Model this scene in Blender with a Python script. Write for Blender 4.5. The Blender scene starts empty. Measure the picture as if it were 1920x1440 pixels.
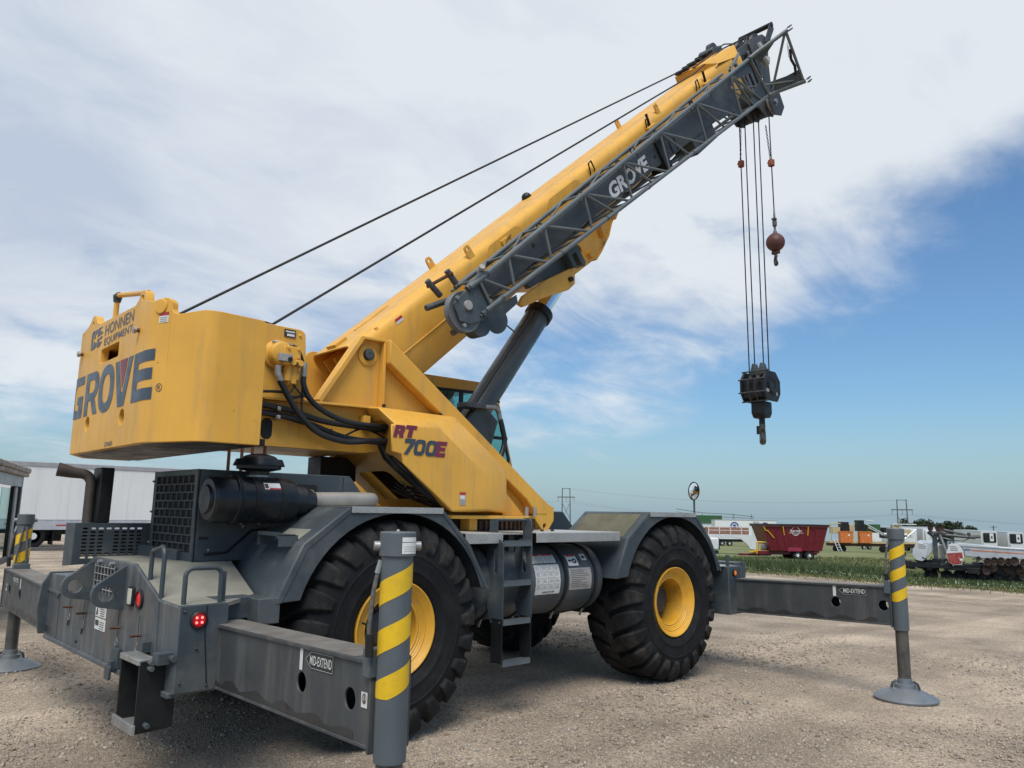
import bpy, bmesh, math, random
import numpy as np
from mathutils import Vector, Matrix
from mathutils.geometry import tessellate_polygon
random.seed(7); rng = np.random.default_rng(7)
SC = bpy.context.scene
COL = SC.collection
R = math.radians
# ------------------------------------------------------------------ camera, sky, sun, exposure
cam = bpy.data.cameras.new('camera'); camo = bpy.data.objects.new('camera', cam); COL.objects.link(camo)
cr, cu, cf = (.7243247, -.6892897, .0152776), (-.1243758, -.1088382, .9862479), (.6781477, .7162639, .1645651)
m = Matrix(((cr[0], cu[0], -cf[0], -3.65385), (cr[1], cu[1], -cf[1], -6.60087), (cr[2], cu[2], -cf[2], 1.73479), (0, 0, 0, 1)))
camo.matrix_world = m
cam.sensor_width = 36; cam.lens = 36*1448.1/1920; cam.clip_start = .05; cam.clip_end = 6000
SC.camera = camo
SUN_EL, SUN_AZ = R(58), R(222)          # azimuth counted from +X towards +Y
W = bpy.data.worlds.new('World'); SC.world = W; W.use_nodes = True
nt = W.node_tree; nt.nodes.clear()
def wn(t, **k):
    n = nt.nodes.new(t)
    for a, b in k.items(): setattr(n, a, b)
    return n
def wl(a, b): nt.links.new(a, b)
out = wn('ShaderNodeOutputWorld'); bg = wn('ShaderNodeBackground'); bg.inputs[1].default_value = .1
sky = wn('ShaderNodeTexSky', sky_type='NISHITA', sun_disc=False, sun_elevation=SUN_EL, sun_rotation=math.pi/2-SUN_AZ)
sky.air_density = 1.15; sky.dust_density = 1.2; sky.ozone_density = 2.2
tc = wn('ShaderNodeTexCoord'); sep = wn('ShaderNodeSeparateXYZ'); wl(tc.outputs['Generated'], sep.inputs[0])
def wm(op, a, b=None, c=None, clamp=False):
    n = wn('ShaderNodeMath', operation=op, use_clamp=clamp)
    for i, v in enumerate((a, b, c)):
        if v is None: continue
        if isinstance(v, (int, float)): n.inputs[i].default_value = v
        else: wl(v, n.inputs[i])
    return n.outputs[0]
zc = wm('MAXIMUM', sep.outputs[2], .0)
den = wm('ADD', zc, .24)                                        # clouds lie on a layer overhead
cb = wn('ShaderNodeCombineXYZ'); wl(wm('DIVIDE', sep.outputs[0], den), cb.inputs[0]); wl(wm('DIVIDE', sep.outputs[1], den), cb.inputs[1])
def wnoise(scale, detail, rough, dist, off=(0, 0, 0), st=(1, 1, 1), rot=0):
    mp = wn('ShaderNodeMapping'); mp.inputs['Location'].default_value = off; mp.inputs['Scale'].default_value = st
    mp.inputs['Rotation'].default_value = (0, 0, rot)
    wl(cb.outputs[0], mp.inputs[0])
    n = wn('ShaderNodeTexNoise'); n.inputs['Scale'].default_value = scale; n.inputs['Detail'].default_value = detail
    n.inputs['Roughness'].default_value = rough; n.inputs['Distortion'].default_value = dist
    wl(mp.outputs[0], n.inputs[0]); return n.outputs[0]
n1 = wnoise(.9, 8, .55, .35, (3.1, 1.7, 0), (1, 1.35, 1), .5)
n2 = wnoise(2.6, 7, .6, .5, (7.3, 2.2, 0), (1, 1.6, 1), .5)
n3 = wnoise(.55, 4, .5, .2, (1.4, 5.2, 0))
dv = wn('ShaderNodeVectorMath', operation='DOT_PRODUCT'); wl(tc.outputs['Generated'], dv.inputs[0]); dv.inputs[1].default_value = (0, 1.33, 3.7)
# more cover overhead and to the north, clearing to the east
cov = wm('ADD', dv.outputs['Value'], -1.22)
cov = wm('ADD', cov, wm('MULTIPLY', wm('SUBTRACT', n1, .5), 1.95))
cov = wm('ADD', cov, wm('MULTIPLY', wm('SUBTRACT', n2, .5), .95))
mr = wn('ShaderNodeMapRange', interpolation_type='SMOOTHSTEP'); wl(cov, mr.inputs[0]); mr.inputs[1].default_value = .06; mr.inputs[2].default_value = .74
mr.inputs[3].default_value = 0; mr.inputs[4].default_value = .97
cr1 = wn('ShaderNodeValToRGB'); cr1.color_ramp.elements[0].position = .40; cr1.color_ramp.elements[1].position = .57
cr1.color_ramp.elements[0].color = (3.8, 4.35, 5.3, 1); cr1.color_ramp.elements[1].color = (5.65, 6.0, 6.35, 1)
shade = wm('ADD', wm('MULTIPLY', n3, .68), wm('MULTIPLY', n2, .32)); wl(shade, cr1.inputs[0])
skyc = wn('ShaderNodeMix', data_type='RGBA'); wl(mr.outputs[0], skyc.inputs[0])
tint = wn('ShaderNodeMix', data_type='RGBA', blend_type='MULTIPLY'); tint.inputs[0].default_value = 1; tint.inputs[7].default_value = (.58, .77, .93, 1); wl(sky.outputs[0], tint.inputs[6])
wl(tint.outputs[2], skyc.inputs[6]); wl(cr1.outputs[0], skyc.inputs[7])
# pale air low over the horizon
hz = wn('ShaderNodeMapRange', interpolation_type='SMOOTHSTEP'); wl(sep.outputs[2], hz.inputs[0]); hz.inputs[1].default_value = .15; hz.inputs[2].default_value = -.02
hz.inputs[3].default_value = 0; hz.inputs[4].default_value = .6
hm = wn('ShaderNodeMix', data_type='RGBA'); wl(hz.outputs[0], hm.inputs[0]); wl(skyc.outputs[2], hm.inputs[6]); hm.inputs[7].default_value = (2.9, 4.0, 4.8, 1)
wl(hm.outputs[2], bg.inputs[0]); wl(bg.outputs[0], out.inputs[0])
sun = bpy.data.lights.new('sun', 'SUN'); sun.energy = 2.3; sun.angle = R(34); sun.color = (1, .96, .9)
suno = bpy.data.objects.new('sun', sun); COL.objects.link(suno)
sd = Vector((math.cos(SUN_EL)*math.cos(SUN_AZ), math.cos(SUN_EL)*math.sin(SUN_AZ), math.sin(SUN_EL)))
suno.rotation_euler = sd.to_track_quat('Z', 'Y').to_euler(); suno.location = sd*60
SC.view_settings.view_transform = 'Standard'; SC.view_settings.look = 'None'; SC.view_settings.exposure = .46; SC.view_settings.gamma = 1
SC.view_settings.use_curve_mapping = False
SC.cycles.max_bounces = 6; SC.cycles.transparent_max_bounces = 12

# ------------------------------------------------------------------ materials
MATS = {}
def material(name, col, rough=.5, metal=0., var=.12, vscale=3., dirt=None, dirt_amt=0., dirt_scale=2.5, bump=0., bscale=60., spec=.5, streak=False, fine=.0, emit=None, chips=0., chip_scale=16, blot=None):
    mt = bpy.data.materials.new(name); mt.use_nodes = True; t = mt.node_tree; N = t.nodes; L = t.links
    b = N['Principled BSDF']; b.inputs['Roughness'].default_value = rough; b.inputs['Metallic'].default_value = metal
    b.inputs['Specular IOR Level'].default_value = spec
    tcn = N.new('ShaderNodeTexCoord'); g = N.new('ShaderNodeNewGeometry')
    def noise(s, d=5, r=.6, src=None):
        n = N.new('ShaderNodeTexNoise'); n.inputs['Scale'].default_value = s; n.inputs['Detail'].default_value = d; n.inputs['Roughness'].default_value = r
        L.new(src or g.outputs['Position'], n.inputs[0]); return n.outputs[0]
    def mixc(f, a, bcol, mode='MIX'):
        x = N.new('ShaderNodeMix'); x.data_type = 'RGBA'; x.blend_type = mode
        if isinstance(f, float): x.inputs[0].default_value = f
        else: L.new(f, x.inputs[0])
        for i, v in ((6, a), (7, bcol)):
            if isinstance(v, tuple): x.inputs[i].default_value = (*v[:3], 1)
            else: L.new(v, x.inputs[i])
        return x.outputs[2]
    def ramp(src, a, c, lo=0., hi=1.):
        r_ = N.new('ShaderNodeMapRange'); r_.interpolation_type = 'SMOOTHSTEP'; L.new(src, r_.inputs[0])
        for i, v in enumerate((a, c, lo, hi)): r_.inputs[i+1].default_value = v
        return r_.outputs[0]
    lo = tuple(c*(1-var) for c in col); hi = tuple(min(1, c*(1+var)) for c in col)
    c = mixc(ramp(noise(vscale, 6), .3, .7), lo, hi)
    if fine: c = mixc(ramp(noise(bscale*.8, 3), .35, .65, 0, fine), c, tuple(x*.55 for x in col))
    if dirt is not None:
        src = None
        if streak:
            mp = N.new('ShaderNodeMapping'); mp.inputs['Scale'].default_value = (7, 7, .7); L.new(g.outputs['Position'], mp.inputs[0]); src = mp.outputs[0]
        c = mixc(ramp(noise(dirt_scale, 8, .68, src), .46, .74, 0, dirt_amt), c, dirt)
    if blot: c = mixc(ramp(noise(1.15, 4, .5), .52, .60, 0, blot[3]), c, blot[:3])
    if chips: c = mixc(ramp(noise(chip_scale, 5, .7), .685, .70, 0, chips), c, (.05, .035, .025))
    L.new(c, b.inputs['Base Color'])
    rr = ramp(noise(vscale*2.1, 4), .3, .7, max(.02, rough-.08), min(1, rough+.1)); L.new(rr, b.inputs['Roughness'])
    if bump:
        bp = N.new('ShaderNodeBump'); bp.inputs['Strength'].default_value = bump; bp.inputs['Distance'].default_value = .01
        L.new(noise(bscale, 4), bp.inputs['Height']); L.new(bp.outputs[0], b.inputs['Normal'])
    if emit:
        b.inputs['Emission Color'].default_value = (*emit[:3], 1); b.inputs['Emission Strength'].default_value = emit[3]
    MATS[name] = mt; return mt
yellow = material('yellow_paint', (.69, .366, .058), .42, spec=.3, var=.07, vscale=1.6, dirt=(.40, .25, .11), dirt_amt=.5, dirt_scale=1.3, streak=True, bump=.02, bscale=140, chips=.55)
yellow_rim = material('rim_yellow', (.66, .345, .03), .45, var=.1, dirt=(.3, .2, .09), dirt_amt=.5, dirt_scale=5)
grey = material('grey_paint', (.050, .064, .073), .45, spec=.35, var=.12, vscale=2.2, dirt=(.16, .155, .14), dirt_amt=.5, dirt_scale=2.2, bump=.02, bscale=120, chips=.5)
grey_worn = material('worn_grey_paint', (.066, .081, .091), .5, var=.14, dirt=(.19, .17, .145), dirt_amt=.85, dirt_scale=1.6, streak=True, chips=.8, blot=(.115, .10, .088, .7))
beamgrey = material('beam_grey', (.051, .057, .060), .5, var=.15, dirt=(.125, .12, .112), dirt_amt=.7, dirt_scale=1.1, streak=True, chips=.6)
jackgrey = material('jack_grey', (.082, .1, .112), .42, var=.08, dirt=(.15, .15, .14), dirt_amt=.3, dirt_scale=3)
greasy = material('greasy_steel', (.035, .036, .036), .42, var=.3, dirt=(.012, .011, .01), dirt_amt=.9, dirt_scale=6)
rod_mat = material('jack_rod_steel', (.10, .095, .085), .45, .4, var=.25, vscale=8, dirt=(.03, .028, .024), dirt_amt=.8, dirt_scale=3, streak=True)
padsteel = material('pad_steel', (.16, .185, .21), .45, .3, var=.15, dirt=(.22, .2, .17), dirt_amt=.6)
deckbeige = material('antislip_deck', (.255, .245, .20), .8, var=.12, vscale=4, dirt=(.14, .135, .115), dirt_amt=.5, bump=.25, bscale=420)
olive = material('antislip_olive', (.115, .11, .072), .85, var=.15, vscale=5, dirt=(.17, .16, .12), dirt_amt=.4, bump=.3, bscale=420)
alu = material('tread_aluminium', (.45, .45, .43), .42, .55, var=.1, dirt=(.25, .23, .2), dirt_amt=.55, dirt_scale=4)
chrome = material('polished_rod', (.78, .80, .82), .12, 1., var=.04)
steel = material('zinc_steel', (.33, .33, .32), .45, .6, var=.2, vscale=12)
exhaust_m = material('sooty_exhaust', (.075, .062, .052), .6, .3, var=.25, vscale=6, dirt=(.04, .035, .03), dirt_amt=.8, dirt_scale=4)
pipe_alu = material('aluminised_pipe', (.36, .33, .29), .5, .35, var=.15, dirt=(.2, .15, .1), dirt_amt=.6, dirt_scale=4)
rust = material('rusty_steel', (.12, .055, .03), .85, var=.35, vscale=14, dirt=(.04, .02, .014), dirt_amt=.7, dirt_scale=9)
copper = material('rust_brown_pipe', (.2, .085, .045), .7, var=.3, vscale=10)
black = material('black_paint', (.010, .011, .012), .45, spec=.35, var=.2, dirt=(.05, .045, .04), dirt_amt=.4)
blackplastic = material('black_plastic', (.009, .012, .017), .32, spec=.4, var=.2, dirt=(.045, .04, .034), dirt_amt=.35, dirt_scale=4)
hose_m = material('hose_rubber', (.012, .014, .017), .38, var=.2)
rubber = material('tyre_rubber', (.009, .0096, .011), .8, spec=.25, var=.25, vscale=5, dirt=(.03, .028, .025), dirt_amt=.65, dirt_scale=3.5, bump=.18, bscale=45)
tread_m = material('tyre_tread_rubber', (.0125, .013, .0135), .85, spec=.25, var=.3, vscale=6, dirt=(.07, .061, .05), dirt_amt=.8, dirt_scale=4, bump=.3, bscale=60)
rope_m = material('wire_rope', (.02, .02, .022), .5, .3, var=.3, vscale=40)
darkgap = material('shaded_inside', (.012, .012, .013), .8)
white = material('white_paint', (.60, .61, .61), .45, var=.05, dirt=(.45, .43, .4), dirt_amt=.3, dirt_scale=1.)
offwhite = material('decal_white', (.66, .66, .63), .5, var=.05, dirt=(.4, .38, .34), dirt_amt=.4, dirt_scale=9)
decalgrey = material('decal_grey_silver', (.32, .31, .29), .5, var=.15, vscale=9, dirt=(.2, .19, .17), dirt_amt=.5)
ink = material('decal_black', (.02, .022, .025), .45)
slate = material('letter_slate', (.042, .058, .078), .35, var=.06, vscale=5)
maroon = material('letter_maroon', (.17, .022, .05), .4, var=.08)
redprint = material('decal_red', (.4, .03, .03), .5)
stripe_y = material('stripe_yellow', (.72, .45, .012), .4, var=.06, vscale=6, dirt=(.3, .2, .05), dirt_amt=.3, dirt_scale=20)
lens_red = material('red_lens', (.35, .01, .015), .15, emit=(1, .02, .02, .25))
led_red = material('lit_led', (.9, .1, .1), .2, emit=(1, .12, .1, 2.6))
lens_red_dark = material('faint_glow_red_lens', (.28, .012, .02), .15, emit=(1, .02, .03, .12))  # dark red lens with a faint glow put into its material
amber = material('amber_lens', (.6, .16, .01), .2, emit=(1, .25, .02, .2))
lamp_glass = material('lamp_glass', (.55, .55, .47), .15, var=.2, vscale=30)
orange_w = material('orange_weight', (.26, .07, .035), .7, var=.3, vscale=20, dirt=(.08, .03, .02), dirt_amt=.7, dirt_scale=14)
ball_m = material('ball_rust_red', (.105, .036, .027), .55, var=.3, vscale=6, dirt=(.035, .016, .013), dirt_amt=.7, dirt_scale=6)
mixer_red = material('mixer_red', (.135, .008, .018), .35, var=.12, dirt=(.13, .05, .04), dirt_amt=.35)
mixer_red2 = material('mixer_red_bright', (.25, .02, .045), .4)
orange_p = material('orange_paint', (.58, .16, .035), .5, var=.12, dirt=(.3, .12, .05), dirt_amt=.4)
green_p = material('green_paint', (.03, .095, .03), .6)
brownwall = material('brown_load', (.24, .12, .08), .8, var=.25, vscale=8)
tanp = material('tan_paint', (.45, .36, .2), .6)
silver = material('silver_sheet', (.55, .57, .59), .35, .3, var=.06)
traileralu = material('trailer_aluminium', (.5, .51, .53), .4, .35, var=.08, dirt=(.3, .3, .3), dirt_amt=.3)
trailer_w = material('trailer_white', (.70, .70, .675), .4, var=.03, vscale=.5, dirt=(.5, .5, .5), dirt_amt=.3, dirt_scale=.7, streak=True)
roofrail = material('roof_rail', (.32, .31, .32), .5)
pylon_m = material('weathered_pole', (.10, .095, .09), .8)
wood_m = material('weathered_board', (.36, .32, .28), .85, var=.35, vscale=9, dirt=(.16, .08, .04), dirt_amt=.8, dirt_scale=6)
postgrey = material('post_grey', (.34, .38, .40), .5, var=.1)
seat_m = material('cab_interior', (.03, .032, .035), .7)
leafm = [material('leaf_%s' % n, c, .75, var=.25, vscale=8) for n, c in (('dark', (.022, .036, .016)), ('mid', (.035, .052, .02)), ('pale', (.05, .07, .03)))]
bark = material('bark', (.06, .045, .035), .9)
disc_m = material('worn_disc', (.045, .028, .022), .6, .3, var=.3)
def glass(name, tint, rough=.02, mixf=.8):
    mt = bpy.data.materials.new(name); mt.use_nodes = True; t = mt.node_tree; N = t.nodes; L = t.links
    N.clear(); o = N.new('ShaderNodeOutputMaterial'); tr = N.new('ShaderNodeBsdfTransparent'); tr.inputs[0].default_value = (*tint, 1)
    gl = N.new('ShaderNodeBsdfGlossy'); gl.inputs['Roughness'].default_value = rough; gl.inputs['Color'].default_value = (.9, .95, .95, 1)
    fr = N.new('ShaderNodeLayerWeight'); fr.inputs[0].default_value = .25
    mr_ = N.new('ShaderNodeMapRange'); mr_.inputs[3].default_value = 1-mixf; mr_.inputs[4].default_value = .75; L.new(fr.outputs['Facing'], mr_.inputs[0])
    mx = N.new('ShaderNodeMixShader'); L.new(mr_.outputs[0], mx.inputs[0]); L.new(tr.outputs[0], mx.inputs[1]); L.new(gl.outputs[0], mx.inputs[2]); L.new(mx.outputs[0], o.inputs[0])
    return mt
cabglass = glass('cab_glass', (.45, .74, .70), mixf=.93)
mirror_m = material('mirror_glass', (.9, .92, .93), .02, 1., var=.0)
def tread_plate():
    mt = MATS['tread_aluminium']; N = mt.node_tree.nodes; L = mt.node_tree.links
    g = N.new('ShaderNodeNewGeometry'); mp = N.new('ShaderNodeMapping'); mp.inputs['Rotation'].default_value = (0, 0, R(45)); mp.inputs['Scale'].default_value = (26, 26, 26)
    # raised bars in a herringbone, from sine products
    sx = N.new('ShaderNodeSeparateXYZ'); L.new(g.outputs['Position'], mp.inputs[0]); L.new(mp.outputs[0], sx.inputs[0])
    vz = N.new('ShaderNodeTexVoronoi'); vz.feature = 'F1'; vz.inputs['Scale'].default_value = 1.; vz.inputs['Randomness'].default_value = .08
    mp2 = N.new('ShaderNodeMapping'); mp2.inputs['Scale'].default_value = (30, 30, 60); mp2.inputs['Rotation'].default_value = (0, R(35), 0)
    L.new(g.outputs['Position'], mp2.inputs[0]); L.new(mp2.outputs[0], vz.inputs[0])
    b2 = N.new('ShaderNodeBump'); b2.inputs['Strength'].default_value = .8; b2.inputs['Distance'].default_value = .006; b2.invert = True
    L.new(vz.outputs['Distance'], b2.inputs['Height']); L.new(b2.outputs[0], N['Principled BSDF'].inputs['Normal'])
tread_plate()

# ------------------------------------------------------------------ mesh helpers
WLOC = {}
class MB:
    def __init__(s, T=None): s.v = []; s.f = []; s.T = T
    def add(s, vs, fs, M=None):
        o = len(s.v)
        for p in vs:
            p = Vector(p)
            if M is not None: p = M @ p
            if s.T is not None: p = s.T(p)
            s.v.append((p[0], p[1], p[2]))
        s.f += [tuple(i+o for i in f) for f in fs]
        return s
    def box(s, x0, x1, y0, y1, z0, z1, M=None):
        vs = [(x, y, z) for x in (x0, x1) for y in (y0, y1) for z in (z0, z1)]
        return s.add(vs, [(0, 1, 3, 2), (4, 6, 7, 5), (0, 4, 5, 1), (2, 3, 7, 6), (0, 2, 6, 4), (1, 5, 7, 3)], M)
    def hexa(s, a, b):               # two quads -> solid
        return s.add(list(a)+list(b), [(0, 1, 2, 3), (7, 6, 5, 4), (0, 4, 5, 1), (1, 5, 6, 2), (2, 6, 7, 3), (3, 7, 4, 0)])
    def prism(s, pts, ax, a, b, holes=(), M=None, pts2=None):
        def lift(p, d): return {'y': (p[0], d, p[1]), 'x': (d, p[0], p[1]), 'z': (p[0], p[1], d)}[ax]
        loops = [list(pts)]+[list(h) for h in holes]
        loops2 = [list(pts2)] if pts2 else loops
        flat = [p for l in loops for p in l]; flat2 = [p for l in loops2 for p in l]
        n = len(flat)
        vs = [lift(p, a) for p in flat]+[lift(p, b) for p in flat2]
        if holes: tr = tessellate_polygon([[Vector((p[0], p[1], 0)) for p in l] for l in loops])
        else:
            tr = [tuple(range(n))]
        fs = [tuple(t) for t in tr]+[tuple(i+n for i in reversed(t)) for t in tr]
        o = 0
        for l in loops:
            k = len(l)
            for i in range(k): fs.append((o+i, o+(i+1) % k, o+(i+1) % k+n, o+i+n))
            o += k
        return s.add(vs, fs, M)
    def tube(s, pts, r, n=8, cap=True, closed=False):
        P = [Vector(p) for p in pts]; k = len(P); rr = r if isinstance(r, (list, tuple)) else [r]*k
        vs = []; nrm = None
        for i in range(k):
            if closed: t = (P[(i+1) % k]-P[i-1]).normalized()
            else: t = (P[min(i+1, k-1)]-P[max(i-1, 0)]).normalized()
            if nrm is None:
                a = Vector((0, 0, 1)) if abs(t.z) < .9 else Vector((1, 0, 0)); nrm = t.cross(a).normalized()
            nrm = (nrm-t*nrm.dot(t)).normalized(); bn = t.cross(nrm)
            sc = 1.
            if 0 < i < k-1 and not closed:
                c = (P[i]-P[i-1]).normalized().dot((P[i+1]-P[i]).normalized()); sc = 1/max(.6, math.sqrt(max(.1, (1+c)/2)))
            for j in range(n):
                A = 2*math.pi*j/n; vs.append(P[i]+(nrm*math.cos(A)+bn*math.sin(A))*rr[i]*sc)
        fs = []
        for i in range(k if closed else k-1):
            for j in range(n):
                a, b = i*n+j, i*n+(j+1) % n; c, d = ((i+1) % k)*n+(j+1) % n, ((i+1) % k)*n+j
                fs.append((a, b, c, d))
        if cap and not closed: fs += [tuple(range(n-1, -1, -1)), tuple((k-1)*n+j for j in range(n))]
        return s.add(vs, fs)
    def cyl(s, a, b, r, r2=None, n=16): return s.tube([a, b], [r, r if r2 is None else r2], n)
    def lathe(s, prof, o, ax, n=24, M=None, cap=True):
        ax = Vector(ax).normalized(); a = Vector((0, 0, 1)) if abs(ax.z) < .9 else Vector((1, 0, 0))
        e1 = ax.cross(a).normalized(); e2 = ax.cross(e1); o = Vector(o); vs = []; k = len(prof)
        for j in range(n):
            A = 2*math.pi*j/n; d = e1*math.cos(A)+e2*math.sin(A)
            for r_, h in prof: vs.append(o+ax*h+d*r_)
        fs = [(j*k+i, j*k+i+1, ((j+1) % n)*k+i+1, ((j+1) % n)*k+i) for j in range(n) for i in range(k-1)]
        for idx, rv in ((0, 0), (k-1, 1)):
            if cap and prof[idx][0] > 1e-4: fs.append(tuple(((j if rv == 0 else n-1-j)*k+idx) for j in range(n)))
        return s.add(vs, fs, M)
    def sphere(s, c, r, n=16, sq=(1, 1, 1)):
        prof = [(max(1e-5, math.sin(math.pi*i/(n//2)))*r, -math.cos(math.pi*i/(n//2))*r) for i in range(n//2+1)]
        M = Matrix.Translation(c) @ Matrix.Diagonal((*sq, 1))
        return s.lathe(prof, (0, 0, 0), (0, 0, 1), n, M)
    def islands(s, name, mat, parent=None, bevel=0., **k):      # every loose piece becomes a part of its own
        n = len(s.v); p = list(range(n))
        def fd(a):
            while p[a] != a: p[a] = p[p[a]]; a = p[a]
            return a
        for f in s.f:
            r0 = fd(f[0])
            for i in f[1:]: p[fd(i)] = r0
        g = {}
        for f in s.f: g.setdefault(fd(f[0]), []).append(f)
        out = []
        for fs in g.values():
            q = MB(); mp = {}
            for f in fs:
                for i in f:
                    if i not in mp: mp[i] = len(q.v); q.v.append(s.v[i])
                q.f.append(tuple(mp[i] for i in f))
            out.append(q.build(name, mat, parent, bevel, **k))
        return out
    def build(s, name, mat, parent=None, bevel=0., smooth=35, seg=2, label=None):
        me = bpy.data.meshes.new(name)
        V = np.array(s.v, dtype=float)
        lo, hi = V.min(0), V.max(0); c = (lo+hi)/2
        me.from_pydata([tuple(p) for p in (V-c)], [], s.f); me.validate(); 
        bm = bmesh.new(); bm.from_mesh(me); bmesh.ops.recalc_face_normals(bm, faces=bm.faces); bm.to_mesh(me); bm.free()
        me.materials.append(mat)
        me.shade_smooth(); me.set_sharp_from_angle(angle=R(smooth))
        o = bpy.data.objects.new(name, me); COL.objects.link(o)
        WLOC[o] = Vector(c)
        if parent is not None: o.parent = parent; o.location = Vector(c)-WLOC[parent]
        else: o.location = c
        if bevel:
            b = o.modifiers.new('bevel', 'BEVEL'); b.width = bevel; b.segments = seg; b.limit_method = 'ANGLE'; b.angle_limit = R(38)
        if label: o['label'] = label
        return o
def thing(name, label, cat, loc=(0, 0, 0), group=None):
    o = bpy.data.objects.new(name, None); COL.objects.link(o); o.location = loc; WLOC[o] = Vector(loc); o.empty_display_size = .3
    return tag(o, label, cat, group)
def tag(o, label, cat, group=None):
    o['label'] = label; o['category'] = cat
    if group: o['group'] = group
    return o
def copy_tree(o, parent=None, move=None):
    c = o.copy(); COL.objects.link(c); c.parent = parent
    if parent is None: WLOC[c] = Vector(c.location)
    for ch in list(o.children): copy_tree(ch, c)
    return c
def arc(cx, cy, r, a0, a1, n=8): return [(cx+r*math.cos(R(a0+(a1-a0)*i/n)), cy+r*math.sin(R(a0+(a1-a0)*i/n))) for i in range(n+1)]
def circ(cx, cy, rx, n=16, ry=None): return [(cx+rx*math.cos(2*math.pi*i/n), cy+(ry or rx)*math.sin(2*math.pi*i/n)) for i in range(n)]
def rrect(x0, x1, y0, y1, r, n=4):
    return arc(x1-r, y1-r, r, 0, 90, n)+arc(x0+r, y1-r, r, 90, 180, n)+arc(x0+r, y0+r, r, 180, 270, n)+arc(x1-r, y0+r, r, 270, 360, n)
_tx = {}
def text2d(s, bold=0., shear=0.):
    k = (s, bold, shear)
    if k in _tx: return _tx[k]
    cu_ = bpy.data.curves.new('t', 'FONT'); cu_.body = s; cu_.size = 1; cu_.offset = bold; cu_.shear = shear; cu_.resolution_u = 3
    ob = bpy.data.objects.new('t', cu_); COL.objects.link(ob); bpy.context.view_layer.update()
    dg = bpy.context.evaluated_depsgraph_get(); me = bpy.data.meshes.new_from_object(ob.evaluated_get(dg))
    vs = [tuple(v.co[:2]) for v in me.vertices]; fs = [tuple(p.vertices) for p in me.polygons]
    bpy.data.objects.remove(ob); bpy.data.curves.remove(cu_); bpy.data.meshes.remove(me)
    xs = [v[0] for v in vs]; ys = [v[1] for v in vs]; x0, x1, y0, y1 = min(xs), max(xs), min(ys), max(ys)
    vs = [((x-x0)/(x1-x0), (y-y0)/(y1-y0)) for x, y in vs]
    _tx[k] = (vs, fs); return _tx[k]
def text(mb, s, fn, bold=0., shear=0.):   # fn maps unit square to the surface
    vs, fs = text2d(s, bold, shear); mb.add([fn(*v) for v in vs], fs); return mb
def poly2d(mb, loops, fn, cuts=()):
    flat = [p for l in loops for p in l]
    tr = tessellate_polygon([[Vector((p[0], p[1], 0)) for p in l] for l in loops])
    if not cuts: mb.add([fn(*p) for p in flat], [tuple(t) for t in tr]); return mb
    bm = bmesh.new(); vv = [bm.verts.new((p[0], p[1], 0)) for p in flat]
    for t in tr:
        try: bm.faces.new([vv[i] for i in t])
        except ValueError: pass
    for c in cuts: bmesh.ops.bisect_plane(bm, geom=bm.verts[:]+bm.edges[:]+bm.faces[:], plane_co=(c, 0, 0), plane_no=(1, 0, 0))
    bm.verts.index_update(); mb.add([fn(v.co.x, v.co.y) for v in bm.verts], [tuple(v.index for v in f.verts) for f in bm.faces]); bm.free(); return mb
def quad_on(o, ux, uy, w, h):
    o, ux, uy = Vector(o), Vector(ux).normalized(), Vector(uy).normalized()
    return lambda u, v: o+ux*(u*w)+uy*(v*h)
def sheet(mb, fn, u0=0, u1=1, v0=0, v1=1): return mb.add([fn(u0, v0), fn(u1, v0), fn(u1, v1), fn(u0, v1)], [(0, 1, 2, 3)])

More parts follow.
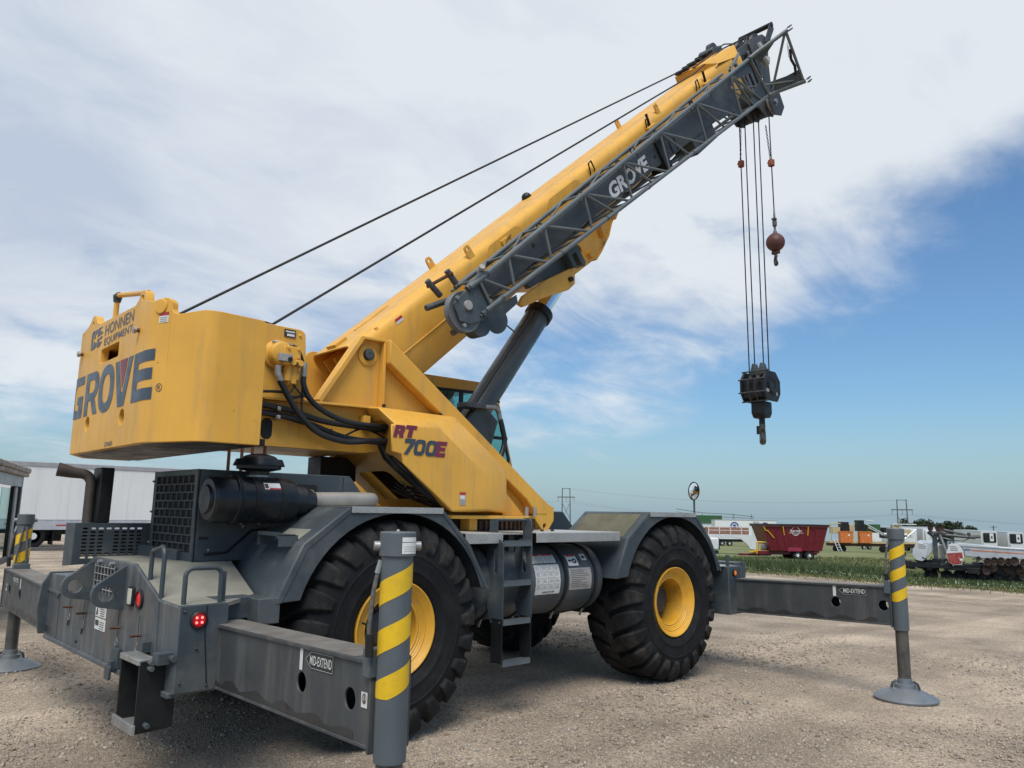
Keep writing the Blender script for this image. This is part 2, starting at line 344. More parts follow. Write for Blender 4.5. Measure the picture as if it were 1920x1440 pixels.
# ------------------------------------------------------------------ ground: falls gently away to the east
def th(x):
    a = (x-4)/2.
    return -.06*math.log1p(math.exp(a)) if a < 40 else -.03*(x-4)
def gravel_mat():
    mt = material('gravel_ground', (.475, .382, .288), .9, var=.12, vscale=.35)
    t = mt.node_tree; N = t.nodes; L = t.links; b = N['Principled BSDF']; g = N.new('ShaderNodeNewGeometry')
    def vor(s, feat='F1'):
        n = N.new('ShaderNodeTexVoronoi'); n.inputs['Scale'].default_value = s; n.feature = feat; L.new(g.outputs['Position'], n.inputs[0]); return n
    def noi(s, d=6, r=.6):
        n = N.new('ShaderNodeTexNoise'); n.inputs['Scale'].default_value = s; n.inputs['Detail'].default_value = d; n.inputs['Roughness'].default_value = r
        L.new(g.outputs['Position'], n.inputs[0]); return n.outputs[0]
    v1 = vor(120); v2 = vor(60); old = b.inputs['Base Color'].links[0].from_socket
    hs = N.new('ShaderNodeMapRange'); sx = N.new('ShaderNodeSeparateColor'); L.new(v1.outputs['Color'], sx.inputs[0]); L.new(sx.outputs[0], hs.inputs[0]); hs.inputs[3].default_value = .62; hs.inputs[4].default_value = 1.38
    hs2 = N.new('ShaderNodeMapRange'); sx2 = N.new('ShaderNodeSeparateColor'); L.new(v2.outputs['Color'], sx2.inputs[0]); L.new(sx2.outputs[1], hs2.inputs[0]); hs2.inputs[3].default_value = .72; hs2.inputs[4].default_value = 1.25
    def mul(a, c):
        x = N.new('ShaderNodeMix'); x.data_type = 'RGBA'; x.blend_type = 'MULTIPLY'; x.inputs[0].default_value = 1; L.new(a, x.inputs[6]); L.new(c, x.inputs[7]); return x.outputs[2]
    pr = N.new('ShaderNodeMapRange'); pr.interpolation_type = 'SMOOTHSTEP'; L.new(noi(.45, 7, .62), pr.inputs[0]); pr.inputs[1].default_value = .36; pr.inputs[2].default_value = .66; pr.inputs[3].default_value = .68; pr.inputs[4].default_value = 1.14
    # wheel-worn bands running across the yard
    mp = N.new('ShaderNodeMapping'); mp.inputs['Rotation'].default_value = (0, 0, R(-62)); mp.inputs['Scale'].default_value = (.08, 1.1, 1); L.new(g.outputs['Position'], mp.inputs[0])
    nb = N.new('ShaderNodeTexNoise'); nb.inputs['Scale'].default_value = 1.; nb.inputs['Detail'].default_value = 5; L.new(mp.outputs[0], nb.inputs[0])
    pb = N.new('ShaderNodeMapRange'); pb.interpolation_type = 'SMOOTHSTEP'; L.new(nb.outputs[0], pb.inputs[0]); pb.inputs[1].default_value = .38; pb.inputs[2].default_value = .64; pb.inputs[3].default_value = .86; pb.inputs[4].default_value = 1.1
    c = mul(mul(mul(mul(old, hs.outputs[0]), hs2.outputs[0]), pr.outputs[0]), pb.outputs[0])
    L.new(c, b.inputs['Base Color'])
    bp = N.new('ShaderNodeBump'); bp.inputs['Strength'].default_value = .9; bp.inputs['Distance'].default_value = .014; bp.invert = True
    ad = N.new('ShaderNodeMath'); ad.operation = 'ADD'; L.new(v1.outputs['Distance'], ad.inputs[0])
    m2 = N.new('ShaderNodeMath'); m2.operation = 'MULTIPLY'; L.new(v2.outputs['Distance'], m2.inputs[0]); m2.inputs[1].default_value = .8; L.new(m2.outputs[0], ad.inputs[1])
    L.new(ad.outputs[0], bp.inputs['Height']); L.new(bp.outputs[0], b.inputs['Normal'])
    b.inputs['Specular IOR Level'].default_value = .25
    return mt
def sheet_grid(name, xs, ys, zf, mat):
    V = [(x, y, zf(x, y)) for x in xs for y in ys]; k = len(ys)
    F = [(i*k+j, (i+1)*k+j, (i+1)*k+j+1, i*k+j+1) for i in range(len(xs)-1) for j in range(k-1)]
    me = bpy.data.meshes.new(name); me.from_pydata(V, [], F); me.materials.append(mat); me.shade_smooth()
    o = bpy.data.objects.new(name, me); COL.objects.link(o); o['kind'] = 'structure'; return o
GZ = -.012
def rough_ground(x, y):
    near = max(0, 1-abs(x-3)/40)
    return th(x)+GZ+near*.012*(math.sin(x*1.3+y*.7)+math.sin(y*1.9-x*.4))
xs = [-1500, -400, -120, -50, -25]+[-14+i*.7 for i in range(66)]+[34, 38, 44, 52, 62, 75, 95, 120, 160, 220, 320, 500, 900, 1800, 4000]
ys = [-3000, -1200, -500, -200, -90, -45, -25]+[-14+i*.8 for i in range(70)]+[45, 52, 62, 80, 110, 150, 220, 330, 500, 900, 1800, 4000]
sheet_grid('gravel_yard', xs, ys, rough_ground, gravel_mat())
# field beyond the yard edge, 4 mm above the yard sheet
def edge_x(y): return 27.6+.5*math.sin(y*.35+1)+.35*math.sin(y*.9)+2.2/(1+math.exp(-max(-40., min(40., (y-6)/2))))
def field_mat():
    mt = material('field_grass_ground', (.125, .14, .045), .95, var=.3, vscale=.25, dirt=(.24, .22, .10), dirt_amt=.7, dirt_scale=.12)
    return mt
us = [0, .6, 1.5, 3, 5, 8, 12, 17, 24, 34, 50, 75, 110, 160, 240, 380, 700, 1400, 3800]
yg = [-2800, -900, -300, -120, -60]+[-40+i*1.0 for i in range(90)]+[56, 70, 95, 130, 200, 320, 600, 1300, 3800]
V = [(edge_x(y)+u, y, th(edge_x(y)+u)+.012+min(u, 1)*.03) for u in us for y in yg]; k = len(yg)
me = bpy.data.meshes.new('grass_field'); me.from_pydata(V, [], [(i*k+j, (i+1)*k+j, (i+1)*k+j+1, i*k+j+1) for i in range(len(us)-1) for j in range(k-1)])
me.materials.append(field_mat()); o = bpy.data.objects.new('grass_field', me); COL.objects.link(o); o['kind'] = 'structure'

# ------------------------------------------------------------------ the crane
SL = -.016
def S(p):                                     # slewing superstructure, turned a touch on its ring
    x, y, z = p[0]-1.86, p[1], p[2]; c, s_ = math.cos(SL), math.sin(SL)
    return Vector((1.86+x*c-y*s_, x*s_+y*c, z))
BE = .721; BC, BS = math.cos(BE), math.sin(BE)
def B(p):                                     # boom frame: along, across, up from the boom
    return S((.285+p[0]*BC-p[2]*BS, p[1], 3.186+p[0]*BS+p[2]*BC))
crane = thing('mobile_crane', 'yellow and grey rough terrain crane, boom raised, standing on four striped outrigger jacks', 'crane', (1.86, 0, -.02))

# --- carrier frame and axles
fr = MB().box(-1.35, 5.0, -.45, .45, .72, 1.42).box(-1.2, 4.9, -.62, .62, .78, .86)
for x in (-.6, .9, 2.6, 4.4): fr.box(x-.03, x+.03, -.56, .56, .74, 1.44)
fr.islands('chassis_frame', grey, crane, .01)
for x in (0, 3.72):
    MB().tube([(x, -1.05, .80), (x, -.4, .80), (x, -.2, .8), (x, .2, .8), (x, .4, .8), (x, 1.05, .80)], [.13, .15, .25, .25, .15, .13], 14).build('axle', greasy, crane)
MB().cyl((.2, .05, .75), (3.5, .05, .75), .06).build('drive_shaft', greasy, crane)
MB().tube([(2.5, -.75, .72), (2.9, -.8, .76), (3.3, -.78, .7)], .05).build('steering_cylinder', greasy, crane)

# --- wheels
def make_wheel():
    w = bpy.data.objects.new('wheel', None); COL.objects.link(w); w.location = Vector((0, -1.18, .822))-WLOC[crane]; w.parent = crane; WLOC[w] = Vector((0, -1.18, .822))
    O = (0, -1.18, .822); A = (0, -1, 0)
    prof = [(.36, .255), (.385, .292), (.42, .318), (.455, .328), (.46, .333), (.47, .333), (.475, .331), (.52, .338), (.57, .340), (.575, .344), (.585, .344), (.59, .339), (.62, .336), (.68, .322), (.73, .298), (.775, .265), (.797, .20), (.804, .1), (.806, 0)]
    full = prof+[(r_, -h) for r_, h in reversed(prof[:-1])]
    MB().lathe(full, O, A, 64, cap=False).build('tyre', rubber, w)
    tm = MB(); n = 23
    #        t: (lateral, base r, top r, angle offset, half width)
    keys = [(-.03, .80, .842, -.02, .075), (.05, .80, .845, .035, .098), (.13, .796, .846, .085, .104), (.205, .79, .844, .12, .104), (.262, .77, .836, .14, .102), (.300, .74, .800, .15, .094), (.324, .70, .748, .156, .084), (.336, .655, .70, .16, .074), (.342, .60, .645, .162, .060)]
    for side in (1, -1):
        for i in range(n):
            a0 = 2*math.pi*(i+(0 if side > 0 else .5))/n; vs = []
            for (h, rb, rt, ao, hw) in keys:
                hh = h*side; A_ = a0+ao
                if h > .3: # flank of the lug stands out sideways
                    tops = (hh+side*.014, rt); 
                else: tops = (hh, rt)
                hb = h*side*(.95 if h > .25 else 1)
                for da, (hx, rx) in ((-hw*1.12, (hb, rb)), (-hw*.93, tops), (hw*.93, tops), (hw*1.12, (hb, rb))):
                    vs.append((rx*math.sin(A_+da), -1.18-hx, .822+rx*math.cos(A_+da)))
            fs = []
            for j in range(len(keys)-1):
                q = j*4
                for e in range(3): fs.append((q+e, q+e+1, q+e+5, q+e+4))
            fs += [(0, 1, 2, 3), (len(keys)*4-1, len(keys)*4-2, len(keys)*4-3, len(keys)*4-4)]
            tm.add(vs, fs)
    tm.build('tread', tread_m, w, .009, smooth=40)
    MB().lathe([(.36, .25), (.372, .285), (.374, .305), (.366, .309), (.352, .300), (.326, .262), (.318, .258), (.311, .262), (.303, .250), (.297, .250), (.288, .24), (.279, .242), (.268, .232), (.253, .238), (.245, .232), (.243, .215), (.24, .0), (.24, -.06), (.10, -.07), (.10, -.1), (.24, -.12), (.36, -.25)], O, A, 56, cap=False).build('rim', yellow_rim, w)
    hub = MB().lathe([(.165, -.06), (.165, .0), (.17, .005), (.17, .05), (.15, .06), (.13, .10), (.12, .105), (0.001, .11)], O, A, 30)
    for i in range(22):
        a = 2*math.pi*i/22; hub.cyl((.155*math.sin(a), -1.225, .822+.155*math.cos(a)), (.155*math.sin(a), -1.252, .822+.155*math.cos(a)), .014, n=6)
    hub.build('hub', greasy, w)
    MB().cyl((-.30, -1.46, .90), (-.29, -1.50, .89), .008, n=6).build('valve', black, w)
    return w
wheel = make_wheel()
def place_wheel(w, x, y, rz, steer=0, roll=0):
    w.location = Vector((x, y, .822 if x < 1 else .795))-WLOC[crane]
    w.rotation_euler = (0, roll, rz+steer) if rz == 0 else (0, roll, rz)
for x, y, rz, rl in ((3.72, -1.18, 0, .31), (0, 1.18, math.pi, .2), (3.72, 1.18, math.pi, .5)):
    c = wheel.copy(); COL.objects.link(c); c.parent = crane
    for ch in wheel.children:
        d = ch.copy(); COL.objects.link(d); d.parent = c
    place_wheel(c, x, y, rz, 0, rl)

# --- fenders
def fender(x0, sign, far=False):
    yo, yi, yt = (-1.50, -.58, -1.505) if sign < 0 else (1.50, .58, 1.505)
    o_ = [(-1.04, 1.09), (-.85, 1.49), (-.48, 1.757), (.41, 1.757), (.71, 1.47), (.94, 1.09)]
    O_ = [(x+x0, z) for x, z in o_]
    inn = [(x0+.892*math.cos(R(a)), .825+.892*math.sin(R(a))) for a in [18+i*(162-18)/26 for i in range(27)]]
    inn = [(p[0], max(1.09, p[1])) for p in inn]
    s_ = -1 if sign < 0 else 1
    mb = MB().prism(O_+inn, 'y', yo, yo-s_*.012)
    p2 = [(x0+(x-x0)*.985 if 0 else x, z-.012) for x, z in O_]
    for (a, b) in zip(O_[:-1], O_[1:]):
        t = Vector((b[0]-a[0], b[1]-a[1])).normalized(); nn = Vector((-t[1], t[0]))*-.01
        mb.hexa([(a[0], yo-s_*.013, a[1]), (b[0], yo-s_*.013, b[1]), (b[0], yi, b[1]), (a[0], yi, a[1])],
                [(a[0]+nn[0], yo-s_*.013, a[1]+nn[1]), (b[0]+nn[0], yo-s_*.013, b[1]+nn[1]), (b[0]+nn[0], yi, b[1]+nn[1]), (a[0]+nn[0], yi, a[1]+nn[1])])
    mb.prism(O_, 'y', yi, yi+s_*.012)
    F = mb.build('fender', grey, crane, .006)
    bd = MB()
    ins = [(x0+(x)*.955, z-.03 if z > 1.3 else z+.002) for x, z in o_]
    ol = [(x0+x*.997, z-.003 if z > 1.3 else z) for x, z in o_]
    bd.prism(ol+ins[::-1], 'y', yo+s_*.0005, yo+s_*.006); bd.build('edge_band', grey, F, .002)
    tp = MB().box(x0-.47, x0+.405, min(yo+s_*.012, yi), max(yo+s_*.012, yi), 1.760, 1.766).box(x0-.47, x0+.405, min(yo+s_*.009, yo+s_*.013), max(yo+s_*.009, yo+s_*.013), 1.718, 1.7655)
    tp.build('tread_plate_top', alu, F)
    return F
fR = fender(0, -1); fF = fender(3.72, -1); fender(0, 1); fender(3.72, 1)
# anti-slip panel on the front fender's slope
a, b = Vector((2.87, 0, 1.49)), Vector((3.24, 0, 1.757)); tn = (b-a).normalized(); nn = Vector((-tn.z, 0, tn.x))*.003
MB().add([a+tn*.03+nn+Vector((0, -1.42, 0)), b-tn*.03+nn+Vector((0, -1.42, 0)), b-tn*.03+nn+Vector((0, -.66, 0)), a+tn*.03+nn+Vector((0, -.66, 0))], [(0, 1, 2, 3)]).build('antislip_panel', olive, fF)
a, b = Vector((-.85, 0, 1.49)), Vector((-.48, 0, 1.757)); tn = (b-a).normalized(); nn = Vector((-tn.z, 0, tn.x))*.003
MB().add([a+tn*.05+nn+Vector((0, -1.36, 0)), a+tn*.17+nn+Vector((0, -1.36, 0)), a+tn*.17+nn+Vector((0, -1.02, 0)), a+tn*.05+nn+Vector((0, -1.02, 0))], [(0, 1, 2, 3)]).build('antislip_panel', deckbeige, fR)
st = MB().box(-.97, -.84, -1.36, -1.02, 1.545, 1.556)
for i in range(12): st.box(-.975, -.965, -1.355+i*.028, -1.338+i*.028, 1.545, 1.572)
for y in (-1.36, -1.03): st.box(-.97, -.82, y, y+.008, 1.47, 1.55)
st.build('fender_step', grey, fR)

# --- rear outrigger box with its raised deck
XB = -1.705
rb = MB()
rear = [(1.55, .60), (1.55, 1.05), (1.50, 1.13), (.95, 1.14), (.33, 1.335), (-.66, 1.335), (-1.19, 1.13), (-1.545, 1.118), (-1.555, .60), (-1.50, .58), (1.50, .58)]
rb.prism(rear, 'x', XB, XB+.30)
rb.prism([(-1.50, .58), (-1.56, .60), (-1.52, 1.11), (-1.45, 1.115)], 'x', XB+.305, XB+.33)
rb.build('outrigger_box', grey_worn, crane, .008)
MB().box(XB-.02, XB+.03, -1.5, 1.5, .565, .60).build('lower_flange', grey_worn, crane, .006)
MB().box(XB+.28, XB+.36, -1.40, 1.40, .64, .99).build('outrigger_box_inside', darkgap, crane)
dk = MB()
dk.hexa([(XB+.02, .33, 1.337), (XB+.02, -.655, 1.337), (-1.0, -.655, 1.337), (-1.0, .33, 1.337)], [(XB+.02, .33, 1.30), (XB+.02, -.655, 1.30), (-1.0, -.655, 1.30), (-1.0, .33, 1.30)])
dk.hexa([(XB+.02, -.655, 1.337), (XB+.02, -1.19, 1.134), (-1.05, -1.19, 1.134), (-1.0, -.655, 1.337)], [(XB+.02, -.655, 1.29), (XB+.02, -1.19, 1.1), (-1.05, -1.19, 1.1), (-1.0, -.655, 1.29)])
dk.hexa([(XB+.02, -1.19, 1.134), (XB+.02, -1.50, 1.124), (-1.38, -1.50, 1.124), (-1.05, -1.19, 1.134)], [(XB+.02, -1.19, 1.1), (XB+.02, -1.50, 1.1), (-1.38, -1.50, 1.1), (-1.05, -1.19, 1.1)])
dk.build('antislip_deck', deckbeige, crane)
sd_ = MB().prism([(XB+.004, 1.122), (XB+.31, 1.128), (XB+.31, .995), (XB+.285, .99), (XB+.26, .62), (XB+.24, .60), (XB+.004, .60)], 'y', -1.50, -1.557)
sd_.build('box_side_plate', grey, crane, .003)
MB().box(-1.40, -1.12, -1.35, -.95, .99, 1.135).box(-1.16, -1.0, -1.5, -1.0, .96, 1.13).islands('beam_guide', grey, crane, .006)
# side plate on the far end of the box
MB().prism([(XB-.05, .60), (XB-.08, .80), (XB-.06, 1.03), (XB+.0, 1.14), (XB+.2, 1.14), (XB+.3, .58)], 'y', 1.55, 1.585).build('box_end_plate', grey, crane, .004)
# stains where the paint was touched up
# towing lugs, two drop shaped plates with a round eye
for y in (.27, -.50):
    pts = [(XB-.0, 1.31), (XB-.005, 1.01)]+[(XB-.26+.115*math.cos(R(a)), 1.125+.115*math.sin(R(a))) for a in range(-100, -250, -15)]
    pts = [(XB+.002, 1.315), (XB+.002, 1.0)]+[(XB-.125+.095*math.cos(R(a)), 1.115+.095*math.sin(R(a))) for a in range(268, 118, -12)]
    MB().prism(pts, 'y', y, y+.045, holes=[circ(XB-.125, 1.115, .052, 18)[::-1]]).build('towing_lug', grey, crane, .003)
# grille opening between the lugs
fn = quad_on((XB-.001, .20, 1.06), (0, -1, 0), (0, 0, 1), .46, .22)
MB().prism(rrect(-.30, .20, 1.09, 1.285, .03), 'x', XB-.004, XB-.001).build('bumper_opening', darkgap, crane)
gr = MB()
for i in range(7): gr.tube([(XB-.015, -.28+i*.078, 1.08), (XB-.015, -.28+i*.078, 1.295)], .005, 5)
for i in range(4): gr.tube([(XB-.017, .20, 1.11+i*.055), (XB-.017, -.29, 1.11+i*.055)], .005, 5)
gr.islands('opening_guard', steel, crane)
for y in (.10, -.2): MB().cyl((XB, y, 1.31), (XB-.03, y, 1.31), .017, n=8).build('bolt', steel, crane)
# lamps on the rear face
MB().prism(rrect(-.725, -.625, 1.045, 1.18, .025), 'x', XB-.022, XB).build('reversing_lamp_surround', black, crane, .004)
MB().prism(rrect(-.712, -.638, 1.058, 1.167, .015), 'x', XB-.027, XB-.02).build('reversing_lamp', lamp_glass, crane, .003)
def round_lamp(c, n, lens, r=.055, led=None):
    n = Vector(n); c = Vector(c)
    o = MB().lathe([(r*1.22, 0), (r*1.22, .012), (r*1.0, .02), (r*.98, .004), (.001, .004)], c, n, 24).build('tail_lamp', black, crane)
    MB().lathe([(r*.99, .006), (r*.8, .014), (.001, .017)], c, n, 20).build('lens', lens, o)
    if led:
        a = n.cross(Vector((0, 0, 1))).normalized(); l = MB()
        for i in (-1, 1):
            for j in (-1, 1): l.sphere(c+n*.016+a*i*.017+Vector((0, 0, j*.015)), .0085, 8)
        l.build('led', led, o)
    return o
round_lamp((XB, -.835, 1.105), (-1, 0, 0), lens_red); round_lamp((XB, .42, 1.165), (-1, 0, 0), lens_red, .05)
round_lamp((-1.585, -1.558, 1.035), (0, -1, 0), lens_red_dark, .046, led_red)
# handrails
def rail(p0, p1, h, r=.014):
    p0, p1 = Vector(p0), Vector(p1); up = Vector((0, 0, 1)); d = (p1-p0).normalized(); t = max(p0.z, p1.z)+h; pts = [p0]
    for i in range(6): a = R(90*i/5); pts.append(Vector((p0.x, p0.y, t-.05))+d*(.05-.05*math.cos(a))+up*.05*math.sin(a))
    for i in range(6): a = R(90-90*i/5); pts.append(Vector((p1.x, p1.y, t-.05))-d*(.05-.05*math.cos(a))+up*.05*math.sin(a))
    pts.append(p1); return MB().tube(pts, r, 10).build('handrail', grey, crane)
rail((XB+.03, -.90, 1.23), (XB+.02, -1.16, 1.135), .225, .0155); rail((XB+.05, -1.47, 1.125), (-1.42, -1.47, 1.125), .225, .0155)
MB().box(-1.41, -1.375, -1.45, -1.42, 1.125, 1.32).build('rail_bracket', grey, crane)
# locking pins on their chains
for y, z, zr in ((.77, .903, .82), (.37, .891, .80), (-.473, .875, .77), (-.90, .871, .79)):
    p = MB().cyl((XB+.01, y, z), (XB-.075, y-.01, z+.004), .009, n=8).build('locking_pin', rust, crane)
    MB().tube([(XB-.006, y+.035, z+.13), (XB-.008, y+.03, z), (XB-.008, y+.028, zr+.045)], .0022, 5).build('pin_chain', black, p)
    MB().tube([(XB-.01, y+.028+.026*math.cos(2*math.pi*i/14), zr+.026*math.sin(2*math.pi*i/14)) for i in range(14)], .0028, 5, closed=True).build('pin_ring', steel, p)
    MB().tube([(XB-.01, y+.028, zr-.025), (XB-.012, y+.034, zr-.07)], .006, 6).build('clip', black, p)
for y, z, w_, h_, in ((-.01, .90, .25, .075), (-.015, .805, .25, .085)):
    o = MB().box(XB-.004, XB-.001, y-w_/2, y+w_/2, z, z+h_).build('decal', offwhite, crane)
    t = MB()
    for i in range(4): sheet(t, quad_on((XB-.006, y+.01, z+.010+i*.016), (0, -1, 0), (0, 0, 1), .11, .005))
    if z > .85: poly2d(t, [[(0, 0), (.25, 1), (.4, 1), (.55, 0), (.4, 0), (.32, .6), (.2, 0)]], quad_on((XB-.006, y+.11, z+.01), (0, -1, 0), (0, 0, 1), .09, .055))
    else: sheet(t, quad_on((XB-.006, y+.11, z+.03), (0, -1, 0), (0, 0, 1), .08, .04))
    t.build('print', ink, o)
for y, z, r_ in ((1.18, .96, .028), (.55, .66, .02), (-.72, .67, .015)):
    MB().sphere((XB, y, z), r_, 10).build('bolt', grey, crane)
MB().box(XB-.06, XB, -.52, -.47, .58, .66).box(XB-.03, XB, -.56, -.43, .60, .74).prism(rrect(-.55, -.45, .53, .63, .02), 'x', XB-.075, XB-.055).build('tow_bracket', grey, crane, .005)
for x, z in ((XB+.03, 1.09), (XB+.03, .66), (XB+.27, .68), (XB+.20, .63), (XB+.12, .86)): MB().sphere((x, -1.557, z), .011, 8).build('bolt', greasy, crane)
MB().tube([(XB+.17, -1.559, 1.12), (XB+.165, -1.559, .95), (XB+.20, -1.559, .64)], .004, 5).build('weld_bead', black, crane)
MB().tube([(XB-.002, -1.19, 1.125), (XB-.002, -1.21, .62)], .006, 5).build('weld_bead', grey_worn, crane)
# hanging step below the corner
sp = MB(); SX_ = XB-.06
for y in (-1.06, -1.40): sp.prism([(SX_-.10, .36), (SX_+.13, .37), (SX_+.13, .80), (SX_-.10, .79)], 'y', y, y+.016)
sp.islands('hanging_step', black, crane, .004)
MB().box(SX_-.11, SX_+.0, -1.40, -1.05, .765, .80).box(SX_-.08, SX_+.12, -1.40, -1.05, .37, .388).box(SX_-.12, SX_-.10, -1.42, -1.035, .36, .42).islands('step_tread', steel, crane, .003)
sb = MB().box(SX_+.0, SX_+.10, -1.12, -1.03, .79, .86).box(SX_-.03, SX_+.10, -1.50, -1.40, .77, .84)
for y, z in ((-1.42, .78), (-1.42, .41), (-1.42, .745)): sb.cyl((SX_-.04, y+.02, z), (SX_-.04, y-.03, z), .018, n=8)
sb.cyl((SX_+.05, -1.40, .80), (SX_+.05, -1.56, .81), .022, n=10)
sb.islands('step_hanger', grey, crane, .003)

# --- engine housing, grille, air cleaner, exhaust
MB().box(-1.292, -.62, -.67, .25, 1.335, 2.03).build('engine_housing', grey, crane, .008)
hd = MB().prism([(-.62, 2.03), (.02, 2.03), (.30, 1.72), (.30, 1.36), (-.62, 1.36)], 'y', -.67, .25)
hood = hd.build('engine_hood', grey, crane, .008)
MB().prism(rrect(-.505, -.30, 1.885, 1.945, .03), 'y', -.681, -.671).build('hand_hold', darkgap, hood, .003)
MB().prism(rrect(-.52, -.285, 1.875, 1.955, .04), 'y', -.676, -.6705, holes=[rrect(-.5, -.305, 1.89, 1.94, .024)[::-1]]).build('hand_hold_rim', grey, hood)
MB().box(-.05, -.046, -.674, -.669, 1.4, 2.02).build('panel_joint', darkgap, hood)
MB().box(-.1, -.07, -.69, -.67, 1.80, 1.88).build('latch', black, hood, .003)
MB().box(-.25, .0, -.1, .1, 2.03, 2.045).build('hood_latch_plate', black, hood)
XG = -1.292
bars = MB(); gp = []
MB().box(XG-.003, XG-.001, -.655, .235, 1.36, 2.015).build('grille_dark', darkgap, crane)
y0, y1, z0, z1 = -.645, .215, 1.385, 1.99
mb = MB()
mb.prism([(-.67, 1.335), (.25, 1.335), (.25, 2.03), (-.67, 2.03)], 'x', XG-.022, XG-.008, holes=[[(-.615, 1.40), (.19, 1.40), (.19, 1.985), (-.615, 1.985)]])
for i in range(1, 9):
    z = 1.40+i*.585/9; mb.box(XG-.020, XG-.010, -.62, .195, z-.006, z+.006)
grl = mb.build('radiator_grille', grey, crane, .003)
gb = MB()
for r_ in range(9):
    zz0 = 1.40+r_*.585/9+.006; zz1 = zz0+.585/9-.012
    n = 7; off = .5*(r_ % 2)
    for i in range(n+1):
        y = -.615+(i+off)*.805/n
        if -.61 < y < .185: gb.box(XG-.019, XG-.011, y-.006, y+.006, zz0-.002, zz1+.002)
gb.islands('grille_bar', grey, grl)
for z in (1.45, 1.7, 1.95): MB().cyl((XG-.02, .245, z), (XG-.035, .245, z), .01, n=6).build('bolt', steel, grl)
# side panel seam and plate
MB().box(-1.27, -1.20, -.676, -.669, 1.50, 1.52).build('maker_plate', black, crane)
sm = MB().tube([(-1.22, -.674, 1.39), (-1.05, -.674, 1.40), (-.86, -.674, 1.565), (-.62, -.674, 1.60), (-.4, -.674, 1.60)], .010, 6)
sm.build('rubber_seal', black, crane)
for x, z in ((-1.19, 1.42), (-.93, 1.60), (-1.0, 1.9), (-.85, 1.92), (-.95, 1.62), (-.8, 1.62)): MB().sphere((x, -.672, z), .011, 8).build('bolt', steel, crane)
# air cleaner
ac = MB().lathe([(.001, -.02), (.10, -.018), (.108, .0), (.15, .005), (.168, .025), (.172, .07), (.172, .17), (.182, .18), (.182, .205), (.172, .21), (.172, .62), (.16, .66), (.08, .665), (.001, .665)], (-1.335, -.92, 1.80), (1, 0, 0), 36).build('air_cleaner', blackplastic, crane)
for x in (-1.03, -.82): MB().lathe([(.172, 0), (.176, .002), (.176, .045), (.172, .047)], (x, -.92, 1.80), (1, 0, 0), 36).build('strap', black, ac)
MB().lathe([(.17, 0), (.187, .004), (.187, .02), (.17, .024)], (-1.145, -.92, 1.80), (1, 0, 0), 36).build('clamp_ring', black, ac)
def wrapx(cy, cz, r, x0, a0, lx, la): return lambda u, v: Vector((x0+u*lx, cy+r*math.cos(a0+v*la), cz+r*math.sin(a0+v*la)))
def wrap_sheet(mb, fn, n=8, u0=0, u1=1, v0=0, v1=1):
    vs = []; 
    for i in range(n+1):
        v = v0+(v1-v0)*i/n; vs += [fn(u0, v), fn(u1, v)]
    return mb.add(vs, [(2*i, 2*i+1, 2*i+3, 2*i+2) for i in range(n)])
f_ = wrapx(-.92, 1.80, .1745, -.96, R(152), .13, R(-20))
o = wrap_sheet(MB(), f_).build('warning_label', offwhite, ac); f2 = wrapx(-.92, 1.80, .1755, -.96, R(152), .13, R(-20))
wrap_sheet(MB(), f2, 4, .3, 1, .0, .22).build('red_band', redprint, o); wrap_sheet(MB(), f2, 4, 0.03, .25, .15, .85).build('print', rust, o)
MB().lathe([(.135, 0), (.14, .03), (.12, .035), (.12, .11), (.105, .13), (.09, .2)], (-.68, -.92, 1.80), (1, 0, 0), 26).build('rubber_hump_hose', hose_m, ac)
MB().lathe([(.078, 0), (.086, .003), (.086, .028), (.078, .03)], (-.52, -.92, 1.81), (1, 0, 0), 24).build('hose_clamp', steel, ac)
ip = [(-.60, -.92, 1.81), (-.1, -.92, 1.825), (.02, -.92, 1.825)]+[(.02+.12*math.sin(R(a)), -.80-.12*math.cos(R(a)), 1.825) for a in range(15, 91, 15)]+[(.14, -.66, 1.825)]
MB().tube(ip, .062, 18).build('intake_pipe', pipe_alu, crane)
MB().lathe([(.001, .14), (.06, .138), (.11, .122), (.13, .11), (.135, .10), (.175, .095), (.19, .06), (.195, .045), (.168, .044), (.168, .02), (.08, .0), (.075, -.03), (.08, -.05), (.08, -.12), (.001, -.13)], (-.92, -.86, 2.02), (0, 0, 1), 32).build('pre_cleaner', blackplastic, crane)
MB().lathe([(.085, 0), (.09, .002), (.09, .016), (.085, .018)], (-.92, -.86, 1.975), (0, 0, 1), 24).build('clamp_band', steel, crane)
for dx in (-.17, -.06, .03, .14): MB().cyl((-.78+dx, -.36, 1.9), (-.78+dx, -.36, 2.268), .014, n=8).build('hydraulic_pipe', copper, crane)
# exhaust with its slotted guard
ex = MB(); SXp = -1.70
ex.tube([(SXp, .62, 1.40), (SXp, .62, 1.93)]+[(SXp-.075+.075*math.cos(R(a)), .62+.02*math.sin(R(a)), 1.93+.075*math.sin(R(a))) for a in range(20, 91, 14)]+[(SXp-.14, .64, 2.012), (SXp-.25, .66, 2.035)], [.040]*2+[.042]*6+[.046, .058], 16, cap=False)
exo = ex.build('exhaust_stack', exhaust_m, crane)
MB().cyl((SXp-.252, .6605, 2.0355), (SXp-.249, .66, 2.035), .052, n=16).build('exhaust_mouth', darkgap, exo)
sh = MB().tube([(SXp+.085, .58, 1.60), (SXp+.085, .58, 2.06)], .075, 18); sh.cyl((SXp+.09, .52, 1.86), (SXp+.22, .5, 1.86), .006, n=6); sh.cyl((SXp-.06, .58, 1.86), (SXp+.1, .56, 1.86), .05, n=6)
MB().prism([(SXp+.035, 1.60), (SXp+.14, 1.60), (SXp+.145, 2.06), (SXp+.04, 2.06)], 'y', .50, .72).build('exhaust_shield', black, crane, .01)
